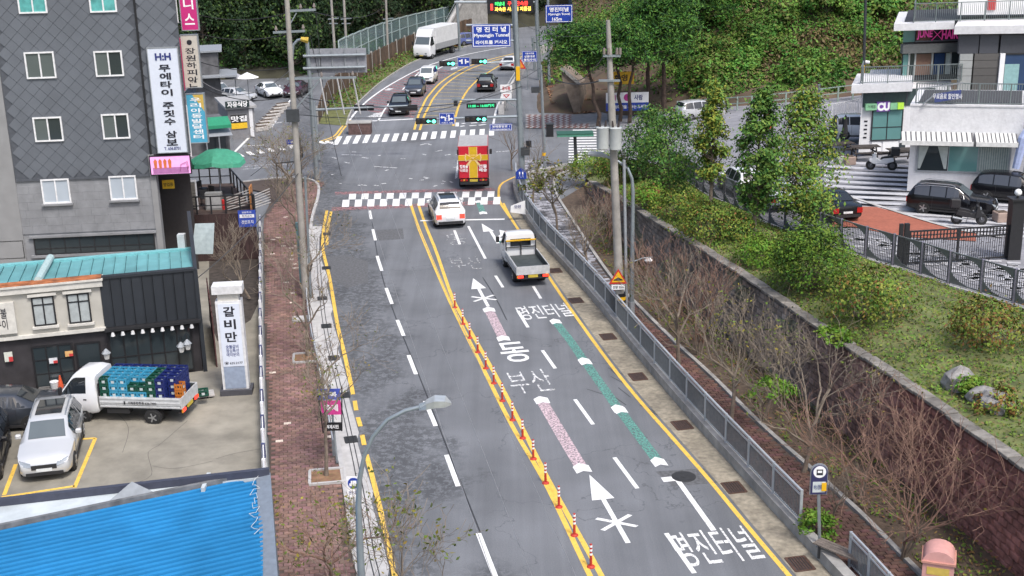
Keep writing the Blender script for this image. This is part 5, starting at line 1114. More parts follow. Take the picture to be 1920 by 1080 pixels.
# railings of the terrace over the cafe + hanging banner
zt3 = zc_ + .05
railing(cf,[FW_.pt(FW_.at(1718,190)[0],0,-.3),FW_.pt(xe + 3,0,-.3)],zt3,1.15)
a0,z0_ = FW_.at(1712,192,.1);a1,z1_ = FW_.at(1803,180,.1);t = thing('tilted_banner','blue banner hung askew on the terrace railing over the cafe','banner',tuple(FW_.pt(a0,zt3)));q = MB()
P = [FW_.at(1752,176,.0),FW_.at(1802,168,.0),FW_.at(1801,184,.0),FW_.at(1752,192,.0)];q.add([FW_.pt(a,z,.1) for a,z in P] + [FW_.pt(a,z,.06) for a,z in P],[(0,1,2,3),(4,7,6,5),(0,4,5,1),(2,6,7,3)]);wb(q,'cloth',mat('navy_banner',(.05,.07,.20),.7),t);text_on(t,FW_,'무료음료 할인행사',(P[0][0] + P[1][0]) / 2,(P[0][1] + P[2][1]) / 2,.3,1.5,.105,INKW)
q = MB();q.bar(FW_.pt(*FW_.at(1730,195),.15),FW_.pt(*FW_.at(1750,178),.15),.14,.05);q.bar(FW_.pt(*FW_.at(1722,166),.1),FW_.pt(*FW_.at(1806,155),.1),.06);wb(q,'bracket',STEEL,t)
# store sign
t = thing('store_sign','green and lime store sign board with bold white letters CU','sign',tuple(FC.pt(FC.at(1650,199)[0],FC.at(1650,205)[1])))
GRS = mat('sign_green',(.20,.42,.24),.4,emit=.1);LIM = mat('sign_lime',(.38,.62,.06),.4,emit=.15);PUR = mat('sign_purple',(.17,.06,.32),.4)
for (pa,pb),mm in (((1621,1642),GRS),((1667,1680),GRS),((1681,1692),LIM)): a0,b0 = FC.at(pa,198)[0],FC.at(pb,198)[0];m = MB();FC.box(m,a0,b0,-.25,-.03,FC.at(1650,205)[1],FC.at(1650,193)[1]);wb(m,'board',mm,t)
cx,cz = FC.at(1654.5,199);m = MB();FC.box(m,cx - .42,cx + .42,-.2,-.03,cz - .3,cz + .3);wb(m,'logo_back',PUR,t);text_on(t,FC,'CU',cx,cz,.52,.8,.21,INKW,bold=.07)
cx,cz = FC.at(1631.5,199);text_on(t,FC,'거제점',cx,cz,.2,.5,.255,INK)
# ============================================================ STREET FURNITURE
def D(px,py,base):
    """point seen at a picture position, as far from the camera as base (plane y = base.y)"""
    d = ray(px,py);t = base[1] / d.y;return Vector((d.x * t,d.y * t,CZ + d.z * t))
def part(th,name,m,parent=None,**k):
    def f(mb): return wb(mb,name,m,th,parent,**k)
    return f
CONCP = mat('concrete_pole',(.33,.31,.28),.85,var=.12,scale=3,dirt=.2);GALV = mat('galvanised_pole',(.30,.34,.36),.4,.5,.08,4);DGREY = mat('dark_grey_metal',(.06,.065,.07),.5,.3);SIGNB = mat('sign_blue',(.012,.045,.32),.45,var=.03);YELS = mat('sign_yellow',(.75,.42,.01),.45,var=.03);REDS = mat('sign_red',(.52,.02,.02),.45,var=.03)
# ---- pedestrian railing along the right kerb
rl = thing('pedestrian_railing','long grey metal railing on the kerb wall between the road and the right pavement','railing',tuple(R_KERB[10]));RAILG = mat('railing_silver',(.50,.53,.56),.4,.35,.06);PANL = mat('railing_bar_grey',(.13,.15,.17),.5,.3)
KL = [p + Vector((0,0,.38)) for p in side(R_KERB,.2)];s0 = next(i for i,p in enumerate(KL) if p.y > 34.6);KL = KL[s0:81];tot = plen(KL);npn = int(tot / 2.0)
for k in range(npn + 1): p,t = along(KL,tot * k / npn);q = MB();q.box(p.x - .04,p.x + .04,p.y - .04,p.y + .04,.36,1.5);wb(q,'post',RAILG,rl)
for k in range(npn):
    a,b = along(KL,tot * k / npn + .06)[0],along(KL,tot * (k + 1) / npn - .06)[0];q = MB();up = lambda p,z: Vector((p.x,p.y,.38 + z))
    q.bar(up(a,1.08),up(b,1.08),.07,.06);wb(q,'handrail',RAILG,rl);q = MB()
    q.bar(up(a,.92),up(b,.92),.04,.05);q.bar(up(a,.1),up(b,.1),.04,.05);q.bar(up(a,.1),up(a,.92),.04);q.bar(up(b,.1),up(b,.92),.04);fr = wb(q,'panel_frame',RAILG,rl);q = MB();n = 19
    for j in range(n): p = a.lerp(b,(j + .5) / n);q.bar(up(p,.12),up(p,.9),.028,.02,0,(b - a).normalized())
    tag(wb(q,'bar_row',PANL,rl,fr),kind='stuff')
r2 = thing('pedestrian_railing','short piece of grey railing by the bench at the bottom edge','railing',tuple(G(1592,1052)));L2 = GL([(1592,1062),(1640,1115),(1700,1185)],.12)
for k in range(4): p,t = along(L2,plen(L2) * k / 3);q = MB();q.box(p.x - .04,p.x + .04,p.y - .04,p.y + .04,.1,1.25);wb(q,'post',RAILG,r2)
for k in range(3):
    a,b = along(L2,plen(L2) * k / 3 + .06)[0],along(L2,plen(L2) * (k + 1) / 3 - .06)[0];q = MB();q.bar(a + Vector((0,0,1.1)),b + Vector((0,0,1.1)),.06);wb(q,'handrail',RAILG,r2);q = MB();q.bar(a + Vector((0,0,.95)),b + Vector((0,0,.95)),.04);q.bar(a + Vector((0,0,.12)),b + Vector((0,0,.12)),.04);q.bar(a + Vector((0,0,.12)),a + Vector((0,0,.95)),.04);q.bar(b + Vector((0,0,.12)),b + Vector((0,0,.95)),.04);fr = wb(q,'panel_frame',RAILG,r2);q = MB()
    for j in range(12): p = a.lerp(b,(j + .5) / 12);q.bar(p + Vector((0,0,.14)),p + Vector((0,0,.93)),.03,.02)
    tag(wb(q,'bar_row',PANL,r2,fr),kind='stuff')
# ---- fence round the yard above the bank
yf = thing('yard_fence','grey metal fence with curved corner plates along the top of the bank','fence',tuple(FENCE[20]));FPL = mat('fence_plate',(.17,.18,.19),.5,.3,.06);FPO = mat('fence_post',(.20,.19,.24),.5,.3)
FL = FENCE[2:72];tot = plen(FL);npn = int(tot / 1.62);H_ = 1.42
for k in range(npn + 1): p,t = along(FL,tot * k / npn);q = MB();q.box(p.x - .055,p.x + .055,p.y - .055,p.y + .055,p.z - .3,p.z + H_ + .05);wb(q,'post',FPO,yf)
fl_s = MB();strip(fl_s,[p + Vector((-.12,-.12,.03)) for p in FL],[p + Vector((.12,.12,.03)) for p in FL]);strip(fl_s,[p + Vector((-.12,-.12,-.4)) for p in FL],[p + Vector((-.12,-.12,.03)) for p in FL]);wb(fl_s,'footing',CONC_L,yf)
for k in range(npn):
    a,b = along(FL,tot * k / npn + .06)[0],along(FL,tot * (k + 1) / npn - .06)[0];Z = lambda z: Vector((0,0,z));q = MB()
    q.bar(a + Z(H_),b + Z(H_),.05);q.bar(a + Z(.1),b + Z(.1),.05);q.bar(a + Z(.1),a + Z(H_),.03);q.bar(b + Z(.1),b + Z(H_),.03);fr = wb(q,'panel_frame',FPL,yf);q = MB();n = 15
    for j in range(n): p = a.lerp(b,(j + .5) / n);q.bar(p + Z(.1),p + Z(H_),.02)
    for j in range(5): q.bar(a + Z(.3 + j * .22),b + Z(.3 + j * .22),.012)
    tag(wb(q,'mesh_infill',DGREY,yf,fr),kind='stuff')
    d = b - a;n2 = Vector((d.y,-d.x,0)).normalized() * .012
    for up_ in (0,1):                                             # curved plates: low at the left (far) post, high at the right (near) post
        c = [a.lerp(b,1 if not up_ else 0) ] if False else None;far,near = b,a
        if up_: pts = [near + Z(H_),near + Z(H_ - .42),near.lerp(far,.15) + Z(H_ - .26),near.lerp(far,.35) + Z(H_ - .12),near.lerp(far,.62) + Z(H_ - .02),near.lerp(far,.62) + Z(H_)]
        else: pts = [far + Z(.1),far + Z(.62),far.lerp(near,.12) + Z(.42),far.lerp(near,.32) + Z(.24),far.lerp(near,.6) + Z(.13),far.lerp(near,.6) + Z(.1)]
        m_ = len(pts);q = MB();q.add([p + n2 for p in pts] + [p - n2 for p in pts],[tuple(range(m_)),tuple(range(2 * m_ - 1,m_ - 1,-1))] + [(i,(i + 1) % m_,(i + 1) % m_ + m_,i + m_) for i in range(m_)]);wb(q,'corner_plate',FPL,yf)
# ---- black gate
p0,p1 = G(1690,497,3),G(1897,484,3);gt = thing('lattice_gate','wide black lattice gate between two black posts at the yard entrance','gate',tuple(p0));Z = lambda z: Vector((0,0,z));u_ = (p1 - p0).normalized()
for k,(p,w,h) in enumerate(((p0 - u_ * .12,.16,1.9),(p0 + u_ * .14,.2,1.9))): q = MB();q.box(p.x - w / 2,p.x + w / 2,p.y - w / 2,p.y + w / 2,2.9,3 + h);wb(q,'post',BLACKM,gt)
q = MB();q.box(p1.x - .28,p1.x + .28,p1.y - .28,p1.y + .28,2.9,5.7);wb(q,'pillar',BLACKM,gt);q = MB();q.box(p1.x - .36,p1.x + .36,p1.y - .36,p1.y + .36,5.7,5.78);wb(q,'pillar_cap',BLACKM,gt)
a,b = p0 + u_ * .26,p1 - u_ * .3;q = MB()
for z in (.08,1.12,1.52): q.bar(a + Z(z),b + Z(z),.07)
for t in (0,.5,1): c = a.lerp(b,t);q.bar(c + Z(.08),c + Z(1.54),.07)
wb(q,'gate_frame',BLACKM,gt);q = MB();r_ = random.Random(2)
for j in range(44): c = a.lerp(b,(j + .5) / 44);q.bar(c + Z(.1),c + Z(1.12),.022)
for j in range(60): t = r_.random() * .96;z = .15 + r_.random() * .9;q.bar(a.lerp(b,t) + Z(z),a.lerp(b,t + .022) + Z(z),.02)
for j in range(30): t = (j + .5) / 30;c = a.lerp(b,t);q.bar(c + Z(1.14),c + Z(1.5),.05,.03);q.bar(a.lerp(b,t - .012) + Z(1.32),a.lerp(b,t + .012) + Z(1.32),.06)
tag(wb(q,'lattice',BLACKM,gt),kind='stuff')
c = p1 + Z(2.9);t = thing('globe_lamp','small white globe lamp on the black gate pillar','lamp',tuple(c));bm = bmesh.new();bmesh.ops.create_uvsphere(bm,u_segments=12,v_segments=8,radius=.16);me = bpy.data.meshes.new('globe');bm.to_mesh(me);bm.free();me.materials.append(WHTB);inst('globe',me,(0,0,.12),parent=t);q = MB();q.tube([Vector((0,0,-.12)),Vector((0,0,.0))],.06,8);q.build('base',BLACKM,t)
# ---- delineator posts on the centre line
DEL = [(853,577),(868,608),(881,634),(896,661),(911,691),(926,719),(942,752),(961,788),(980,822),(1000,861),(1023,906),(1048,951),(1077,1004),(1108,1063),(1143,1130)]
ORD = ['farthest','second from the far end','third from the far end','fourth from the far end','fifth from the far end','sixth from the far end','seventh from the far end','eighth from the far end','seventh from the bottom of the picture','sixth from the bottom of the picture','fifth from the bottom of the picture','fourth from the bottom of the picture','third from the bottom of the picture','nearest but one to the bottom edge','x']
REDD = mat('delineator_red',(.42,.035,.02),.5,var=.05);d0 = None
for k,(px,py) in enumerate(DEL[:14]):
    p = G(px,py);lb = 'red-white post on the yellow centre line, ' + ORD[k];g_ = 'delineator posts on the centre line'
    if d0 is None:
        d0 = thing('delineator_post',lb,'bollard',tuple(p),0,g_);q = MB();q.tube([Vector((0,0,.0)),Vector((0,0,.03)),Vector((0,0,.06))],[.13,.12,.07],10);q.build('base',REDD,d0);q = MB();q.tube([Vector((0,0,.04)),Vector((0,0,.76))],[.042,.038],8);q.build('shaft',REDD,d0,smooth=True)
        for z in (.40,.53,.66): q = MB();q.tube([Vector((0,0,z)),Vector((0,0,z + .065))],.046,8);q.build('white_band',WHTB,d0)
    else: dup(d0,tuple(p),random.Random(k).uniform(0,3),lb,g_)
# ---- poles
def pole(name,label,cat,base,top,r0,r1,m,group=None,n=12):
    t = thing(name,label,cat,tuple(base),0,group);q = MB();q.tube([base,top],[r0,r1],n);wb(q,'pole',m,t,smooth=True);return t
def put(t,name,m,fn,parent=None,**k): q = MB();fn(q);return wb(q,name,m,t,parent,**k)
INS = mat('insulator',(.20,.17,.15),.3)
bA = G(574,560,.1);tA = D(534,-60,bA);A_ = pole('utility_pole','concrete utility pole with two crossarms beside the left brick walk','utility pole',bA,tA,.19,.11,CONCP)
for y,xa,xb in ((20,536,592),(60,512,572),(147,538,668)):
    a,b = D(xa,y + 1,bA),D(xb,y - 2,bA);put(A_,'crossarm',GALV,lambda q: q.bar(a,b,.1,.1))
    for k in range(3): c = a.lerp(b,(.1,.5,.95)[k]);put(A_,'insulator',INS,lambda q: q.tube([c,c + Z(.12),c + Z(.13),c + Z(.3)],[.05,.05,.08,.03],6))
put(A_,'brace',GALV,lambda q: q.bar(D(553,205,bA),D(600,150,bA),.06));put(A_,'brace',GALV,lambda q: q.bar(D(540,52,bA),D(556,24,bA),.05))
put(A_,'junction_box',DGREY,lambda q: q.box(bA.x - .25,bA.x + .35,bA.y - .3,bA.y - .1,D(565,215,bA).z - .3,D(565,215,bA).z + .3))
put(A_,'cable_duct',GALV,lambda q: q.tube([bA + Vector((.25,-.1,0)),D(563,330,bA) + Vector((.25,-.1,0))],.06,6))
bB = G(569,540,.1);B_ = thing('street_lamp','old bluish street lamp with a hooked top beside the left utility pole','street lamp',tuple(bB));hk = [bB,D(556,300,bB),D(551,180,bB),D(547,110,bB),D(550,84,bB),D(558,75,bB),D(571,72,bB)];put(B_,'pole',GALV,lambda q: q.tube(hk,[.11,.1,.09,.08,.07,.06,.05],8),smooth=True);put(B_,'lamp_head',mat('amber_lamp',(.5,.35,.05),.4),lambda q: q.tube([D(564,73,bB),D(578,76,bB)],[.1,.16],8));put(B_,'cabinet',mat('bluegreen_cabinet',(.10,.17,.18),.5),lambda q: q.box(bB.x - .13,bB.x + .13,bB.y - .22,bB.y,.1,3.6))
bC = G(594,335,.1);C_ = thing('sign_mast','grey steel mast carrying the back of a large road sign left of the junction','sign',tuple(bC));put(C_,'mast',GALV,lambda q: q.tube([bC,D(576,80,bC)],[.18,.14],10),smooth=True)
sb = [D(577,92,bC),D(686,90,bC),D(688,136,bC),D(579,137,bC)];off = Vector((0,.12,0));put(C_,'sign_back',mat('sign_back_grey',(.27,.28,.31),.6,var=.12),lambda q: q.add([p + Vector((0,.05,0)) for p in sb] + [p + off for p in sb],[(0,1,2,3),(4,7,6,5),(0,4,5,1),(2,6,7,3),(1,5,6,2)]))
for y in (105,128): put(C_,'arm',GALV,lambda q: q.tube([D(569,y,bC) - Vector((0,.12,0)),D(686,y - 3,bC) - Vector((0,.12,0))],.1,8))
for x in (598,622,646,670): put(C_,'stiffener',STEEL_P,lambda q: q.bar(D(x,93,bC) - Vector((0,.02,0)),D(x + 2,135,bC) - Vector((0,.02,0)),.1,.06))
bT = G(598,300,.1);T_ = thing('signal_mast','slim mast with a long arm and two signals seen from behind, left of the junction','traffic light',tuple(bT));put(T_,'mast',GALV,lambda q: q.tube([bT,D(588,190,bT)],.14,8));put(T_,'arm',GALV,lambda q: q.tube([D(588,206,bT),D(764,198,bT)],[.1,.06],8))
for x in (682,764): put(T_,'signal_head',BLK,lambda q: q.box(D(x,203,bT).x - .75,D(x,203,bT).x + .75,bT.y + .05,bT.y + .25,D(x,203,bT).z - .2,D(x,203,bT).z + .22))
for k,(bx,by,tx,h_,lb) in enumerate([(632,160,619,-30,'tall thin utility pole before the dark wood, left of a pair'),(653,150,643,-30,'tall thin utility pole before the dark wood, right of a pair'),(728,120,722,-40,'distant utility pole behind the glass barrier')]):
    b = G(bx,by);t = pole('utility_pole',lb,'utility pole',b,D(tx,h_,b),.17,.12,CONCP,'utility poles before the left wood');put(t,'crossarm',GALV,lambda q: q.bar(D(tx - 4,36,b),D(tx + 16,34,b),.12));put(t,'bracket',GALV,lambda q: q.bar(D(tx - 2,44,b),D(tx + 14,44,b),.1))
# right utility pole with transformers
bF = G(1164,603,.12);F_ = thing('utility_pole','leaning concrete utility pole with two transformer cans right of the road','utility pole',tuple(bF));tF = D(1140,38,bF);put(F_,'pole',CONCP,lambda q: q.tube([bF,bF.lerp(tF,.72),tF],[.21,.16,.09],12),smooth=True)
for (xx,yy) in ((1129,256),(1153,257)):
    c = D(xx,yy,bF) - Vector((0,.35,0));put(F_,'transformer',mat('transformer_grey',(.42,.44,.43),.5,var=.06),lambda q: q.tube([c - Z(.5),c - Z(.46),c + Z(.42),c + Z(.47),c + Z(.5)],[.2,.27,.27,.29,.2],14),smooth=True)
    for s in (-1,1): put(F_,'bushing',mat('dark_bushing',(.04,.03,.03),.4),lambda q: q.tube([c + Vector((s * .12,0,.5)),c + Vector((s * .14,0,.78))],[.06,.03],6))
for y,xa,xb in ((104,1130,1163),(150,1122,1162),(238,1116,1166),(272,1120,1164)):
    put(F_,'crossarm',GALV,lambda q: q.bar(D(xa,y,bF) - Vector((0,.18,0)),D(xb,y,bF) - Vector((0,.18,0)),.09))
for xx in (1132,1140,1156,1162): c = D(xx,101,bF) - Vector((0,.2,0));put(F_,'insulator',INS,lambda q: q.tube([c,c + Z(.28)],[.07,.05],6))
put(F_,'cable_duct',STEEL_P,lambda q: q.tube([bF + Vector((.28,-.05,0)),D(1170,300,bF)],.07,6))
for k in range(6):                                               # black-yellow wrap at the foot
    z0 = .45 + k * .16;put(F_,'warning_band',BLK if k % 2 else YELS,lambda q: q.tube([bF + Z(z0),bF + Z(z0 + .16)],.23,12))
# bump warning sign on that pole
c = D(1158,517,bF) - Vector((0,.32,0));sg = thing('warning_sign','triangular red and yellow speed bump warning sign on the utility pole','road sign',tuple(c));h = .36
tri = lambda s,y,dz=0: [Vector((c.x + s * x,c.y - y,c.z + s * z + dz)) for x,z in ((-1.05,-.72),(1.05,-.72),(0,1.05))]
for nm,s,y,m_ in (('red_rim',.40,.0,REDS),('yellow_face',.29,.012,YELS)): put(sg,nm,m_,lambda q: q.add(tri(s,y) + tri(s,y - .02),[(0,1,2),(3,5,4),(0,3,4,1),(1,4,5,2),(2,5,3,0)]))
put(sg,'bump_symbol',INK,lambda q: q.poly([Vector((c.x + x,c.y - .02,c.z + z)) for x,z in ((-.2,-.13),(.2,-.13),(.2,-.09),(.1,-.03),(0,.02),(-.1,-.03),(-.2,-.09))]))
put(sg,'plate',WHTB,lambda q: q.box(c.x - .3,c.x + .3,c.y - .02,c.y,c.z - .56,c.z - .33));FX = lambda p: Matrix(((1,0,0,p.x),(0,0,-1,p.y),(0,1,0,p.z),(0,0,0,1)))
lettering('전방 50m',FX(c),0,-.445,.14,.5,.026,INK,sg,.02,pm=locm(sg))
# right street lamp
bR = G(1184,600,.12);R_ = thing('street_lamp','grey street lamp arching over the right pavement with a small second lamp below','street lamp',tuple(bR));pts = [bR,D(1187,360,bR),D(1185,335,bR),D(1177,316,bR),D(1160,303,bR),D(1138,294,bR)];put(R_,'pole',GALV,lambda q: q.tube(pts,[.12,.08,.07,.065,.06,.05],10),smooth=True)
put(R_,'lamp_head',mat('lamp_head_grey',(.35,.37,.38),.4),lambda q: q.tube([D(1138,294,bR),D(1128,290,bR),D(1108,288,bR),D(1102,289,bR)],[.06,.12,.12,.05],8),smooth=True);put(R_,'small_arm',GALV,lambda q: q.tube([D(1186,491,bR),D(1205,484,bR),D(1223,482,bR)],.03,6));put(R_,'small_lamp',WHTB,lambda q: q.tube([D(1216,484,bR),D(1216,488,bR),D(1216,493,bR)],[.1,.2,.1],10));put(R_,'base_cover',STEEL_P,lambda q: q.tube([bR,bR + Z(.9)],.15,10))
# foreground lamp at lower left
bL = G(692,1300,.1);L_ = thing('street_lamp','foreground street lamp with curved arm and flat silver head over the left lane','street lamp',tuple(bL));pts = [bL,D(676,1050,bL),D(672,950,bL),D(674,900,bL),D(683,855,bL),D(700,818,bL),D(727,787,bL),D(760,770,bL),D(792,762,bL)];put(L_,'pole',GALV,lambda q: q.tube(pts,[.13,.09,.075,.06,.05,.05,.05,.05,.05],10),smooth=True)
hd = [D(786,764,bL),D(800,757,bL),D(815,752,bL),D(835,751,bL),D(846,755,bL)];put(L_,'lamp_head',mat('lamp_silver',(.48,.5,.5),.3,.4),lambda q: [q.add([p + Vector((0,s * w,0)) + Z(h_) for p,w,h_ in zip(hd,(.06,.16,.2,.18,.04),(.0,.05,.07,.05,.0)) for s in (-1,1)] + [p + Vector((0,s * w,0)) + Z(h_) for p,w,h_ in zip(hd,(.06,.16,.2,.18,.04),(-.05,-.09,-.1,-.1,-.04)) for s in (-1,1)],[(2 * i,2 * i + 1,2 * i + 3,2 * i + 2) for i in range(4)] + [(10 + 2 * i,12 + 2 * i,13 + 2 * i,11 + 2 * i) for i in range(4)] + [(2 * i,2 * i + 2,12 + 2 * i,10 + 2 * i) for i in range(4)] + [(2 * i + 1,11 + 2 * i,13 + 2 * i,2 * i + 3) for i in range(4)] + [(0,10,11,1),(8,9,19,18)])])
put(L_,'collar',GALV,lambda q: q.tube([D(788,763,bL),D(799,759,bL)],.085,8))
# ---- main signal mast right of the junction
bM = G(981,373,.12);M_ = thing('signal_mast','tall grey mast right of the junction whose arms carry two green signals','traffic light',tuple(bM));put(M_,'mast',GALV,lambda q: q.tube([bM,D(964,-30,bM)],[.22,.14],12),smooth=True);put(M_,'mast_sleeve',BLK,lambda q: q.tube([bM,D(979,345,bM)],.24,12))
put(M_,'arm',GALV,lambda q: q.tube([D(976,218,bM),D(775,224,bM)],[.1,.06],8));put(M_,'upper_arm',GALV,lambda q: q.tube([D(974,187,bM),D(852,187,bM)],[.08,.05],8));put(M_,'strut',GALV,lambda q: q.bar(D(975,205,bM),D(950,190,bM),.06))
put(M_,'control_box',DGREY,lambda q: q.box(bM.x - .1,bM.x + .5,bM.y - .3,bM.y - .05,D(985,290,bM).z,D(985,275,bM).z));put(M_,'pedestrian_signal',BLK,lambda q: q.box(bM.x + .25,bM.x + .6,bM.y - .3,bM.y - .05,D(990,275,bM).z,D(990,263,bM).z));put(M_,'yellow_box',mat('sign_yellow',(.75,.42,.01),.45),lambda q: q.box(D(966,0,bM).x - .05,D(972,0,bM).x,bM.y - .3,bM.y - .18,D(966,150,bM).z,D(966,124,bM).z))
put(M_,'camera',BLK,lambda q: q.box(D(855,192,bM).x - .14,D(855,192,bM).x + .1,bM.y - .3,bM.y + .1,D(855,198,bM).z,D(855,189,bM).z));put(M_,'camera_bracket',GALV,lambda q: q.box(D(856,186,bM).x - .3,D(856,186,bM).x + .3,bM.y - .08,bM.y + .08,D(855,188,bM).z,D(855,184,bM).z))
GRNL = mat('green_lamp',(.10,.95,.60),.3,var=0,emit=2.6);LMO = mat('unlit_lens',(.035,.03,.025),.3)
def signal(base,x0,x1,y,lb,dy=5.2,th=None):
    a,b = D(x0,y,base),D(x1,y,base);w = b.x - a.x;hh = abs(D(x0,y - dy,base).z - a.z);yy = base[1] - .12;t = thing('traffic_light',lb,'traffic light',tuple(a),0,'green traffic lights');put(t,'housing',BLK,lambda q: q.box(a.x,b.x,yy - .25,yy,a.z - hh,a.z + hh))
    for k in range(4):
        cx = a.x + w * (k + .5) / 4;r = min(hh * .72,w / 8 * .92);c = Vector((cx,yy - .26,a.z))
        if k == 2: put(t,'green_arrow',GRNL,lambda q: (q.poly([c + Vector((x * r,-.004,z * r)) for x,z in ((-1,0),(-.1,.85),(-.1,.3),(.9,.3),(.9,-.3),(-.1,-.3),(-.1,-.85))])))
        else: put(t,'green_lens' if k == 3 else 'lens',GRNL if k == 3 else LMO,lambda q: q.cyl(c,c + Vector((0,-.02,0)),r,14))
        put(t,'visor',BLK,lambda q: q.tube([c + Vector((math.cos(g) * r * 1.1,-.16,math.sin(g) * r * 1.1)) for g in np.linspace(.3,PI - .3,7)],.025,4))
    return t
signal(bM,780,819,226,'four-lens signal showing a green arrow and green light, left of the blue lane sign');signal(bM,872,913,222,'four-lens signal showing a green arrow and green light, right of the blue lane sign')
def board(label,base,px,face,name='road_sign',cat='road sign',edge=WHTB,dy=.0,texts=(),frame=True,thick=.06,group=None):
    """flat sign seen upright: px = (x0,y0,x1,y1); texts (body, u, v, h, w, ink) as fractions"""
    a,b = D(px[0],px[3],base),D(px[2],px[1],base);y = base[1] - .15 + dy;x0,x1,z0,z1 = a.x,b.x,a.z,b.z;t = thing(name,label,cat,(x0,y,z0),0,group);put(t,'panel',face,lambda q: q.box(x0,x1,y,y + thick,z0,z1))
    if frame:
        e = (x1 - x0) * .018;put(t,'border',edge,lambda q: [q.box(*s,y - .008,y - .002,*v) for s,v in (((x0 + e,x1 - e),(z1 - 2 * e,z1 - e)),((x0 + e,x1 - e),(z0 + e,z0 + 2 * e)),((x0 + e,x0 + 2 * e),(z0 + 2 * e,z1 - 2 * e)),((x1 - 2 * e,x1 - e),(z0 + 2 * e,z1 - 2 * e)))])
    F = Matrix(((1,0,0,x0),(0,0,-1,y),(0,1,0,z0),(0,0,0,1)));w,h = x1 - x0,z1 - z0
    for body,u,v,hh,ww,ink in texts: lettering(body,F,w * u,h * v,h * hh,w * ww,.012,ink,t,.025,pm=locm(t))
    return t,x0,x1,y,z0,z1
t,x0,x1,y,z0,z1 = board('square blue lane sign with white arrows between the two green signals',bM,(824,211,852,233),SIGNB)
w,h = x1 - x0,z1 - z0;P_ = lambda u,v: Vector((x0 + w * u,y - .012,z0 + h * v))
put(t,'left_turn_arrow',INKW,lambda q: (q.poly([P_(.36,.3),P_(.44,.3),P_(.44,.66),P_(.36,.66)]),q.poly([P_(.2,.58),P_(.358,.58),P_(.358,.7),P_(.2,.7)]),q.poly([P_(.08,.64),P_(.2,.5),P_(.2,.8)])));put(t,'straight_right_arrow',INKW,lambda q: (q.poly([P_(.6,.3),P_(.68,.3),P_(.68,.72),P_(.6,.72)]),q.poly([P_(.55,.721),P_(.73,.721),P_(.64,.9)]),q.poly([P_(.682,.42),P_(.8,.42),P_(.8,.54),P_(.682,.54)]),q.poly([P_(.802,.36),P_(.92,.48),P_(.802,.62)])));put(t,'divider',INKW,lambda q: [q.poly([P_(.49,v),P_(.52,v),P_(.52,v + .12),P_(.49,v + .12)]) for v in (.1,.28,.46,.64,.8)])
F = Matrix(((1,0,0,x0),(0,0,-1,y),(0,1,0,z0),(0,0,0,1)));lettering('거제',F,w * .27,h * .15,h * .13,w * .26,.012,INKW,t,.02,pm=locm(t));lettering('시청',F,w * .75,h * .15,h * .13,w * .26,.012,INKW,t,.02,pm=locm(t))
board('narrow blue street name sign below the right signal',bM,(918,231,960,245),SIGNB,texts=[('거제중앙로 1',.5,.63,.36,.8,INKW),('Geojejungang-ro',.5,.24,.22,.82,INKW)])
t,*_r = board('green-lettered LED strip hanging from the upper arm',bM,(875,192,930,203),BLK,'led_strip','sign',frame=False,texts=[('11:00 ~ 16:00까지',.5,.5,.62,.86,mat('green_led',(.03,.55,.22),.4,var=0,emit=1.0))])
# school zone pentagon on the mast
c = D(977,324,bM) - Vector((0,.35,0));t = thing('crossing_sign','small blue pentagonal crossing sign on the mast foot','road sign',tuple(c));pent = ((-.34,-.34),(.34,-.34),(.34,.14),(0,.42),(-.34,.14));put(t,'panel',SIGNB,lambda q: q.add([Vector((c.x + x,c.y,c.z + z)) for x,z in pent] + [Vector((c.x + x,c.y + .03,c.z + z)) for x,z in pent],[(0,1,2,3,4),(9,8,7,6,5)] + [(i,(i + 1) % 5,(i + 1) % 5 + 5,i + 5) for i in range(5)]))
for s in (-.1,.1): put(t,'walking_figure',INKW,lambda q: (q.bar(Vector((c.x + s,c.y - .01,c.z - .02)),Vector((c.x + s,c.y - .01,c.z + .14)),.08,.01),q.bar(Vector((c.x + s,c.y - .01,c.z - .03)),Vector((c.x + s - .07,c.y - .01,c.z - .26)),.05,.01),q.bar(Vector((c.x + s,c.y - .01,c.z - .03)),Vector((c.x + s + .07,c.y - .01,c.z - .26)),.05,.01)))
# ---- tunnel sign mast, LED message board, further signs
bN = G(975,236);N_ = thing('sign_mast','second grey mast just behind the signal mast carrying the large blue tunnel sign','sign',tuple(bN));put(N_,'mast',GALV,lambda q: q.tube([bN,D(961,-30,bN)],.2,10),smooth=True)
for yy in (47,76): put(N_,'arm',GALV,lambda q: q.tube([D(966,yy,bN),D(874,yy,bN)],.1,8))
board('large blue Myeongjin Tunnel sign hanging over the far road',bN,(886,44,957,88),SIGNB,texts=[('명 진 터 널',.5,.78,.24,.76,INKW),('Myeongjin Tunnel',.5,.5,.2,.9,INKW),('라이트를 켜시오',.5,.21,.18,.82,INKW)],dy=-.2)
bO = G(1012,150);O_ = thing('message_gantry','steel gantry at the top carrying the electronic message board','gantry',tuple(bO));put(O_,'post',GALV,lambda q: q.tube([bO,D(1004,-30,bO)],.22,10));put(O_,'beam',GALV,lambda q: q.tube([D(1006,4,bO),D(852,4,bO)],.14,8));put(O_,'far_post',GALV,lambda q: q.tube([G(862,96),D(856,-20,G(862,96))],.18,8))
LR,LG_,LY = mat('red_led',(.95,.04,.03),.4,var=0,emit=1.3),mat('green_led2',(.05,.8,.15),.4,var=0,emit=1.0),mat('yellow_led',(.95,.55,.08),.4,var=0,emit=1.4)
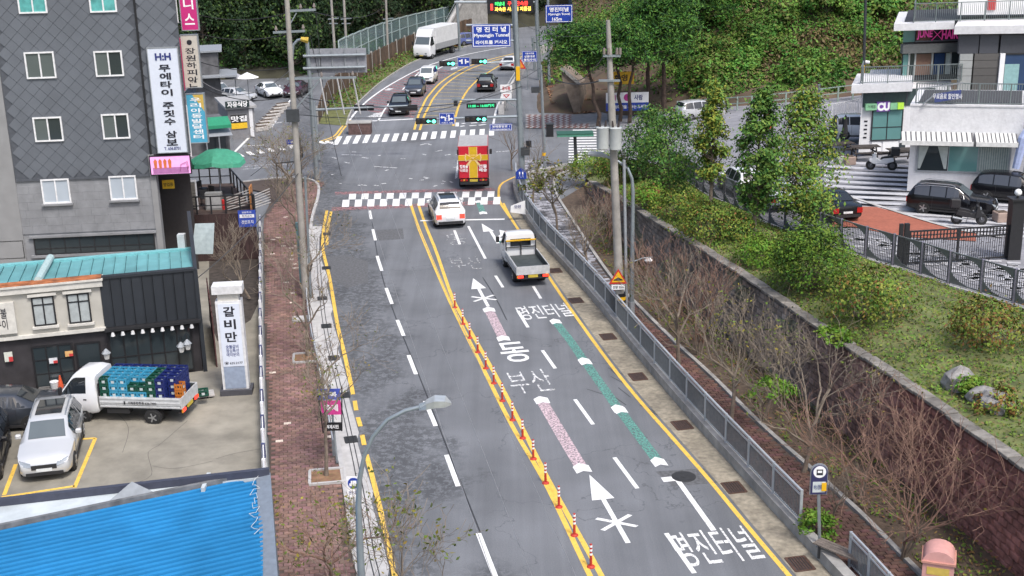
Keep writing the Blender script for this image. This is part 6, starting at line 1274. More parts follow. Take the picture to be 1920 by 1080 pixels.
t,x0,x1,y,z0,z1 = board('electronic message board with green, red and yellow Hangul at the top edge',bO,(914,-6,1000,25),BLK,'message_board','electronic sign',frame=False,dy=-.3,thick=.4,texts=[('터널내',.27,.62,.26,.2,LG_),('구간단속중',.66,.62,.3,.44,LR),('과속은 사고의 지름길',.55,.27,.28,.78,LY)]);put(t,'red_marker',LR,lambda q: q.box(x0 + .35,x0 + .6,y - .02,y - .005,z0 + .35,z0 + 1.0))
bQ = G(1030,170);Q_ = thing('sign_post','post of the second tunnel sign at the brown slope','sign',tuple(bQ));put(Q_,'post',GALV,lambda q: q.tube([bQ + Z(-1),D(1027,-20,bQ)],.14,8));board('smaller blue Myeongjin Tunnel sign half hidden by the pine',bQ,(1023,8,1073,42),SIGNB,dy=-.2,texts=[('명진터널',.5,.74,.26,.7,INKW),('Myeongjin Tunnel',.5,.46,.16,.8,INKW),('165m',.42,.2,.2,.36,INKW)])
bS = G(990,168);S_ = thing('sign_post','thin post with the little blue information sign beside the far road','sign',tuple(bS));put(S_,'post',GALV,lambda q: q.tube([bS,D(987,100,bS)],.05,8));board('little blue information sign with two rows of white Hangul',bS,(979,95,1007,116),SIGNB,texts=[('자동차전용',.5,.78,.16,.6,INKW),('상문대로',.5,.5,.22,.72,INKW),('통행주의',.5,.2,.22,.78,INKW)])
c = D(976,120,bN) - Vector((0,.5,0));t = thing('warning_sign','small red and orange triangular warning sign on the far mast','road sign',tuple(c));put(t,'panel',REDS,lambda q: q.add([c + Vector((-.45,0,-.35)),c + Vector((.45,0,-.35)),c + Vector((0,0,.5)),c + Vector((-.45,.03,-.35)),c + Vector((.45,.03,-.35)),c + Vector((0,.03,.5))],[(0,1,2),(3,5,4),(0,3,4,1),(1,4,5,2),(2,5,3,0)]));put(t,'face',mat('orange_face',(.7,.25,.02),.5),lambda q: q.poly([c + Vector((-.28,-.01,-.25)),c + Vector((.28,-.01,-.25)),c + Vector((0,-.01,.3))]))
bW = G(950,208)
for k,(px,lb,tx,ink) in enumerate([((938,158,960,172),'white board with red lettering on the barrier by the far road','공사중',REDS),((940,173,959,187),'white board with a red triangle below the lettered one','▽',REDS)]): board(lb,bW,px,WHTB,'barrier_board','sign',frame=False,texts=[(tx,.5,.5,.5,.7,ink)])
put(thing('board_stand','thin stand holding the two white boards by the far road','stand',tuple(bW)),'post',STEEL,lambda q: q.tube([bW,D(949,158,bW)],.05,6))
bN2 = G(1003,132);N2 = thing('signal_mast','farther grey mast with a long arm carrying two small green signals over the far road','traffic light',tuple(bN2));put(N2,'mast',GALV,lambda q: q.tube([bN2,D(999,70,bN2)],.16,8));put(N2,'arm',GALV,lambda q: q.tube([D(1001,114,bN2),D(822,121,bN2)],[.09,.06],6))
signal(bN2,824,853,119,'small far green signal at the left end of the far arm',5);signal(bN2,884,913,115,'small far green signal right of the far lane sign',5)
t,x0,x1,y,z0,z1 = board('small far blue lane sign with white arrows between the two far signals',bN2,(858,107,881,125),SIGNB);w,h = x1 - x0,z1 - z0
put(t,'lane_arrow_mark',INKW,lambda q: (q.poly([P_(.3,.3),P_(.42,.3),P_(.42,.8),P_(.3,.8)]),q.poly([P_(.6,.3),P_(.7,.3),P_(.7,.8),P_(.6,.8)]),q.poly([P_(.12,.55),P_(.29,.55),P_(.29,.7),P_(.12,.7)]),q.poly([P_(.71,.45),P_(.9,.45),P_(.9,.6),P_(.71,.6)])))
bJ = G(1072,215);t = thing('concrete_buttress','leaning brownish concrete wall end between the leaf-strewn slope and the pines','wall',tuple(bJ));put(t,'slab',mat('brown_concrete',(.25,.20,.16),.9,var=.25,scale=2,dirt=.35),lambda q: q.add([D(1077,215,bJ),D(1088,213,bJ),D(1085,158,bJ),D(1052,128,bJ),D(1054,148,bJ)] + [p + Vector((.8,3,0)) for p in (D(1077,215,bJ),D(1088,213,bJ),D(1085,158,bJ),D(1052,128,bJ),D(1054,148,bJ))],[(0,1,2,3,4),(9,8,7,6,5)] + [(i,(i + 1) % 5,(i + 1) % 5 + 5,i + 5) for i in range(5)]));put(t,'cap',CONC,lambda q: q.bar(D(1052,128,bJ),D(1086,157,bJ),.4,.25))
# grey post with camera, black litter cabinet, green shelter
bP = G(1022,322,.1);P2 = thing('camera_post','grey post with a side camera and a yellow band right of the signal mast','post',tuple(bP));put(P2,'post',GALV,lambda q: q.tube([bP,D(1014,122,bP)],[.12,.09],8));put(P2,'camera',DGREY,lambda q: q.box(*(lambda a: (a.x - .3,a.x + .3,a.y - .2,a.y + .2,a.z - .2,a.z + .2))(D(1004,168,bP))));put(P2,'camera_arm',GALV,lambda q: q.bar(D(1004,170,bP),D(1016,172,bP),.06));put(P2,'yellow_band',YELS,lambda q: q.tube([D(1020,292,bP),D(1020,286,bP)],.14,8))
bK = G(1031,256);t = thing('litter_cabinet','narrow black cabinet at the far right corner of the junction','cabinet',tuple(bK));put(t,'body',BLK,lambda q: q.box(bK.x - .3,bK.x + .3,bK.y - .2,bK.y + .2,0,D(1031,233,bK).z));put(t,'lid',DGREY,lambda q: q.box(bK.x - .34,bK.x + .34,bK.y - .24,bK.y + .24,D(1031,233,bK).z,D(1031,231,bK).z))
bG = G(1080,312,.15);t = thing('shade_canopy','dark green flat canopy on one post at the right pavement corner','canopy',tuple(bG));put(t,'post',DGREY,lambda q: q.tube([bG,D(1078,255,bG)],.12,8));a,b = D(1044,252,bG),D(1112,249,bG);put(t,'roof',mat('canopy_green',(.03,.10,.07),.5),lambda q: q.box(a.x,b.x,bG.y - .6,bG.y + .7,a.z - .06,a.z + .12));put(t,'roof_edge',mat('canopy_edge',(.08,.26,.18),.5),lambda q: q.box(a.x,b.x,bG.y - .64,bG.y - .602,a.z - .08,a.z + .02))
# white banner draped on the railing
c = G(972,402,.4);t = thing('cloth_banner','white cloth banner sagging from the railing bend near the crossing','banner',tuple(c));P = [D(984,376,c),D(958,386,c),D(957,398,c),D(985,402,c)];put(t,'cloth',WHTB,lambda q: q.add([p for p in P] + [p + Vector((.02,.05,0)) for p in P] + [],[(0,1,2,3),(4,7,6,5),(0,4,5,1),(2,6,7,3)]));F = FX((P[0] + P[2]) / 2);lettering('안전',F,0,0,.2,.4,.05,INKB,t,.02,pm=locm(t))
# banner board among the pines
bZ = G(1175,222,.3);t,x0,x1,y,z0,z1 = board('white and blue banner board with a magenta disc among the pines',bZ,(1136,172,1216,208),WHTB,'banner_board','billboard',frame=False,texts=[('거제',.14,.72,.3,.18,mat('magenta_print',(.5,.04,.25),.5)),('사람',.76,.72,.3,.2,INKB),('아이들의 꿈을 키우는 도서관',.5,.22,.2,.9,INKW)]);put(t,'blue_strip',SIGNB,lambda q: q.box(x0,x1,y - .006,y - .001,z0,z0 + (z1 - z0) * .44));put(t,'disc',mat('magenta_print',(.5,.04,.25),.5),lambda q: q.cyl(Vector(((x0 + x1) / 2,y - .006,z0 + (z1 - z0) * .73)),Vector(((x0 + x1) / 2,y - .014,z0 + (z1 - z0) * .73)),(z1 - z0) * .2,16))
for s in (x0 + .2,x1 - .2): put(t,'post',DGREY,lambda q: q.bar(Vector((s,y + .1,0)),Vector((s,y + .1,z1)),.1))
a = D(1205,150,bZ);board('yellow banner above the white banner board',bZ,(1140,135,1190,160),YELS,'banner_board','billboard',frame=False,dy=.6,texts=[('환영',.5,.5,.5,.5,INK)])
# ---- bus stop, bench, bin at lower right
bU = G(1537,1032,.12);t = thing('bus_stop_sign','bus stop sign with a round white bus symbol and rounded top','bus stop',tuple(bU));put(t,'post',GALV,lambda q: q.tube([bU,D(1535,925,bU)],.05,8));a,b = D(1519,925,bU),D(1551,884,bU);cx = (a.x + b.x) / 2;r = (b.x - a.x) / 2;n = 12
pf = [(a.x,a.z),(b.x,a.z)] + [(cx + r * math.cos(g),b.z + r * .95 * math.sin(g)) for g in np.linspace(0,PI,n)];put(t,'panel',mat('navy_sign',(.03,.03,.10),.5),lambda q: q.prism(pf,bU.y - .06,bU.y + .04,'y'));pf2 = [(cx + (x - cx) * 1.1,z + (.04 if z > b.z else -.03 if z == a.z else 0)) for x,z in pf];put(t,'rim',STEEL,lambda q: q.prism(pf2,bU.y - .03,bU.y + .02,'y'))
c = Vector((cx,bU.y - .061,b.z + .02));put(t,'white_disc',WHTB,lambda q: q.cyl(c,c + Vector((0,-.01,0)),r * .8,20));put(t,'bus_symbol',INK,lambda q: (q.box(cx - r * .4,cx + r * .4,c.y - .016,c.y - .012,c.z - r * .42,c.z + r * .36),));put(t,'bus_window',WHTB,lambda q: q.box(cx - r * .27,cx + r * .27,c.y - .02,c.y - .017,c.z - r * .1,c.z + r * .2));put(t,'timetable',mat('pale_timetable',(.5,.55,.55),.5),lambda q: q.box(a.x + r * .2,b.x - r * .2,bU.y - .07,bU.y - .062,a.z + .06,a.z + .4));F = FX(Vector((cx,bU.y - .072,a.z + .23)));lettering('버스정류장',F,0,0,.16,r * 1.3,.004,INKB,t,.02,pm=locm(t));put(t,'sticker',mat('sign_yellow',(.75,.42,.01),.45),lambda q: q.box(bU.x - .07,bU.x + .07,bU.y - .09,bU.y - .06,D(0,955,bU).z,D(0,940,bU).z))
pB = G(1582,1060,.12);t = thing('bench','weathered wooden slat bench on the dark brick walk','bench',tuple(pB),RAD(-48));WD = mat('bench_wood',(.15,.125,.105),.8,var=.25,rnd=.15)
for k in range(4): q = MB();q.box(-.95,.95,-.22 + k * .115,-.12 + k * .115,.42,.46);q.build('slat',WD,t)
for sx in (-.75,.75):
    for sy in (-.17,.17): q = MB();q.box(sx - .03,sx + .03,sy - .03,sy + .03,0,.42);q.build('leg',DGREY,t)
pB = G(1756,1098,.15);t = thing('clothes_bin','pink rounded-top collection bin at the foot of the block wall','bin',tuple(pB),RAD(-20));PK = mat('pink_bin',(.62,.33,.30),.45,var=.06);prof = [(-.42,0),(.42,0),(.42,.95)] + [(.42 * math.cos(g),.95 + .32 * math.sin(g)) for g in np.linspace(.25,PI - .25,9)] + [(-.42,.95)]
q = MB();q.prism(prof,-.4,.4,'y');q.build('body',PK,t,smooth=True);q = MB();q.box(-.46,.46,-.45,.45,.9,.96);q.build('rim',mat('pink_bin_rim',(.50,.25,.2),.5),t);q = MB();q.box(-.3,.3,-.412,-.402,.55,.78);q.build('slot',mat('yellow_bin_panel',(.6,.45,.1),.5),t)
# ---- left pavement furniture
for k,(px,py,lb) in enumerate([(614,895,'white-edged square tree bed at the lower left pavement'),(577,672,'white-edged square tree bed halfway along the left pavement'),(640,1140,'white-edged tree bed at the bottom edge')]):
    p = G(px,py,.1);t = thing('tree_bed',lb,'tree bed',tuple(p),RAD(8),'tree beds');q = MB();q.box(-.55,.55,-.5,.5,0,.035);q.build('soil',LEAFLIT,t)
    for s in (-1,1): q = MB();q.box(-.62,.62,s * .55 - .05,s * .55 + .05,0,.09);q.build('edge_stone',CONC_L,t);q = MB();q.box(s * .6 - .05,s * .6 + .05,-.5,.5,0,.09);q.build('edge_stone',CONC_L,t)
p = G(565,601,.1);t = thing('flower_box','white planter box with a small dark green shrub beside the gutter','planter',tuple(p),RAD(8));q = MB();q.box(-.42,.42,-.3,.3,0,.16);q.build('box',CONC_L,t,bevel=.03);shrub('small dark green shrub in the white planter box',tuple(p + Vector((.05,0,.12))),.7,.55,95,SH[:2] if 'SH' in globals() else [leafmat('shrub_leaf_dark',(.045,.075,.015)),leafmat('shrub_leaf_mid',(.08,.115,.02))],n=18,per=40) if 'shrub' in globals() else None
bV = G(632,868,.1);t = thing('banner_post','post with pink, blue and black notice banners beside the left gutter','banner',tuple(bV));put(t,'post',GALV,lambda q: q.tube([bV,D(618,722,bV)],.04,8))
for px,m_,tx in (((596,727,638,748),mat('blue_print',(.06,.09,.42),.6),'행복'),((604,749,639,776),mat('pink_print',(.60,.05,.26),.6),'축제'),((608,790,640,806),BLK,'거제시민')):
    a,b = D(px[0],px[3],bV),D(px[2],px[1],bV);put(t,'banner',m_,lambda q: q.box(a.x,b.x,bV.y - .1,bV.y - .07,a.z,b.z));F = FX(Vector(((a.x + b.x) / 2,bV.y - .1,(a.z + b.z) / 2)));lettering(tx,F,0,0,(b.z - a.z) * .5,(b.x - a.x) * .7,.004,INKW,t,.03,pm=locm(t))
put(t,'frame',BLK,lambda q: (q.bar(D(595,725,bV),D(606,812,bV),.04),q.bar(D(641,725,bV),D(641,808,bV),.04)))
bX = G(664,958,.1);t = thing('no_parking_sign','white sign with blue symbol beside the left gutter near the foreground lamp','road sign',tuple(bX));put(t,'post',GALV,lambda q: q.tube([bX,D(662,900,bX)],.03,6));a,b = D(652,930,bX),D(676,892,bX);put(t,'panel',WHTB,lambda q: q.box(a.x,b.x,bX.y - .06,bX.y - .04,a.z,b.z));c = Vector(((a.x + b.x) / 2,bX.y - .06,b.z - (b.x - a.x) * .5));put(t,'blue_ring',SIGNB,lambda q: q.cyl(c,c + Vector((0,-.01,0)),(b.x - a.x) * .42,18));put(t,'car_symbol',INKW,lambda q: (q.box(c.x - .14,c.x + .14,c.y - .016,c.y - .012,c.z - .1,c.z),q.box(c.x - .09,c.x + .09,c.y - .016,c.y - .012,c.z,c.z + .09)));F = FX(Vector((c.x,bX.y - .061,a.z + .14)));lettering('견인지역',F,0,0,.12,(b.x - a.x) * .8,.004,INKB,t,.02,pm=locm(t))
gr_ = thing('guard_rail','low pale guard rail strip between the left pavement and the gutter','guard rail',tuple(L_KERB[8]));GK = [p + Vector((-.3,0,.0)) for p in L_KERB if 41 < p.y < 66];put(gr_,'rail',mat('pale_rail',(.50,.53,.55),.4,.3),lambda q: [q.bar(a + Z(.62),b + Z(.62),.05,.22) for a,b in zip(GK,GK[1:])])
for k,p in enumerate(GK[::3]): put(gr_,'post',GALV,lambda q: q.box(p.x - .04,p.x + .04,p.y - .04,p.y + .04,.08,.7))
# junction-corner traffic light on the left, small blue plate
bY = G(566,352,.1);t = thing('pedestrian_light','dark pedestrian light post at the left junction corner','traffic light',tuple(bY));put(t,'post',DGREY,lambda q: q.tube([bY,D(523,305,bY)] if False else [bY,D(562,262,bY)],.07,8));put(t,'signal_head',BLK,lambda q: q.box(*(lambda a: (a.x - .2,a.x + .2,a.y - .2,a.y + .1,a.z - .35,a.z + .35))(D(562,285,bY))));board('tiny blue arrow plate on the left corner post',bY,(538,261,556,270),SIGNB,frame=False,texts=[('→',.5,.5,.5,.6,INKW)])
bH = G(523,378,.1);t = thing('pipe_frame','dark pipe frame standing in the twigs at the left corner','frame',tuple(bH));put(t,'frame_bars',DGREY,lambda q: (q.bar(bH,D(518,306,bH),.08),q.bar(D(518,306,bH),D(552,303,bH),.08)));put(t,'foot',DGREY,lambda q: q.box(bH.x - .15,bH.x + .15,bH.y - .15,bH.y + .15,.1,.16))
# ---- far road edges: sound wall, glass barrier, wing wall, concrete barrier
WDB = mat('sound_wall_timber',(.115,.075,.05),.85,var=.25,scale=2,rnd=.25,dirt=.3);sw = thing('timber_wall','brown timber sound wall rising along the left edge of the far road','wall',tuple(G(690,237)));WL_ = spline(GL([(596,232),(612,205),(640,180),(690,144),(720,126),(770,101),(830,80),(885,66)]),60);tot = plen(WL_);n = 90
for k in range(n):
    a,b = along(WL_,tot * k / n + .02)[0],along(WL_,tot * (k + 1) / n - .02)[0];hh = 2.3 + .15 * ((k * 7) % 5) / 5 if k > 10 else 1.2 + k * .1;put(sw,'board',WDB,lambda q: q.bar(a + Z(hh / 2),b + Z(hh / 2),.12,hh))
for k in range(0,n,5): p = along(WL_,tot * k / n)[0];put(sw,'post',CONC,lambda q: q.box(p.x - .1,p.x + .1,p.y - .22,p.y - .05,0,2.6 if k > 10 else 1.6))
vg = MB();VL = spline(GL([(648,236),(655,214),(670,194),(716,153),(770,119),(820,101),(870,88),(915,78)]),60);strip(vg,WL_,VL,.03);struct(vg,'verge',GRASSY);kerb('verge_kerb',VL,.15,.12,CONC,1);rs = np.random.RandomState(8);Pk = []
for k in range(4200):
    i = rs.randint(6,59);t_ = rs.uniform(0,1) ** 1.5;p = WL_[i].lerp(VL[i],t_)
    if noise.noise(p * .5) > rs.uniform(-.6,.4): Pk.append((p.x,p.y + rs.uniform(-.8,.8),.05 + rs.uniform(0,.9) * (1 - t_)))
tag(leaves('verge_weeds',Pk,np.tile((0,-.5,.7),(len(Pk),1)),np.full(len(Pk),.3),LF_HILL,None,.5,.7,8),kind='stuff')
gbz = thing('glass_barrier','stepped barrier of framed glass panes behind the brown timber wall','barrier',tuple(G(645,190)));BLn = spline(GL([(640,166),(700,126),(770,92),(850,64)]),30);tot = plen(BLn);n = 14;GFR = mat('pale_green_frame',(.38,.46,.45),.5,.2);GPN = mat('barrier_glass',(.20,.30,.31),.15,0,.05,1,alpha=.45,spec=.8)
for k in range(n):
    a,b = along(BLn,tot * k / n + .05)[0],along(BLn,tot * (k + 1) / n - .05)[0];h0,h1 = 1.6,5.0 - k * .07
    fo = put(gbz,'panel_frame',GFR,lambda q: (q.bar(a + Z(0),a + Z(h1),.12),q.bar(b + Z(0),b + Z(h1),.12),q.bar(a + Z(h1),b + Z(h1),.12),q.bar(a + Z(h0),b + Z(h0),.1),q.bar(a + Z((h0 + h1) / 2),b + Z((h0 + h1) / 2),.08)));put(gbz,'pane',GPN,lambda q: q.bar(a + Z((h0 + h1) / 2),b + Z((h0 + h1) / 2),.04,h1 - h0),fo)
ww = thing('wing_wall','grey concrete wing wall rising to the tunnel at the top of the far road','wall',tuple(G(880,92)));pw = [G(838,72),G(915,58)];put(ww,'wall_body',CONC,lambda q: q.add([pw[0],pw[1],pw[1] + Z(11),pw[0] + Z(1.5),pw[0] + Vector((0,.5,0)),pw[1] + Vector((0,.5,0)),pw[1] + Vector((0,.5,11)),pw[0] + Vector((0,.5,1.5))],[(0,1,2,3),(4,7,6,5),(0,3,7,4),(3,2,6,7),(1,5,6,2)]));put(ww,'coping',CONC_L,lambda q: q.bar(pw[0] + Z(1.6),pw[1] + Z(11.1),.7,.3));put(ww,'rail',GALV,lambda q: (q.bar(pw[0] + Z(2.7),pw[1] + Z(12.2),.08),q.bar(pw[0] + Z(2.2),pw[1] + Z(11.7),.06)))
cbz = thing('road_barrier','low whitish concrete barrier along the right edge of the far road','barrier',tuple(G(960,180)));CL_ = side(spline(FWR,24),.55);put(cbz,'barrier_body',CONC_L,lambda q: [q.bar(a + Z(.45),b + Z(.45),.5,.95) for a,b in zip(CL_[2:],CL_[3:])]);put(cbz,'top_rail',GALV,lambda q: [q.bar(a + Z(1.05),b + Z(1.05),.1) for a,b in zip(CL_[2:],CL_[3:])])
# corner pavement with red and white setts
cp = MB();cp.poly(GL([(985,213),(1110,209),(1190,215),(1190,236),(1060,238),(985,240)],.06));struct(cp,'corner_pavement',mat('grey_corner_paving',(.22,.22,.225),.9,var=.15,scale=2));r_ = random.Random(3);RD_,WD_ = MB(),MB()
for j in range(12):
    for i in range(22):
        x = 986 + i * 5.4 + (2.7 if j % 2 else 0);y = 215 + j * 2.1
        if x > 1108 - (0 if y > 230 else 40): continue
        q = GL([(x,y),(x + 4.4,y),(x + 4.6,y + 1.7),(x,y + 1.7)],.066);(RD_ if (i + j) % 2 else WD_).poly(q)
struct(RD_,'red_sett',mat('red_sett',(.25,.11,.09),.9,var=.2));struct(WD_,'white_sett',mat('pale_sett',(.45,.42,.40),.9,var=.2))
rb_ = thing('ramp_block','small red-brown box planter at the tip between the two left roads','planter',tuple(G(680,258)));p = G(676,250);put(rb_,'box',mat('redbrown_box',(.10,.06,.055),.8,var=.3),lambda q: q.box(p.x - .95,p.x + .95,p.y - .6,p.y + .6,0,.95));put(rb_,'cap',CONC,lambda q: q.box(p.x - 1.0,p.x + 1.0,p.y - .65,p.y + .65,.95,1.03))
ln_ = thing('green_railing','pale green street railing at the foot of the right hillside','railing',tuple(G(1480,196,2.5)));RLn = spline([G(1270,215,1.2),G(1340,210,1.6),G(1420,205,2.2),G(1500,197,2.6),G(1560,190,2.9),G(1625,182,3.0)],24);GRR = mat('pale_green_rail',(.30,.38,.33),.5,.2)
for k in range(13): p = along(RLn,plen(RLn) * k / 12)[0];put(ln_,'post',GRR,lambda q: q.box(p.x - .06,p.x + .06,p.y - .06,p.y + .06,p.z - .3,p.z + 1.15))
for zz in (1.1,.6): put(ln_,'rail',GRR,lambda q: [q.bar(a + Z(zz),b + Z(zz),.07) for a,b in zip(RLn,RLn[1:])])
wr = thing('white_railing','white barred railing behind the yard car left of the store','railing',tuple(G(1575,222,3)));WRl = [G(1530,236,2.9),G(1575,226,3),G(1618,216,3)];railing(wr,WRl,3.0,1.3,WHT,.22)
bE = G(1618,190,3);t = pole('street_lamp','tall dark lamp pole with a yellow sleeve left of the store','street lamp',bE,D(1624,-30,bE),.13,.1,DGREY);put(t,'yellow_sleeve',YELS,lambda q: q.tube([D(1617,145,bE),D(1618,122,bE)],.16,8));put(t,'orange_base',mat('orange_sleeve',(.45,.12,.05),.6),lambda q: q.tube([D(1617,157,bE),D(1617,146,bE)],.26,8));put(t,'lamp_head',WHTB,lambda q: q.tube([D(1622,116,bE),D(1630,117,bE)],.12,8))
bI = G(1535,232,2.9);t = pole('post','bare grey post beside the white railing left of the store','post',bI,D(1536,160,bI),.08,.08,GALV);put(t,'cap',STEEL,lambda q: q.tube([D(1536,160,bI),D(1536,158,bI)],.1,8))
# ---- overhead wires
def wire(label,a,b,sag=.6,r=.012,n=14,m=None,group='overhead wires'):
    t_ = MB();pts = [a.lerp(b,k / n) - Z(4 * sag * (k / n) * (1 - k / n)) for k in range(n + 1)];t_.tube(pts,r,4,caps=False);o = t_.build('cable',m or mat('black_cable',(.03,.03,.032),.6));tag(o,label,'cable',group);return o
LC = mat('grey_cable',(.22,.22,.23),.5);Nr = lambda px,py,y: D(px,py,(0,y,0))
for k,(sx,ex) in enumerate([(611,905),(640,985),(664,1075)]): wire('pale overhead line running down over the left lane, ' + ['leftmost of three','middle of three','rightmost of three'][k],D(sx,146,bA),Nr(ex + 60,1200,22),.25,.008,20,LC)
for k,(y0,y1,x1) in enumerate([(22,14,330),(62,48,330),(130,148,372),(125,98,330),(178,160,372)]): wire('dark wire strung before the wood left of the concrete pole, ' + ['topmost','second from the top','long sagging one','third from the top','lowest'][k],D(545,y0,bA),D(x1,y1,bA + Vector((0,8,0))),.5 + .5 * (k == 2),.02,m=LC if k == 2 else None)
wire('black cable crossing the whole junction low, from the left pole to the signal mast',D(556,180,bA),D(978,162,bM),.9,.02);wire('second black cable over the far crossing',D(560,215,bA),D(1012,128,bP),1.3,.018)
wire('bundled black cable from the utility pole towards the leaning pine',D(1132,105,bF),D(1075,150,G(1010,240)),.4,.03);wire('thick cable from the transformer pole to the camera post',D(1130,150,bF),D(1016,132,bP),.5,.03);wire('cable rising along the transformer pole to the right lamp',D(1150,240,bF),D(1185,330,bR),.2,.02)
wire('black service cable slanting from the restaurant roof to the left walk pole',D(372,520,G(380,640)),D(563,320,bA),.3,.03)
for k in range(4): wire('cable of the bundle between the left concrete pole and the sign mast, ' + ['upper','second','third','lower'][k],D(553,150 + 9 * k,bA),D(583,165 + 14 * k,bC),.15,.022)
wire('wire from the left pole towards the top right between the pair of poles',D(578,20,bA),D(722,10,G(728,120)),.8,.02);wire('thin wire from the right pole top off to the upper left',D(1140,60,bF),D(972,40,bM),.5,.012)
for k,(a_,b_) in enumerate((((580,60),(640,330)),((592,22),(612,230)),((548,262),(470,330)))): wire(['guy wire from the sign mast towards the junction','slim guy wire beside the sign mast','cable from the left pole down to the deck'][k],D(*a_,bC),D(*b_,bC),.1,.018)
for k,x in enumerate((600,632,662)): wire('string of insulators hanging under the lowest left crossarm, ' + ['left','middle','right'][k],D(x,146,bA),D(x + 14,215,bA + Vector((0,-2,0))),.02,.035,6,mat('insulator_grey',(.34,.33,.32),.4),'insulator strings')
# ============================================================ TREES AND SHRUBS
BARK = mat('grey_bark',(.17,.135,.105),.95,var=.3,scale=6,bump=.6,bscale=30);BARK_R = mat('reddish_twig_bark',(.21,.125,.092),.9,var=.25,scale=5,rnd=.1)
BARK_L = mat('pale_twig_bark',(.19,.155,.12),.9,var=.25,scale=5);BARK_P = mat('pine_bark',(.065,.045,.035),.95,var=.35,scale=4,bump=.8,bscale=15)
LF_Y = [leafmat('young_leaf',(.11,.15,.025)),leafmat('young_leaf_yellow',(.20,.17,.03)),leafmat('young_leaf_dark',(.07,.09,.02))]
def grow(mb,p,d,L,r,depth,rr,tips,spread=.55,up=.12,rmin=.008,kids_=(2,4),shrink=.72,wig=.12):
    """one limb as a bent tapering tube, then its children"""
    n = 4 if depth > 1 else 3;pts = [p];q = d.copy();c = p.copy()
    for k in range(n):
        q = (q + Vector((rr.gauss(0,wig),rr.gauss(0,wig),rr.gauss(0,wig * .7) + up * .4))).normalized();c = c + q * (L / n);pts.append(c.copy())
    r1 = max(rmin,r * (.62 if depth > 0 else .4));mb.tube(pts,[r + (r1 - r) * i / n for i in range(n + 1)],6 if r > .03 else 4 if r > .014 else 3,caps=False)
    if depth <= 0: tips.append((pts[-1],q));tips.append((pts[1],q));return
    m = rr.randint(*kids_)
    for k in range(m):
        t = rr.uniform(.35,1) if k else 1;i = min(n,max(1,int(t * n + .5)));a = rr.uniform(0,2 * PI);s = spread * rr.uniform(.6,1.3)
        ref = Vector((0,0,1)) if abs(q.z) < .9 else Vector((1,0,0));e = q.cross(ref).normalized();f = q.cross(e)
        dd = (q * math.cos(s) + (e * math.cos(a) + f * math.sin(a)) * math.sin(s) + Vector((0,0,up))).normalized()
        grow(mb,pts[i],dd,L * shrink * rr.uniform(.75,1.2),r1 * (.85 if k == 0 else .68),depth - 1,rr,tips,spread,up,rmin,kids_,shrink,wig)
def bare_tree(label,loc,H,seed,stems=1,trunk=.35,spread=.6,bark=None,twig=None,leafn=0,depth=5,group=None,lean=(0,0),name='bare_tree',cat='tree',lmats=None,r0=None,up=.16,lsize=.13):
    rr = random.Random(seed);t = thing(name,label,cat,loc,0,group);tips = [];tk = MB();cr = MB()
    r0 = r0 or H * .016
    for s in range(stems):
        a = rr.uniform(0,2 * PI);out = .0 if stems == 1 else rr.uniform(.15,.5);d = Vector((math.cos(a) * out + lean[0],math.sin(a) * out + lean[1],1)).normalized()
        th = H * trunk * (1 if stems == 1 else rr.uniform(.6,1));b0 = Vector((math.cos(a),math.sin(a),0)) * (.0 if stems == 1 else .12);pts = [b0];c = b0;q = d
        for k in range(5): q = (q + Vector((rr.gauss(0,.07),rr.gauss(0,.07),.05))).normalized();c = c + q * th / 5;pts.append(c)
        rs_ = r0 / (stems ** .4);tk.tube(pts,[rs_ * (1.25 if k == 0 else 1 - .07 * k) for k in range(6)],8)
        nl = rr.randint(4,5) if stems == 1 else rr.randint(3,4)
        for k in range(nl):
            a2 = 2 * PI * k / nl + rr.uniform(-.5,.5);sp = rr.uniform(.35,.95) * spread / .6;dd = (q * math.cos(sp) + Vector((math.cos(a2),math.sin(a2),0)) * math.sin(sp) + Vector((0,0,.12))).normalized()
            grow(cr,pts[rr.randint(3,5)],dd,(H - th) * .38,rs_ * .6,depth - 1,rr,tips,spread,up,H * .0015,(2,3) if stems > 1 else (2,4),.76,.14)
    tk.build('trunk',bark or BARK,t,smooth=True);cr.build('branches',twig or BARK_L,t,smooth=True)
    leafn = int(leafn * 1.8) if leafn < 300 else leafn
    if leafn:
        P,N = [],[]
        for k in range(leafn):
            p,d = tips[rr.randrange(len(tips))];P.append(p + Vector((rr.gauss(0,.07),rr.gauss(0,.07),rr.gauss(0,.07))));N.append((rr.gauss(0,.4),rr.gauss(0,.4),1))
        leaves('leaves',P,N,np.full(leafn,lsize),lmats or LF_Y,t,.5,.5,seed)
    return t
def clump_leaves(rr,centres,per,rad,squash=.7):
    P,N = [],[]
    for c,ctr in centres:
        for k in range(per):
            v = Vector((rr.gauss(0,1),rr.gauss(0,1),rr.gauss(0,squash)));p = c + v * rad * .55;P.append(p);o = (p - ctr);o.z += .3;N.append(tuple(o.normalized() if o.length > 1e-4 else (0,0,1)))
    return P,N
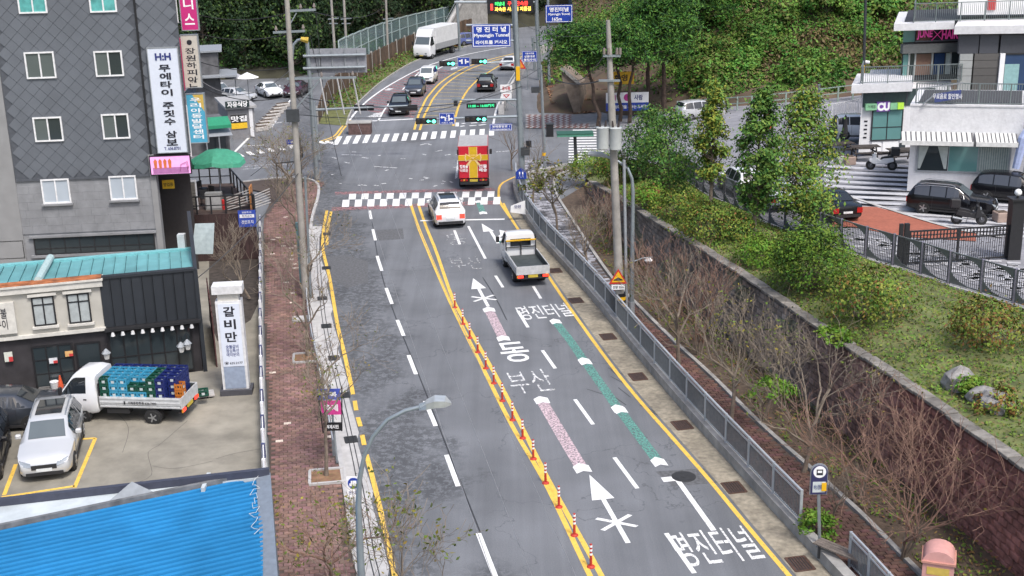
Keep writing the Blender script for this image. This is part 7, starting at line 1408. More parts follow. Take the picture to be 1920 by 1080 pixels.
def leafy_tree(label,loc,H,W,seed,mats,n=70,per=60,lsize=.185,group=None,base=.18,bark=None,name='leafy_tree',cat='tree',weights=None,trunk_r=None,top=.95,shape=1.0,ncl=.55):
    rr = random.Random(seed);t = thing(name,label,cat,loc,0,group);tk = MB();lb = MB();r0 = trunk_r or H * .014
    pts = [Vector((rr.gauss(0,.02) * H * k / 6,rr.gauss(0,.02) * H * k / 6,H * .9 * k / 6)) for k in range(7)];pts[0] = Vector((0,0,-.1))
    tk.tube(pts,[r0 * (1.3 if k == 0 else 1 - .14 * k) for k in range(7)],8);C_ = []
    for k in range(n):
        u = (k + rr.random()) / n;z = H * (base + (top - base) * u);prof = (math.sin(PI * min(1,.12 + u * .86)) ** .7) * (1 - .25 * u) * shape
        a = rr.uniform(0,2 * PI);rad = W / 2 * prof * math.sqrt(rr.uniform(.12,1.15));ax = Vector((pts[min(6,int(z / (H * .9) * 6))].x,pts[min(6,int(z / (H * .9) * 6))].y,0))
        c = ax + Vector((math.cos(a) * rad,math.sin(a) * rad,z));C_.append((c,ax + Vector((0,0,z - H * .08))))
        s = ax + Vector((0,0,max(H * base * .6,z - rad * .7 - H * .03)));lb.tube([s,s.lerp(c,.55) + Vector((0,0,-.02 * H)),c],[r0 * .34,r0 * .2,r0 * .08],4,caps=False)
    tk.build('trunk',bark or BARK,t,smooth=True);lb.build('limbs',bark or BARK,t,smooth=True)
    P,N = clump_leaves(rr,C_,per,W * .17 * ncl / .55);leaves('crown',P,N,np.full(len(P),lsize),mats,t,.55,.55,seed,weights);return t
def shrub(label,loc,W,Hh,seed,mats,n=45,per=55,lsize=.13,group=None,weights=None,D=None,name='shrub',cat='shrub',spiky=.0):
    rr = random.Random(seed);t = thing(name,label,cat,loc,rr.uniform(0,6),group);st = MB();C_ = [];D = D or W
    for k in range(n):
        a = rr.uniform(0,2 * PI);e = rr.uniform(.05,1) ** .7;r = math.sqrt(1 - (e * .95) ** 2) * rr.uniform(.75,1.08)
        c = Vector((math.cos(a) * r * W / 2,math.sin(a) * r * D / 2,Hh * .12 + e * Hh * .82));C_.append((c,Vector((0,0,Hh * .25))))
        if k % 2 == 0: st.tube([Vector((rr.gauss(0,.06),rr.gauss(0,.06),-.05)),c * .5 + Vector((0,0,.05)),c * (1 + spiky)],[.018,.012,.005],3,caps=False)
    st.build('stems',BARK,t);P,N = clump_leaves(rr,C_,per,min(W,D,Hh * 1.4) * .2);leaves('foliage',P,N,np.full(len(P),lsize),mats,t,.55,.5,seed,weights);return t
def pine(label,loc,H,seed,lean=(0,0),pads=34,W=5.0,group=None,base=.5,mats=None,per=150,flat=.35):
    rr = random.Random(seed);t = thing('pine_tree',label,'pine tree',loc,0,group);tk = MB();lb = MB();r0 = H * .022;pts = []
    for k in range(8): u = k / 7;pts.append(Vector((lean[0] * u * u + rr.gauss(0,.012) * H,lean[1] * u * u + rr.gauss(0,.012) * H,H * .92 * u)))
    pts[0] = Vector((0,0,-.2));tk.tube(pts,[r0 * (1 - .105 * k) for k in range(8)],8);P,N = [],[]
    for k in range(pads):
        u = base + (1 - base) * (k + rr.random()) / pads;i = min(6,int(u * 7));ax = pts[i].lerp(pts[i + 1],u * 7 - i) if i < 7 else pts[7]
        a = rr.uniform(0,2 * PI);rad = W / 2 * rr.uniform(.25,1) * (1.25 - .75 * (u - base) / (1 - base));c = ax + Vector((math.cos(a) * rad,math.sin(a) * rad,rad * .18 + H * .03))
        m = ax.lerp(c,.55) + Vector((0,0,rr.uniform(-.2,.25)));lb.tube([ax,m,c],[r0 * .36,r0 * .22,r0 * .08],5,caps=False)
        pr = W * rr.uniform(.13,.22)
        for q in range(per):
            v = Vector((rr.gauss(0,.5),rr.gauss(0,.5),rr.gauss(0,.5) * flat)) * pr;v.z += .12 * pr - .3 * (v.x ** 2 + v.y ** 2) / pr;P.append(c + v);N.append((v.x / pr * .5,v.y / pr * .5,1))
    tk.build('trunk',BARK_P,t,smooth=True);lb.build('limbs',BARK_P,t,smooth=True)
    leaves('needles',P,N,np.full(len(P),.34),mats or [leafmat('pine_needle',(.05,.13,.026)),leafmat('pine_needle_light',(.08,.17,.03)),leafmat('pine_needle_dark',(.02,.05,.018))],t,.3,.8,seed);return t

# --- bare street trees on the right pavement and in the planting strip
g_ = 'bare trees along the right pavement'
def rt_(px,py,H,seed,label,**k): return bare_tree(label,tuple(G(px,py,.1)),H,seed,group=g_,**k)
rt_(1272,683,5.6,21,'slim bare tree behind the railing beside the speed bump sign pole',trunk=.38,depth=5,leafn=25)
rt_(1371,802,5.4,22,'bare tree with sprouting yellow-green leaf tufts halfway along the dark brick walk',trunk=.36,leafn=170,depth=5)
rt_(1508,885,5.4,23,'wide bare tree rising just behind the bus stop sign',trunk=.3,depth=5,spread=.72,leafn=60)
rt_(1690,1045,5.2,24,'large bare multi-stemmed tree beside the pink bin, in front of the red block wall',stems=4,trunk=.3,spread=.8,twig=BARK_R,bark=BARK_L,depth=5,leafn=10)
rt_(1610,945,4.8,25,'reddish leafless bush between the bus stop tree and the pink bin tree',stems=3,trunk=.26,spread=.8,twig=BARK_R,depth=5)
rt_(1425,790,4.6,26,'thin bare tree against the middle of the block wall',stems=3,trunk=.28,spread=.75,twig=BARK_L,depth=5,leafn=90)
rt_(1310,665,4.3,27,'tangled bare bush close to the wall behind the slim railing tree',stems=3,trunk=.28,twig=BARK_R,depth=5,leafn=15)
rt_(1240,600,4.2,28,'low leafless bush right of the grey street lamp post',stems=3,trunk=.26,twig=BARK_R,depth=5)
rt_(1103,514,4.2,29,'bare brown tree left of the concrete utility pole',trunk=.35,depth=5,leafn=15)
rt_(1045,448,4.8,30,'street tree with a loose cap of yellow-green leaves beside the railing bend',trunk=.45,depth=5,leafn=900,lsize=.2,spread=.7)
rt_(999,392,5.0,31,'thin leafless tree just right of the traffic signal mast',trunk=.35,depth=4)
rt_(960,318,4.0,33,'spindly leafless sapling left of the traffic signal mast',trunk=.3,depth=4,twig=BARK)
rt_(1140,470,4.0,34,'dense bare bush hugging the foot of the wall behind the utility pole',stems=3,trunk=.25,twig=BARK_R,depth=5,leafn=20)
rt_(1560,985,2.6,35,'short bare sapling between the bench and the planting kerb',trunk=.3,depth=4)
# --- left pavement trees
g_ = 'bare trees along the left pavement'
rt_(577,668,5.4,41,'bare street tree in the square bed by the left gutter, halfway down the brick walk',trunk=.4,spread=.75,depth=5,leafn=25,r0=.08)
rt_(612,893,4.6,42,'leafless tree growing from the white-framed bed below the pink banners',trunk=.5,spread=.7,depth=5,leafn=60,r0=.07)
rt_(563,470,5.6,43,'bare tree under the overhead wires at the upper end of the brick walk',trunk=.36,spread=.75,depth=5,leafn=45)
rt_(552,380,6.0,44,'spreading bare tree with a few green sprigs at the junction corner',trunk=.3,spread=.8,depth=5,leafn=140)
rt_(625,1140,4.6,45,'bare brownish tree at the bottom of the left brick walk',trunk=.3,spread=.75,depth=5,leafn=160,twig=BARK_R)
rt_(760,1190,4.4,46,'leggy bush with small green leaves leaning over the lane at the bottom edge',stems=3,trunk=.25,spread=.7,depth=5,leafn=330,lsize=.15)
rt_(600,790,4.6,48,'slim bare tree between the two white-edged tree beds',trunk=.4,spread=.8,depth=5,leafn=40)
rt_(585,560,5.0,49,'dark-twigged bare tree by the gutter beside the concrete pole',trunk=.36,spread=.85,depth=5,leafn=60)
rt_(548,345,4.6,50,'dense bare bush tree at the very corner of the left pavement',stems=3,trunk=.28,spread=.85,depth=5,leafn=120)
rt_(468,560,4.2,47,'pale bare tree leaning out of the dark yard beside the white sign pillar',trunk=.25,spread=.7,depth=5,lean=(-.4,0))
# --- leafy trees on the bank along the fence
LG = [leafmat('tree_leaf_dark',(.045,.11,.024)),leafmat('tree_leaf_mid',(.09,.18,.036)),leafmat('tree_leaf_light',(.15,.235,.045))]
LYE = [leafmat('tree_leaf_yellow',(.22,.23,.035)),LG[2],LG[1]]
g_ = 'leafy trees along the bank fence'
def bt(px,py,H,W,seed,label,mats,**k): return leafy_tree(label,tuple(bank_at(px,py) - Vector((0,0,.1))),H,W,seed,mats,group=g_,**k)
bt(1250,366,4.9,3.4,61,'dense dark green tree, leftmost of the row above the wall',LG,n=80,per=60,base=.1,lsize=.17,weights=[.5,.38,.12])
bt(1212,338,4.6,3.6,62,'broad dark evergreen tree at the junction end of the bank',LG,n=80,per=60,base=.08,lsize=.17,weights=[.6,.3,.1])
bt(1335,388,6.9,1.9,63,'tall narrow tree with a yellow-green top beside the dark green one',LYE,n=90,per=72,base=.22,weights=[.4,.35,.25],shape=.95)
bt(1412,440,7.2,2.1,64,'full green tree in the middle of the fence row with bare lower trunk',LG,n=105,per=74,base=.2,weights=[.3,.45,.25])
bt(1508,432,7.6,3.5,65,'open-crowned tree with yellowing top nearest the red walk',[LG[1],LG[2],LYE[0]],n=112,per=70,base=.16,weights=[.42,.38,.2],ncl=.5)
# --- shrubs on the bank
SH = [leafmat('shrub_leaf_dark',(.045,.09,.018)),leafmat('shrub_leaf_mid',(.11,.175,.025)),leafmat('shrub_leaf_olive',(.19,.21,.04)),leafmat('shrub_leaf_rust',(.17,.09,.03))]
SB = [leafmat('shrub_leaf_bright',(.11,.22,.025)),SH[1]]
g_ = 'shrubs on the bank'
def sh(px,py,W,H,seed,label,mats,**k): return shrub(label,tuple(bank_at(px,py) - Vector((0,0,.08))),W,H,seed,mats,group=g_,**k)
sh(1530,535,3.5,2.8,71,'big round dark green bush right of the open-crowned tree',SH[:2] + [SB[0]],n=110,per=75,weights=[.4,.4,.2],D=2.6)
sh(1425,490,2.4,1.15,72,'low bright green cushion shrub left of the big round bush',SB,n=40,per=60)
sh(1630,600,3.0,1.9,73,'loose olive shrub with ragged edges below the metal fence',SH,n=60,per=50,weights=[.2,.4,.3,.1],lsize=.14)
sh(1860,640,2.7,1.6,74,'brownish bush near the right edge of the picture',SH,n=55,per=45,weights=[.1,.2,.4,.3])
sh(1215,392,2.2,1.3,75,'bright shrub with an orange tip at the top of the wall near the lamp head',[SB[0],SH[1],SH[3]],n=40,per=55,weights=[.6,.25,.15])
sh(1265,412,2.7,1.4,76,'rounded green-brown shrub second along the wall top from the lamp',SH,n=50,per=55,weights=[.3,.4,.2,.1])
sh(1330,440,3.2,1.6,77,'wide olive shrub third along the wall top before the tree trunk',SH,n=60,per=55,weights=[.3,.35,.25,.1])
sh(1375,450,1.9,1.1,78,'small leafy plant next to the trunk of the full green tree',SH,n=30,per=45,weights=[.3,.4,.2,.1])
sh(1110,330,2.8,1.7,79,'clipped yellowish shrub mass left of the utility pole',[SH[2],SH[1],SB[0]],n=60,per=55)
sh(1150,345,2.6,1.9,80,'taller green shrub just behind the utility pole',SH,n=60,per=55,weights=[.4,.4,.1,.1])
sh(1190,340,2.4,1.2,81,'dark shrub between the utility pole and the leafy row',SH,n=55,per=55,weights=[.5,.3,.1,.1])
sh(1830,745,.9,.6,82,'small green tuft beside the grey rocks on the bank',SB,n=16,per=40)
sh(1880,760,1.5,.7,83,'rusty low plant right of the grey rocks',SH,n=24,per=40,weights=[.1,.2,.3,.4])
ROCK = mat('grey_rock',(.24,.23,.22),.9,var=.35,scale=5,bump=.7)
for k,(px,py,s,lb_) in enumerate([(1805,725,.55,'upright grey rock on the grassy bank'),(1832,748,.5,'pale pinkish rock lying in the middle of the bank rocks'),(1868,770,.6,'dark angular rock at the right end of the bank rocks')]):
    b = MB();rr = random.Random(k);vs = []
    bm = bmesh.new();bmesh.ops.create_icosphere(bm,subdivisions=2,radius=s)
    for v in bm.verts: v.co *= 1 + .35 * noise.noise(v.co * 2.3 / s + Vector((k * 9,0,0)));v.co.z *= .75 if k else 1.1
    me = bpy.data.meshes.new('rock');bm.to_mesh(me);bm.free();me.materials.append(ROCK);o = bpy.data.objects.new('rock',me);COL.objects.link(o);o.location = bank_at(px,py) + Vector((0,0,.1));tag(o,lb_,'rock','rocks on the bank')
# planting-strip tufts
r_ = random.Random(6)
for k,(px,py,lb_) in enumerate([(1530,1005,'green bush at the foot of the bus stop sign'),(1450,745,'lime-green sprouting shrub hanging over the middle of the wall'),(1560,640,'green creeper spilling over the wall top step')]):
    z = (.1,2.6,3.5)[k];shrub(lb_,tuple(G(px,py,z)),(1.0,1.4,1.3)[k],(.8,.6,.5)[k],90 + k,SB,n=26,per=40,group='shrubs on the bank')
# --- pines right of the junction
g_ = 'pines at the right junction corner'
def pn(px,py,z,H,seed,label,**k): return pine(label,tuple(G(px,py,z)),H,seed,group=g_,**k)
pn(1120,240,.1,8.8,101,'leaning dark-trunked pine right in front of the brown slope',lean=(-1.9,.5),W=7.4,base=.6,pads=60)
pn(1180,232,.3,8.6,102,'upright pine in front of the white banner board',lean=(.6,.5),W=6.4,base=.62,pads=50)
pn(1162,228,.2,8.4,107,'slender pine between the leaning pine and the banner board',lean=(-.6,1),W=6.4,base=.6,pads=46)
pn(1245,200,1.2,10.5,103,'tall dark pine on the hillside above the leafy row',lean=(-.4,1),W=7.5,base=.42,pads=60)
pn(1215,190,1.6,9.6,104,'bushy pine behind the banner board',lean=(.5,0),W=7,base=.45,pads=54)
def hz_(zf,px,py0):
    """point of a hill seen at a picture position"""
    d = ray(px,py0)
    for k in range(60,400):
        p = Vector((0,0,CZ)) + d * k;z,i_,dd = zf(p.x,p.y)
        if i_ and p.z < z: return Vector((p.x,p.y,z))
    p = Vector((0,0,CZ)) + d * 170;return Vector((p.x,p.y,zf(p.x,p.y)[0]))
p = hz_(zr,1310,95);pine('dark pine high on the green hillside',tuple(p),7.5,105,W=6.5,base=.3,pads=50,group='pines on the hillside')
p = hz_(zr,1270,60);pine('second dark pine at the top left of the green hillside',tuple(p),7,106,W=6.5,base=.3,pads=50,group='pines on the hillside')
# hillside bushes, each kind built once
hb = [shrub('x',(0,0,-60),3.2,2.2,110 + k,LF_HILL[:3],n=50,per=50,lsize=.3,name='hillside_bush',cat='bush',weights=w) for k,w in enumerate([[.6,.3,.1],[.3,.5,.2],[.2,.4,.4]])]
r_ = random.Random(8);spots = []
for k in range(46):
    px,py = r_.uniform(1230,1640),r_.uniform(2,165)
    spots.append((px,py))
for k,(px,py) in enumerate(spots):
    p = hz_(zr,px,py);s = r_.uniform(.6,1.2);sel = hb[k % 3]
    lb_ = '%s %s bush %s of the hillside, %s' % ('large' if s > .9 else 'small',['dark green','mid-green','olive'][k % 3],'at the top' if py < 35 else 'on the upper part' if py < 75 else 'on the lower part' if py < 120 else 'at the foot',['above the banner board','above the narrow tree','above the middle leafy tree','near the lamp pole'][min(3,int((px - 1230) / 103))])
    dup(sel,tuple(p - Vector((0,0,.2))),r_.uniform(0,6),lb_,['dark bushes on the right hillside','mid-green bushes on the right hillside','olive bushes on the right hillside'][k % 3],s)
for o in hb:
    for c in list(o.children): bpy.data.objects.remove(c)
    bpy.data.objects.remove(o)
# --- forest on the left and far hillside
FD = [leafmat('forest_leaf_dark',(.018,.036,.016)),leafmat('forest_leaf_mid',(.042,.09,.025)),leafmat('forest_leaf_light',(.07,.12,.03))]
ft = [leafy_tree('x',(0,0,-80),10 + k,6.5,130 + k,FD,n=70,per=60,lsize=.42,base=.08,name='forest_tree',weights=w) for k,w in enumerate([[.6,.3,.1],[.4,.45,.15],[.3,.4,.3],[.7,.25,.05]])]
r_ = random.Random(10);n_ = 0
for row,(d0,cnt) in enumerate([(1.5,34),(7,34),(14,30)]):
    Ls = spline(LH,80);tot = plen(Ls)
    for k in range(cnt):
        p,t = along(Ls,tot * (k + r_.uniform(.1,.9)) / cnt);n = Vector((-t.y,t.x,0));q = p + n * (d0 + r_.uniform(0,3))
        if q.y < 100 or q.x > 6: continue
        z = zl(q.x,q.y)[0];i = r_.randrange(4);pr = Vector((q.x,q.y,z - CZ));w_ = pr.dot(_f);sx = 960 + FPX * pr.dot(_rt) / w_
        if not -150 < sx < 1010: continue
        dup(ft[i],(q.x,q.y,z - .3),r_.uniform(0,6),'%s tree in the %s row of the wood, %s' % (['very dark','dark green','lighter green','blackish'][i],['front','middle','back'][row],'over the grey building side' if sx < 360 else 'over the shed roof' if sx < 430 else 'over the round parasols' if sx < 490 else 'over the white yard car' if sx < 550 else 'behind the concrete pole' if sx < 610 else 'behind the pair of thin poles' if sx < 670 else 'behind the glass barrier' if sx < 740 else 'over the white lorry' if sx < 830 else 'over the wing wall'),['very dark trees of the left wood','dark green trees of the left wood','lighter trees of the left wood','blackish trees of the left wood'][i],r_.uniform(.75,1.15));n_ += 1
for o in ft:
    for c in list(o.children): bpy.data.objects.remove(c)
    bpy.data.objects.remove(o)
print('forest',n_)
# ============================================================ VEHICLES (x forward, y left, z up)
def cpaint(n,c,metal=.0): return mat('car_paint_' + n,c,.28,metal,.03,1,coat=.6)
PW,PB,PS,PG = cpaint('white',(.70,.71,.72)),mat('car_paint_black',(.007,.007,.009),.2,0,.03,1,spec=.35,coat=.2),cpaint('silver',(.55,.56,.57),.25),cpaint('slate',(.045,.052,.065),.3)
CG = glass('car_glass',(.016,.02,.024),.05);CGM = glass('reflective_glass',(.05,.055,.065),.05);CGL = glass('windscreen_glass',(.09,.11,.12),.06);TYR = mat('tyre',(.018,.018,.018),.85);RIM = mat('rim',(.40,.41,.42),.3,.7);RIMD = mat('dark_rim',(.12,.12,.13),.35,.6);TRIM = mat('black_trim',(.02,.02,.022),.6)
HLM = mat('headlight',(.30,.33,.36),.12,.2);TLM = mat('tail_light',(.38,.012,.012),.2);PLT = mat('number_plate',(.62,.64,.64),.5);PLY = mat('yellow_plate',(.55,.42,.05),.5);AMB = mat('amber_lens',(.6,.22,.02),.3)
TLO = mat('lit_brake_light',(.95,.05,.03),.3,var=0,emit=.8)
PROF = dict(
    suv=[(-.5,.42,.82,.84,.74,.80,.74),(-.492,.32,.98,1.0,.80,.84,.76),(-.475,.30,1.03,1.16,.84,.87,.74),(-.44,.26,1.06,1.42,.88,.90,.69),(-.395,.24,1.07,1.61,.9,.92,.65),(-.28,.22,1.05,1.675,.9,.93,.65),(-.1,.22,1.03,1.69,.9,.93,.66),(.03,.22,1.01,1.66,.9,.93,.65),(.075,.22,1.0,1.60,.9,.93,.66),(.21,.22,1.0,1.12,.9,.92,.74),(.235,.22,.99,1.06,.9,.92,.78),(.40,.24,.93,1.00,.88,.89,.72),(.465,.28,.84,.90,.82,.83,.66),(.49,.32,.72,.76,.74,.76,.6),(.5,.4,.6,.62,.66,.68,.5)],
    sedan=[(-.5,.42,.78,.80,.72,.76,.7),(-.49,.32,.92,.95,.8,.82,.72),(-.44,.26,.96,1.02,.86,.87,.72),(-.36,.22,.97,1.04,.88,.9,.72),(-.335,.22,.97,1.06,.88,.9,.70),(-.19,.2,.96,1.40,.89,.91,.58),(-.06,.2,.95,1.45,.89,.91,.59),(.05,.2,.94,1.42,.89,.91,.59),(.09,.2,.93,1.36,.89,.91,.61),(.235,.2,.90,1.0,.89,.9,.72),(.26,.2,.89,.95,.89,.9,.74),(.4,.22,.82,.87,.86,.87,.68),(.47,.27,.70,.75,.8,.8,.62),(.492,.32,.6,.63,.72,.72,.55),(.5,.38,.52,.54,.64,.66,.5)],
    van=[(-.5,.4,.9,.92,.74,.78,.74),(-.49,.3,1.0,1.3,.8,.82,.74),(-.46,.26,1.02,1.64,.84,.85,.72),(-.3,.22,1.02,1.72,.86,.87,.73),(.05,.22,1.0,1.72,.86,.87,.73),(.17,.22,1.0,1.66,.86,.87,.72),(.31,.22,.98,1.12,.85,.86,.74),(.34,.22,.97,1.04,.85,.86,.72),(.45,.26,.86,.92,.82,.82,.66),(.49,.32,.7,.74,.74,.74,.6),(.5,.4,.6,.62,.7,.7,.55)])
WIN = dict(suv=(-.42,.135,-.465,-.405,.082,.205),sedan=(-.28,.15,-.325,-.20,.097,.228),van=(-.45,.22,-.494,-.468,.177,.303))
def sect(P,x):
    for a,b in zip(P,P[1:]):
        if a[0] <= x <= b[0]: t = (x - a[0]) / (b[0] - a[0]);return [a[i] + (b[i] - a[i]) * t for i in range(1,7)]
    return list(P[-1][1:])
def loft(P,L,sc_w=1.0):
    vs,fs = [],[];N = 0
    for s in P:
        x = s[0] * L;zl,zs,zt,wl,ws,wt = s[1:];half = [(0,zl),(wl * .9,zl),(wl,zl + .1),(max(wl,ws) * 1.0,(zl + zs) * .52),(ws,zs),(wt,zt - .045),(wt * .82,zt),(0,zt + .012)]
        ring = half + [(-y,z) for y,z in half[-2:0:-1]];N = len(ring);vs += [(x,y * sc_w,z) for y,z in ring]
    for i in range(len(P) - 1):
        for k in range(N): fs.append((i * N + k,i * N + (k + 1) % N,(i + 1) * N + (k + 1) % N,(i + 1) * N + k))
    fs.append(tuple(range(N)));fs.append(tuple((len(P) - 1) * N + k for k in range(N - 1,-1,-1)));return MB().add(vs,fs)
_wm = {}
def wheel(t,x,y,r,s,rim=None,w=.21):
    """tyre with rim and spokes, outer face on side s"""
    k = (r,s,rim,w)
    if k not in _wm:
        q = MB();q.tube([(0,-w / 2,0),(0,-w / 2 + .03,0),(0,w / 2 - .03,0),(0,w / 2,0)],[r * .93,r,r,r * .93],20);a = q.build('tyre',TYR,smooth=True);q = MB();f = s * (w / 2 + .004)
        q.tube([(0,f - s * .02,0),(0,f,0)],[r * .66,r * .62],16,1);q.tube([(0,f,0),(0,f + s * .012,0)],r * .16,8)
        for j in range(5): g = 2 * PI * j / 5;q.bar((math.cos(g) * r * .1,f + s * .006,math.sin(g) * r * .1),(math.cos(g) * r * .62,f + s * .006,math.sin(g) * r * .62),r * .17,.016,0,Vector((0,1,0)))
        b = q.build('rim',[rim or RIM,TRIM]);_wm[k] = (a.data,b.data);bpy.data.objects.remove(a);bpy.data.objects.remove(b)
    o = inst('wheel',_wm[k][0],(x,y,r),parent=t);inst('rim',_wm[k][1],(0,0,0),parent=o);q = MB();q.tube([(x,y - s * .25,r + .02),(x,y + s * (w / 2 - .035),r + .02)],r * 1.17,20);q.build('wheel_arch',TRIM,t);return o
def car(label,kind,pm,pos,rot,L=4.6,sw=1.0,sh=1.0,rim=None,cat='car',name='parked_car',group=None,lit=False,roof=None,rails=False,glass_=None,plate=True,chrome=False,sc_=1.0):
    P = [(s[0],s[1] * sh,s[2] * sh,s[3] * sh,*s[4:]) for s in PROF[kind]];t = thing(name,label,cat,tuple(pos),rot,group);t.scale = (sc_,) * 3;loft(P,L,sw).build('body',pm,t,smooth=True);W = WIN[kind];gm = glass_ or CG
    def sp(x,u,o=.012): zl,zs,zt,wl,ws,wt = sect(P,x);z0,z1 = zs + .03,zt - .075;y0 = ws + (wt - ws) * .06;y1 = wt + (ws - wt) * .06;return ((y0 + (y1 - y0) * u + o) * sw,z0 + (z1 - z0) * u)
    xs = np.linspace(W[0],W[1],13);cut = [0,4,8,12]
    for s in (1,-1):
        for c0,c1 in zip(cut,cut[1:]):
            q = MB();A = [];
            for i in range(c0,c1 + 1): x = xs[i] + (.008 if i == c0 else -.008 if i == c1 else 0);lo,hi = sp(x,0),sp(x,1);A.append(((x * L,s * lo[0],lo[1]),(x * L,s * hi[0],max(hi[1],lo[1] + .02))))
            for a,b in zip(A,A[1:]): q.quad(a[0],b[0],b[1],a[1])
            q.build('side_window',gm,t)
        if chrome: q = MB();q.tube([(x * L,s * (sp(x,1)[0] + .01),sp(x,1)[1] + .02) for x in xs] + [(xs[-1] * L + .1,s * sp(xs[-1],0)[0],sp(xs[-1],0)[1])],.018,4);q.build('chrome_strip',RIM,t)
        q = MB();x = (W[1] - .015) * L;y = sect(P,W[1])[4] * sw;z = sect(P,W[1])[1];q.box(x - .1,x + .06,s * (y + .02) - .02,s * (y + .2),z + .02,z + .19) if s > 0 else q.box(x - .1,x + .06,s * (y + .2),s * (y + .02) + .02,z + .02,z + .19);q.build('mirror',pm,t,bevel=.03)
    for nm,a,b in (('rear_window',W[2],W[3]),('windscreen',W[4],W[5])):
        q = MB();A = []
        for i in range(5): x = a + (b - a) * i / 4;S = sect(P,x);dx = .014 * (1 if nm == 'windscreen' else -1);A.append([(x * L + dx,y * S[5] * .86 * sw,S[2] + .02 - (.012 if abs(y) > .5 else 0)) for y in (-1,0,1)])
        for r0,r1 in zip(A,A[1:]):
            for j in (0,1): q.quad(r0[j],r0[j + 1],r1[j + 1],r1[j])
        q.build(nm,CGL if nm == 'windscreen' else gm,t,smooth=True)
    for s in (1,-1):
        for fx_ in (-.2,.0,.2):
            S = sect(P,fx_);q = MB();q.tube([(fx_ * L,s * (S[3] * sw + .004),S[0] + .12),(fx_ * L,s * (max(S[3],S[4]) * sw + .004),(S[0] + S[1]) * .53),(fx_ * L,s * (S[4] * sw + .004),S[1])],.007,4);q.build('door_seam',TRIM,t)
    wb_,r = L * .30,.345 * (1.0 if kind != 'van' else .86);yw = P[6][3] * 0 + PROF[kind][5][4] * sw - .07
    for x in (wb_,-wb_):
        for s in (1,-1): wheel(t,x,s * yw,r,s,rim)
    zf = P[-3][2];x = L * .468
    for s in (1,-1):
        q = MB();y = .58 * sw;q.add([(L * .503,s * (y - .16),zf - .2),(L * .488,s * (y + .16),zf - .15),(L * .466,s * (y + .22),zf + .02),(L * .49,s * (y - .14),zf - .07)],[(0,1,2,3)]);vs = q.v;q = MB();q.add([(a + .015,b,c) for a,b,c in vs] + [(a - .06,b,c) for a,b,c in vs],[(0,1,2,3),(7,6,5,4),(0,4,5,1),(1,5,6,2),(2,6,7,3),(3,7,4,0)]);q.build('headlight',HLM,t)
        q = MB();zr_ = P[1][2] - .06;y = .66 * sw;q.box(-L * .502,-L * .47,min(s * (y - .14),s * (y + .17)),max(s * (y - .14),s * (y + .17)),zr_ - .28,zr_ + .0);q.build('tail_light',TLO if lit else TLM,t)
    q = MB();q.box(L * .485,L * .503,-.42 * sw,.42 * sw,zf - .3,zf - .14);q.build('grille',TRIM,t);q = MB();q.box(L * .47,L * .502,-.62 * sw,.62 * sw,.3,.42);q.build('front_bumper',TRIM,t)
    q = MB();q.box(-L * .503,-L * .48,-.72 * sw,.72 * sw,.34,.5);q.build('rear_bumper',TRIM,t)
    if plate:
        q = MB();q.box(L * .5,L * .507,-.26,.26,.45,.56);q.build('number_plate',PLT,t);q = MB();q.box(-L * .509,-L * .5,-.26,.26,.62 if kind != 'sedan' else .56,.74 if kind != 'sedan' else .67);q.build('number_plate',PLT,t)
    for s in (1,-1):
        if rails: q = MB();q.tube([(-L * .36,s * .60 * sw,1.66 * sh),(-L * .3,s * .6 * sw,1.73 * sh),(-L * .01,s * .6 * sw,1.72 * sh),(L * .04,s * .6 * sw,1.65 * sh)],.025,5);q.build('roof_rail',STEEL,t)
        q = MB();z = P[6][2] - .1;q.box(-L * .02,L * .02,min(s * .925 * sw,s * .95 * sw),max(s * .925 * sw,s * .95 * sw),z - .02,z + .02);q.build('door_handle',pm,t);q = MB();q.box(-L * .27,L * .27,min(s * .86 * sw,s * .93 * sw),max(s * .86 * sw,s * .93 * sw),.2,.3);q.build('sill_trim',TRIM,t)
    if roof: q = MB();z0 = sect(P,-.28)[2];q.add([(x * L,s * sect(P,x)[5] * .7 * sw,sect(P,x)[2] + .03) for x in (-.3,-.14,.01) for s in (-1,1)],[(0,1,3,2),(2,3,5,4)]);q.build('sunroof',roof,t)
    return t
def hd_(a,b): d = b - a;return math.atan2(d.y,d.x)
def lane_dir(p,line=None):
    l = line or C_YEL;i = min(range(1,len(l) - 1),key=lambda k: (l[k] - p).length);d = (l[i + 1] - l[i - 1]).normalized();return d if d.y > 0 else -d
def from_rear(px,py,d,L): p = G(px,py);return p + Vector((d.x,d.y,0)).normalized() * L / 2,math.atan2(d.y,d.x)
p = G(845,428);d = lane_dir(p);po,ro = from_rear(846,430,d,4.8);car('white SUV with lit brake lights at the stop line, seen from behind','suv',PW,po,ro,4.8,1.03,1.0,cat='suv',name='road_car',lit=True,roof=PB,rails=True)
FD_ = spline(FY1,30)
def facing(px,py,L,dx=0): p = G(px,py);d = lane_dir(p,FD_);return p + d * L / 2,math.atan2(-d.y,-d.x)
po,ro = facing(747,219,4.6);car('black SUV with white headlights waiting at the far stop line','suv',PB,po,ro,4.6,1.02,cat='suv',name='road_car')
po,ro = facing(775,183,4.6);car('dark slate SUV with pale windscreen, second in the oncoming queue','suv',PG,po,ro,4.6,1.0,.98,cat='suv',name='road_car')
po,ro = facing(798,159,3.6);car('small boxy white van behind the slate SUV on the far road','van',PW,po,ro,3.7,.95,cat='minivan',name='road_car')
p = G(910,173);d = lane_dir(p,spline(FY3,30));po,ro = from_rear(910,174,d,4.6);car('black car driving away alone on the far right lane','suv',PB,po,ro,4.6,1.0,.98,cat='car',name='road_car',glass_=CGL)
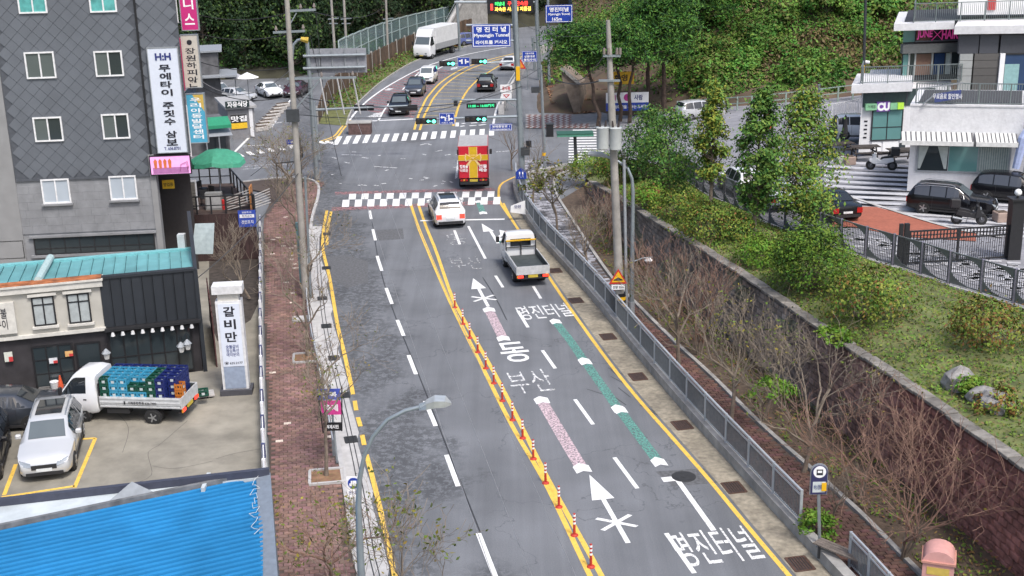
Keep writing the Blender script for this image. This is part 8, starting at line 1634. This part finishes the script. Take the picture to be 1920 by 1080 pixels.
po,ro = from_rear(950,133,lane_dir(G(950,133),spline(FY3,30)),4.5);car('white car farthest away on the right lane, half behind the masts','sedan',PW,po,ro,4.5,cat='car',name='road_car')
# parked on the left lot
a,b = G(86,908),G(112,818);car('silver-white SUV parked in the yellow bay, front towards the camera','suv',PS,(a + b) / 2 + (b - a).normalized() * .35,hd_(b,a),4.7,1.0,.98,cat='suv',roof=CG,rails=True)
a,b = G(88,800),G(-20,808);car('dark slate sedan parked left of the crate truck, rear to the right','sedan',PG,(a + b) / 2 - Vector((.9,0,0)) + Vector((0,.45,0)),RAD(186),4.8,1.02,cat='car',rim=RIMD)
car('black car cut off by the left picture edge beside the silver SUV','suv',PB,G(-38,872),RAD(-75),4.6,cat='car',rim=RIMD)
# right yard
Zp = Vector((0,0,3.0));a,b = G(1735,401,3),G(1823,409,3);n_ = Vector((-(b - a).y,(b - a).x,0)).normalized();car('shiny black SUV with chrome window line nearest the black gate','suv',PB,(a + b) / 2 + n_ * .8,hd_(a,b),4.8,1.0,sc_=.9,cat='suv',rails=True,glass_=CGM,chrome=True)
c0,c1 = G(1838,378,3),G(1916,385,3);car('second black SUV standing behind the first, near the cafe wall','suv',PB,(c0 + c1) / 2 + n_ * .9 + (c1 - c0) * .25,hd_(c0,c1),4.7,1.0,sc_=.9,cat='suv',glass_=CGM)
p = G(1562,415,2.95);car('dark sedan seen from behind between the open-crowned tree and the red walk','sedan',PB,p + Vector((.3,1.6,0)),RAD(98),4.6,sc_=.92,cat='car')
p = G(1562,260,3);car('white SUV parked left of the store, tail to the left','suv',PW,p + Vector((2.0,.3,0)),RAD(-6),4.5,sc_=.92,cat='suv')
for px,py,z,ro,pm_,lb in ((1388,360,2.3,100,PW,'white car mostly hidden behind the leafy trees at the fence'),(1440,383,2.6,102,cpaint('pale_blue',(.32,.38,.42)),'pale blue-grey car hidden behind the middle leafy tree'),(1312,222,1.3,20,PS,'silver car peeking out behind the narrow yellow-green tree')): car(lb,'suv',pm_,G(px,py,z),RAD(ro),4.5,sc_=.92,cat='car')
# yard far left
for px,py,ro,pm_,kd,lb in ((505,180,-62,PW,'sedan','white car at the right end of the yard before the wood'),(556,178,-95,cpaint('dark_wine',(.05,.012,.02)),'sedan','dark wine-coloured car beside the white one in the far yard'),(410,186,-40,PW,'suv','white car at the left end of the far yard'),(440,190,-20,PS,'sedan','silver car behind the round parasols in the far yard'),(388,196,-30,PB,'suv','black car half hidden behind the shed in the far yard')): car(lb,kd,pm_,G(px,py),RAD(ro),4.5,cat='car')
car('blue car at the far end of the road below the wing wall','suv',cpaint('blue',(.10,.13,.32)),G(880,84),RAD(30),4.3,cat='car')
# ---- trucks
CABP = [(0,.5,1.2,1.2,.80,.84,.78),(.05,.42,1.2,1.9,.83,.86,.74),(.35,.36,1.2,1.97,.84,.87,.72),(.85,.34,1.18,1.95,.84,.87,.71),(.98,.34,1.17,1.88,.84,.87,.72),(1.50,.34,1.12,1.22,.84,.86,.78),(1.58,.34,1.05,1.10,.83,.85,.74),(1.68,.36,.85,.92,.8,.82,.7),(1.72,.42,.6,.62,.76,.78,.68)]
def cab(t,x0,pm,sw=1.0,sh=1.0):
    P = [(s[0] ,s[1],s[2] * sh,s[3] * sh,*s[4:]) for s in CABP];q = loft(P,1,sw);q.v = [(v[0] + x0,v[1],v[2]) for v in q.v];q.build('cab',pm,t,smooth=True)
    for s in (1,-1):
        f = lambda x,u: (lambda S: (x + x0,s * ((S[4] + (S[5] - S[4]) * (u * .8 + .06)) * sw + .012),S[1] + .04 + (S[2] - S[1] - .16) * u))(sect(P,x));q = MB();xs = np.linspace(.42,1.42,9)
        for a,b in zip(xs,xs[1:]): q.quad(f(a,0),f(b,0),f(b,1),f(a,1))
        q.build('side_window',CG,t);q = MB();y = .92 * sw;q.box(x0 + 1.32,x0 + 1.42,min(s * y,s * (y + .18)),max(s * y,s * (y + .18)),1.2 * sh,1.52 * sh);q.build('mirror',TRIM,t,bevel=.02)
        q = MB();q.box(x0 + 1.66,x0 + 1.735,min(s * .45,s * .72),max(s * .45,s * .72),.62,.8);q.build('headlight',HLM,t);q = MB();q.box(x0 + .42,x0 + .55,min(s * .865,s * .885),max(s * .865,s * .885),.96,1.0);q.build('door_handle',TRIM,t)
    q = MB();A = [[(x + x0 + .015,y * sect(P,x)[5] * .9 * sw,sect(P,x)[2] + .025) for y in (-1,0,1)] for x in np.linspace(1.0,1.47,4)]
    for r0,r1 in zip(A,A[1:]):
        for j in (0,1): q.quad(r0[j],r0[j + 1],r1[j + 1],r1[j])
    q.build('windscreen',CGL,t);q = MB();S = sect(P,.03);q.box(x0 - .02,x0 + .03,-.55,.55,1.3 * sh,1.68 * sh);q.build('rear_window',CG,t);q = MB();q.box(x0 + 1.69,x0 + 1.75,-.74,.74,.36,.52);q.build('front_bumper',TRIM,t);q = MB();q.box(x0 + 1.752,x0 + 1.757,-.25,.25,.42,.52);q.build('number_plate',PLY,t)
ALU = mat('bed_white',(.56,.57,.57),.45,.1,dirt=.12)
def flatbed(label,pos,rot,name='flatbed_truck',text=None,bar=None,plate=PLY):
    t = thing(name,label,'truck',tuple(pos),rot);cab(t,.82,PW);x0,x1,w = -2.5,.74,.86
    q = MB();q.box(x0,x1,-w,w,.72,.80);q.build('bed_floor',mat('bed_floor',(.045,.055,.055),.6,var=.3,scale=4),t)
    for s in (1,-1):
        q = MB();y = s * w;q.box(x0,x1,min(y,y - s * .04),max(y,y - s * .04),.68,1.12);so = q.build('side_board',ALU,t)
        q = MB();q.box(x0 + .02,x1 - .02,min(s * (w - .045),s * (w - .055)),max(s * (w - .045),s * (w - .055)),.80,1.09);q.build('bed_liner',mat('bed_floor',(.045,.055,.055),.6),t)
        for z in (.74,.90,1.06): q = MB();q.box(x0 + .03,x1 - .03,min(y + s * .002,y + s * .02),max(y + s * .002,y + s * .02),z - .035,z + .035);q.build('rib',ALU,t,bevel=.008).parent = so
        wheel(t,1.52,s * .74,.32,s);wheel(t,-1.32,s * .72,.29,s,None,.26);q = MB();q.box(-2.5,.8,min(s * .3,s * .4),max(s * .3,s * .4),.48,.70);q.build('chassis_rail',TRIM,t)
        q = MB();q.box(x0 - .06,x0 + .0,min(s * .5,s * .78),max(s * .5,s * .78),.52,.64);q.build('tail_light',TLO,t);q = MB();q.box(x0 - .065,x0 - .01,min(s * .79,s * .84),max(s * .79,s * .84),.52,.64);q.build('indicator',AMB,t)
    q = MB();q.box(x0 - .04,x0 - .003,-w,w,.68,1.12);q.build('tailgate',ALU,t);q = MB();q.box(x0 - .05,x0 + .1,-.25,.25,.52,.66);q.build('number_plate',plate,t);q = MB();q.box(x0 - .03,x0 + .12,-.8,.8,.44,.52);q.build('rear_bumper',TRIM,t);q = MB();q.box(-.4,.5,.45,.8,.42,.62);q.build('battery_box',TRIM,t)
    q = MB()
    for y in (-.8,0,.8): q.bar((x1,y,.8),(x1,y,1.62),.05)
    for z in (1.25,1.6): q.bar((x1,-.82,z),(x1,.82,z),.05)
    q.build('headboard',TRIM,t)
    if bar: q = MB();q.box(x1 - .06,x1 + .02,-.8,.8,1.60,1.66);q.build('yellow_bar',YELS,t)
    if text: lettering(text,Matrix(((-1,0,0,-.9),(0,0,1,w + .02),(0,1,0,.9),(0,0,0,1))),0,0,.13,1.3,.012,INK,t,.02,pm=Matrix())
    return t
p = G(998,538);d = lane_dir(p,R_YEL[:60]);po,ro = from_rear(998,538,d,5.0);flatbed('white flatbed truck with an empty bed and yellow bar, driving away in the right lane',po,ro + .02,bar=True)
a,b = G(279,795),G(172,792);n_ = Vector((-(b - a).y,(b - a).x,0)).normalized();ctr = a.lerp(b,.48) - n_ * .78;rt_t = hd_(a,b);ct = flatbed('white flatbed truck loaded with stacked bottle crates on the left lot',ctr,rt_t,text='▌ 거제종합주류 636-7400')
CR = {n: mat(n.replace(' ','_') + '_crate',c,.45,var=.06) for n,c in (('light blue',(.045,.27,.42)),('dark green',(.008,.07,.045)),('navy',(.012,.022,.13)),('orange',(.48,.15,.02)))};LBL = mat('crate_label',(.45,.5,.5),.5);cme = {}
def crate_mesh(n):
    if n not in cme:
        w,dd,h,e = .345,.30,.255,.018;q = MB();q.box(-w / 2,w / 2,-dd / 2,dd / 2,.0,.02)
        for s in (1,-1):
            for z0,z1 in ((.02,.1),(.19,h)): q.box(-w / 2,w / 2,s * dd / 2 - e / 2,s * dd / 2 + e / 2,z0,z1);q.box(s * w / 2 - e / 2,s * w / 2 + e / 2,-dd / 2 + .01,dd / 2 - .01,z0,z1)
            for k in (-.46,-.18,.18,.46): q.box(k * w - .02,k * w + .02,s * dd / 2 - e / 2,s * dd / 2 + e / 2,.1,.19);q.box(s * w / 2 - e / 2,s * w / 2 + e / 2,k * dd - .02,k * dd + .02,.1,.19)
            q.box(-.06,.06,s * (dd / 2 + .011) - .002,s * (dd / 2 + .011) + .002,.06,.16,1);q.box(-w / 2 + .02,w / 2 - .02,s * .1 - .006,s * .1 + .006,.02,.16)
        q.box(-w / 2 + .01,w / 2 - .01,-.13,.13,.1,.115,2);o = q.build('crate',[CR[n],LBL,TRIM]);cme[n] = o.data;bpy.data.objects.remove(o)
    return cme[n]
M = locm(ct);COLS = ['first','second','third','fourth','fifth','sixth','seventh','eighth'];LEV = ['bottom','second','third','top'];ROW = ['near','second','middle','fourth','far']
near = ['GGGG','LLLL','LLLL','LLG','LLG','GGGG','NNNN','NNNN'];key = dict(G='dark green',L='light blue',N='navy',O='orange')
for c in range(8):
    for r in range(5):
        col = near[c] if r == 0 else 'NNNNN'[:4] if (c > 5 or r == 4) else ['GLLL','GGGL','LGGL'][r % 3][:4] if c < 5 else 'GGGG'
        for l,ch in enumerate(col):
            if r > 0 and l < len(col) - 1 and c < 7 and not (r == 1 and c in (3,4)): continue
            if c == 7 and r == 0 and l > 0: continue
            n = key[ch];x = .5 - c * .37;y = .66 - r * .325;o = inst('crate',crate_mesh(n),M @ Vector((x,y,.81 + l * .262)),(0,0,rt_t));tag(o,'%s bottle crate on the truck, %s column from the cab, %s row, %s level' % (n,COLS[c],ROW[r],LEV[l]),'crate','bottle crates on the truck')
for l in range(3): o = inst('crate',crate_mesh('orange'),M @ Vector((-2.36,.42,.81 + l * .262)),(0,0,rt_t + PI / 2));tag(o,'orange crate at the tailgate of the loaded truck, %s of three stacked' % ('lowest','middle','topmost')[l],'crate','bottle crates on the truck')
for k,(px,py,n) in enumerate(((383,741,'dark green'),(381,741,'dark green'))): o = inst('crate',crate_mesh(n),G(px,py,.16 + .26 * k),(0,0,.3));tag(o,['lower','upper'][k] + ' green crate on the hand cart behind the loaded truck','crate','crates on the hand cart')
p = G(376,745);t = thing('hand_cart','low hand cart with pale handle behind the loaded truck','cart',tuple(p),.3);q = MB();q.box(-.5,.55,-.32,.32,.1,.15);q.build('platform',WOODW,t);q = MB();q.bar((-.5,-.28,.12),(-.72,-.28,1.0),.04);q.bar((-.5,.28,.12),(-.72,.28,1.0),.04);q.bar((-.72,-.28,1),(-.72,.28,1),.04);q.build('handle',mat('pink_handle',(.5,.25,.25),.5),t)
for x in (-.35,.4):
    for y in (-.28,.28): q = MB();q.cyl((x,y - .03,.06),(x,y + .03,.06),.06,10);q.build('wheel',TYR,t)
# box trucks
def box_truck(label,pos,rot,L,W,H,bm_,cabm,z0=.95,cabl=1.75,sh=1.15,skirt=None):
    t = thing('box_truck',label,'truck',tuple(pos),rot);cab(t,L / 2 - cabl,cabm,W / 1.74,sh);x1 = L / 2 - cabl - .1;x0 = -L / 2;q = MB();q.box(x0,x1,-W / 2,W / 2,z0,H);q.build('cargo_box',bm_,t,bevel=.03)
    for s in (1,-1):
        wheel(t,L / 2 - 1.0,s * (W / 2 - .14),.42,s);wheel(t,-L / 2 + 1.5,s * (W / 2 - .16),.42,s,None,.34);q = MB();q.box(x0 + .1,x1,min(s * .35,s * .45),max(s * .35,s * .45),.62,z0 - .003);q.build('chassis_rail',TRIM,t)
        for k in range(3): q = MB();y = s * (W / 2 - .2 - .18 * k);q.box(x0 - .03,x0 + .04,y - .07,y + .07,.66,.78);q.build('tail_light',TLM if k != 1 else AMB,t)
    q = MB();q.box(x0 - .02,x0 + .1,-W / 2 + .1,W / 2 - .1,.42,.6);q.build('rear_bumper',TRIM,t);q = MB();q.box(x0 - .03,x0 + .02,-.27,.27,.62,.78);q.build('number_plate',PLY,t)
    q = MB()
    for y in (-W / 2 + .04,W / 2 - .04,0): q.box(x0 - .025,x0 - .002,y - .025,y + .025,z0 + .05,H - .05)
    q.build('door_seam',TRIM,t);return t,x0,x1
REDT = mat('truck_red',(.52,.010,.028),.4,var=.06);GOLD = mat('gold_ribbon',(.62,.38,.01),.45,var=.05);PNK = mat('pale_roof',(.58,.36,.42),.6,var=.2,scale=2)
po,ro = from_rear(889,357,Vector((-.01,1,0)),6.0);t,x0,x1 = box_truck('red box truck with a golden ribbon cross on its rear doors crossing the junction',po,ro,6.0,2.05,3.05,REDT,REDT,z0=.85);Mr = Matrix(((0,0,-1,x0 - .03),(-1,0,0,0),(0,1,0,0),(0,0,0,1)))
q = MB();q.box(x0 + .02,x1 - .02,-1.0,1.0,3.052,3.06);q.build('roof_sheet',PNK,t);RIB = mat('ribbon_edge',(.72,.52,.26),.5)
for nm,m_,a,b,c,d,o in (('ribbon_edge',RIB,-.29,.29,.88,3.0,.03),('ribbon',GOLD,-.25,.25,.88,3.0,.036),('ribbon_edge',RIB,-1.0,1.0,2.07,2.46,.041),('ribbon',GOLD,-1.0,1.0,2.1,2.43,.046)): q = MB();q.box(x0 - o,x0 - .002,a,b,c,d);q.build(nm,m_,t)
for s in (1,-1): q = MB();q.prism([(s * .06,2.27),(s * .5,2.58),(s * .58,2.27),(s * .5,2.0)],x0 - .06,x0 - .048,'x');q.build('bow_loop',RIB,t);q = MB();q.prism([(s * .1,2.27),(s * .44,2.48),(s * .5,2.27),(s * .44,2.08)],x0 - .07,x0 - .062,'x');q.build('bow_fill',GOLD,t);q = MB();q.prism([(s * .08,2.1),(s * .2,2.1),(s * .52,1.75),(s * .34,1.72)],x0 - .06,x0 - .048,'x');q.build('bow_tail',RIB,t)
for s,tx in ((-1,'행복을\n나르는'),(1,'선물\n배송')): lettering(tx,Mr,s * .64,1.55,.5,.56,.03,INKW,t,.03,pm=Matrix())
lettering('★',Mr,0,2.27,.22,.22,.075,RIB,t,.03,pm=Matrix())
a,b = G(789,112),G(838,98);t,x0,x1 = box_truck('large white box truck heading towards the junction by the timber wall',a + (b - a).normalized() * 4.4,hd_(b,a),8.8,2.4,3.7,mat('box_white',(.66,.67,.67),.5,var=.06,dirt=.1),PW,z0=1.0,cabl=2.0,sh=1.42);q = MB();q.box(x0,x1,-1.215,1.215,1.02,1.75);q.build('grey_skirt',mat('skirt_grey',(.30,.31,.32),.5),t);q = MB();q.prism([(x1 + .1,2.7),(x1 + 1.1,2.7),(x1 + .55,3.5),(x1 + .1,3.6)],-1.05,1.05,'y');q.build('wind_deflector',PW,t)
# ---- motorcycles, yard furniture
def bike(label,pos,rot,bm_,box,sc_=1.0):
    t = thing('motorbike',label,'motorcycle',tuple(pos),rot);t.scale = (sc_,) * 3
    for x in (.62,-.62): o = inst('wheel',wm_[0],(x,0,.29),parent=t);inst('rim',wm_[1],(0,0,0),parent=o)
    q = MB();q.prism([(-.7,.55),(-.25,.42),(.25,.38),(.42,.55),(.35,.78),(.1,.62),(-.1,.72),(-.65,.80)],-.14,.14,'y');q.build('body',bm_,t,bevel=.03);q = MB();q.prism([(.24,.36),(.5,.42),(.72,.56),(.7,.66),(.56,.7),(.44,1.04),(.32,1.02),(.3,.6)],-.19,.19,'y');q.build('front_fairing',bm_,t,bevel=.02);q = MB();q.prism([(-.66,.8),(-.1,.73),(.08,.66),(.02,.78),(-.3,.86),(-.66,.9)],-.13,.13,'y');q.build('seat',TRIM,t)
    q = MB();q.tube([(.62,.09,.29),(.42,.09,.95)],.025,6);q.tube([(.62,-.09,.29),(.42,-.09,.95)],.025,6);q.build('fork',STEEL,t);q = MB();q.tube([(.36,-.33,1.02),(.42,-.1,.98),(.42,.1,.98),(.36,.33,1.02)],.02,6);q.build('handlebar',TRIM,t);q = MB();q.box(.5,.56,-.08,.08,.82,.94);q.build('headlight',HLM,t);q = MB();q.tube([(-.2,-.16,.3),(-.85,-.18,.42)],[.04,.06],8);q.build('exhaust',STEEL,t)
    for s in (1,-1): q = MB();q.tube([(.4,s * .28,1.02),(.36,s * .32,1.2)],.012,4);q.box(.34,.38,s * .32 - .05,s * .32 + .05,1.18,1.28);q.build('mirror',TRIM,t)
    if box: q = MB();q.box(-1.0,-.5,-.26,.26,.92,1.38);q.build('delivery_box',TRIM,t,bevel=.04)
    q = MB();q.bar((-.05,.1,.35),(-.1,.3,.02),.025);q.build('kickstand',STEEL,t);return t
q = MB();q.tube([(0,-.06,0),(0,-.03,0),(0,.03,0),(0,.06,0)],[.26,.29,.29,.26],18);o1 = q.build('tyre',TYR,smooth=True);q = MB();q.tube([(0,-.065,0),(0,.065,0)],.15,14);o2 = q.build('rim',RIMD);wm_ = (o1.data,o2.data);bpy.data.objects.remove(o1);bpy.data.objects.remove(o2)
bike('white scooter with a black delivery box in front of the store',G(1652,319,3),RAD(165),PW,True,1.0);bike('black motorbike with a delivery box parked before the black SUV',G(1816,421,3),RAD(-12),TRIM,True,.95)
WDK = mat('dark_picnic_wood',(.05,.04,.035),.7,var=.2);pt0 = None
for k,(px,py,lb) in enumerate([(1620,296,'dark picnic table left of the scooter by the store'),(1690,302,'dark picnic table between the store and the cafe corner'),(1572,290,'dark picnic table at the left end by the white SUV')]):
    p = G(px,py,3)
    if pt0: dup(pt0,tuple(p),.1 * k,lb,'picnic tables outside the store');continue
    pt0 = t = thing('picnic_table',lb,'table',tuple(p),.05,'picnic tables outside the store');
    for y in (-.28,0,.28): q = MB();q.box(-.9,.9,y - .13,y + .13,.72,.76);q.build('top_plank',WDK,t)
    for y in (-.75,.75): q = MB();q.box(-.9,.9,y - .14,y + .14,.42,.46);q.build('bench_plank',WDK,t)
    for x in (-.65,.65): q = MB();q.bar((x,-.75,.4),(x,.75,.4),.07);q.bar((x,-.2,.72),(x,-.6,0),.07);q.bar((x,.2,.72),(x,.6,0),.07);q.build('leg_frame',WDK,t)
for k,(px,py,m_,lb) in enumerate([(1575,306,CONC_L,'pale stone block planter, left of two by the picnic tables'),(1592,308,mat('pinkish_stone',(.32,.24,.2),.8),'pinkish stone block planter, right of two by the picnic tables'),(1876,415,MATS.get('pinkish_stone') or CONC,'pinkish square planter beside the black gate pillar')]): p = G(px,py,3);t = thing('stone_planter',lb,'planter',tuple(p),.1,'square planters in the yard');q = MB();q.box(-.32,.32,-.32,.32,0,.5);q.build('block',m_,t,bevel=.03);q = MB();q.box(-.24,.24,-.24,.24,.49,.515);q.build('soil',SOIL,t)
for k,(px,lb) in enumerate([(1563,'folded dark parasol, left of two by the white SUV'),(1582,'folded dark parasol, right of two by the white SUV')]): p = G(px,284,3);t = thing('folded_parasol',lb,'parasol',tuple(p),0,'folded parasols');q = MB();q.tube([(0,0,0),(0,0,2.3)],.03,6);q.build('pole',STEEL,t);q = MB();q.tube([(0,0,.9),(0,0,1.2),(0,0,2.2),(0,0,2.35)],[.16,.2,.1,.02],8);q.build('canopy',TRIM,t)
for px,py,z in ((1438,240,2.4),): p = G(px,py,z);t = thing('traffic_barrel','orange-red traffic drum at the foot of the green hillside','barrel',tuple(p));q = MB();q.tube([(0,0,0),(0,0,.1),(0,0,1.0)],[.4,.3,.2],10);q.build('body',mat('orange_plastic',(.6,.09,.03),.5),t);q = MB();q.tube([(0,0,.5),(0,0,.65)],[.28,.26],10);q.build('band',WHTB,t)
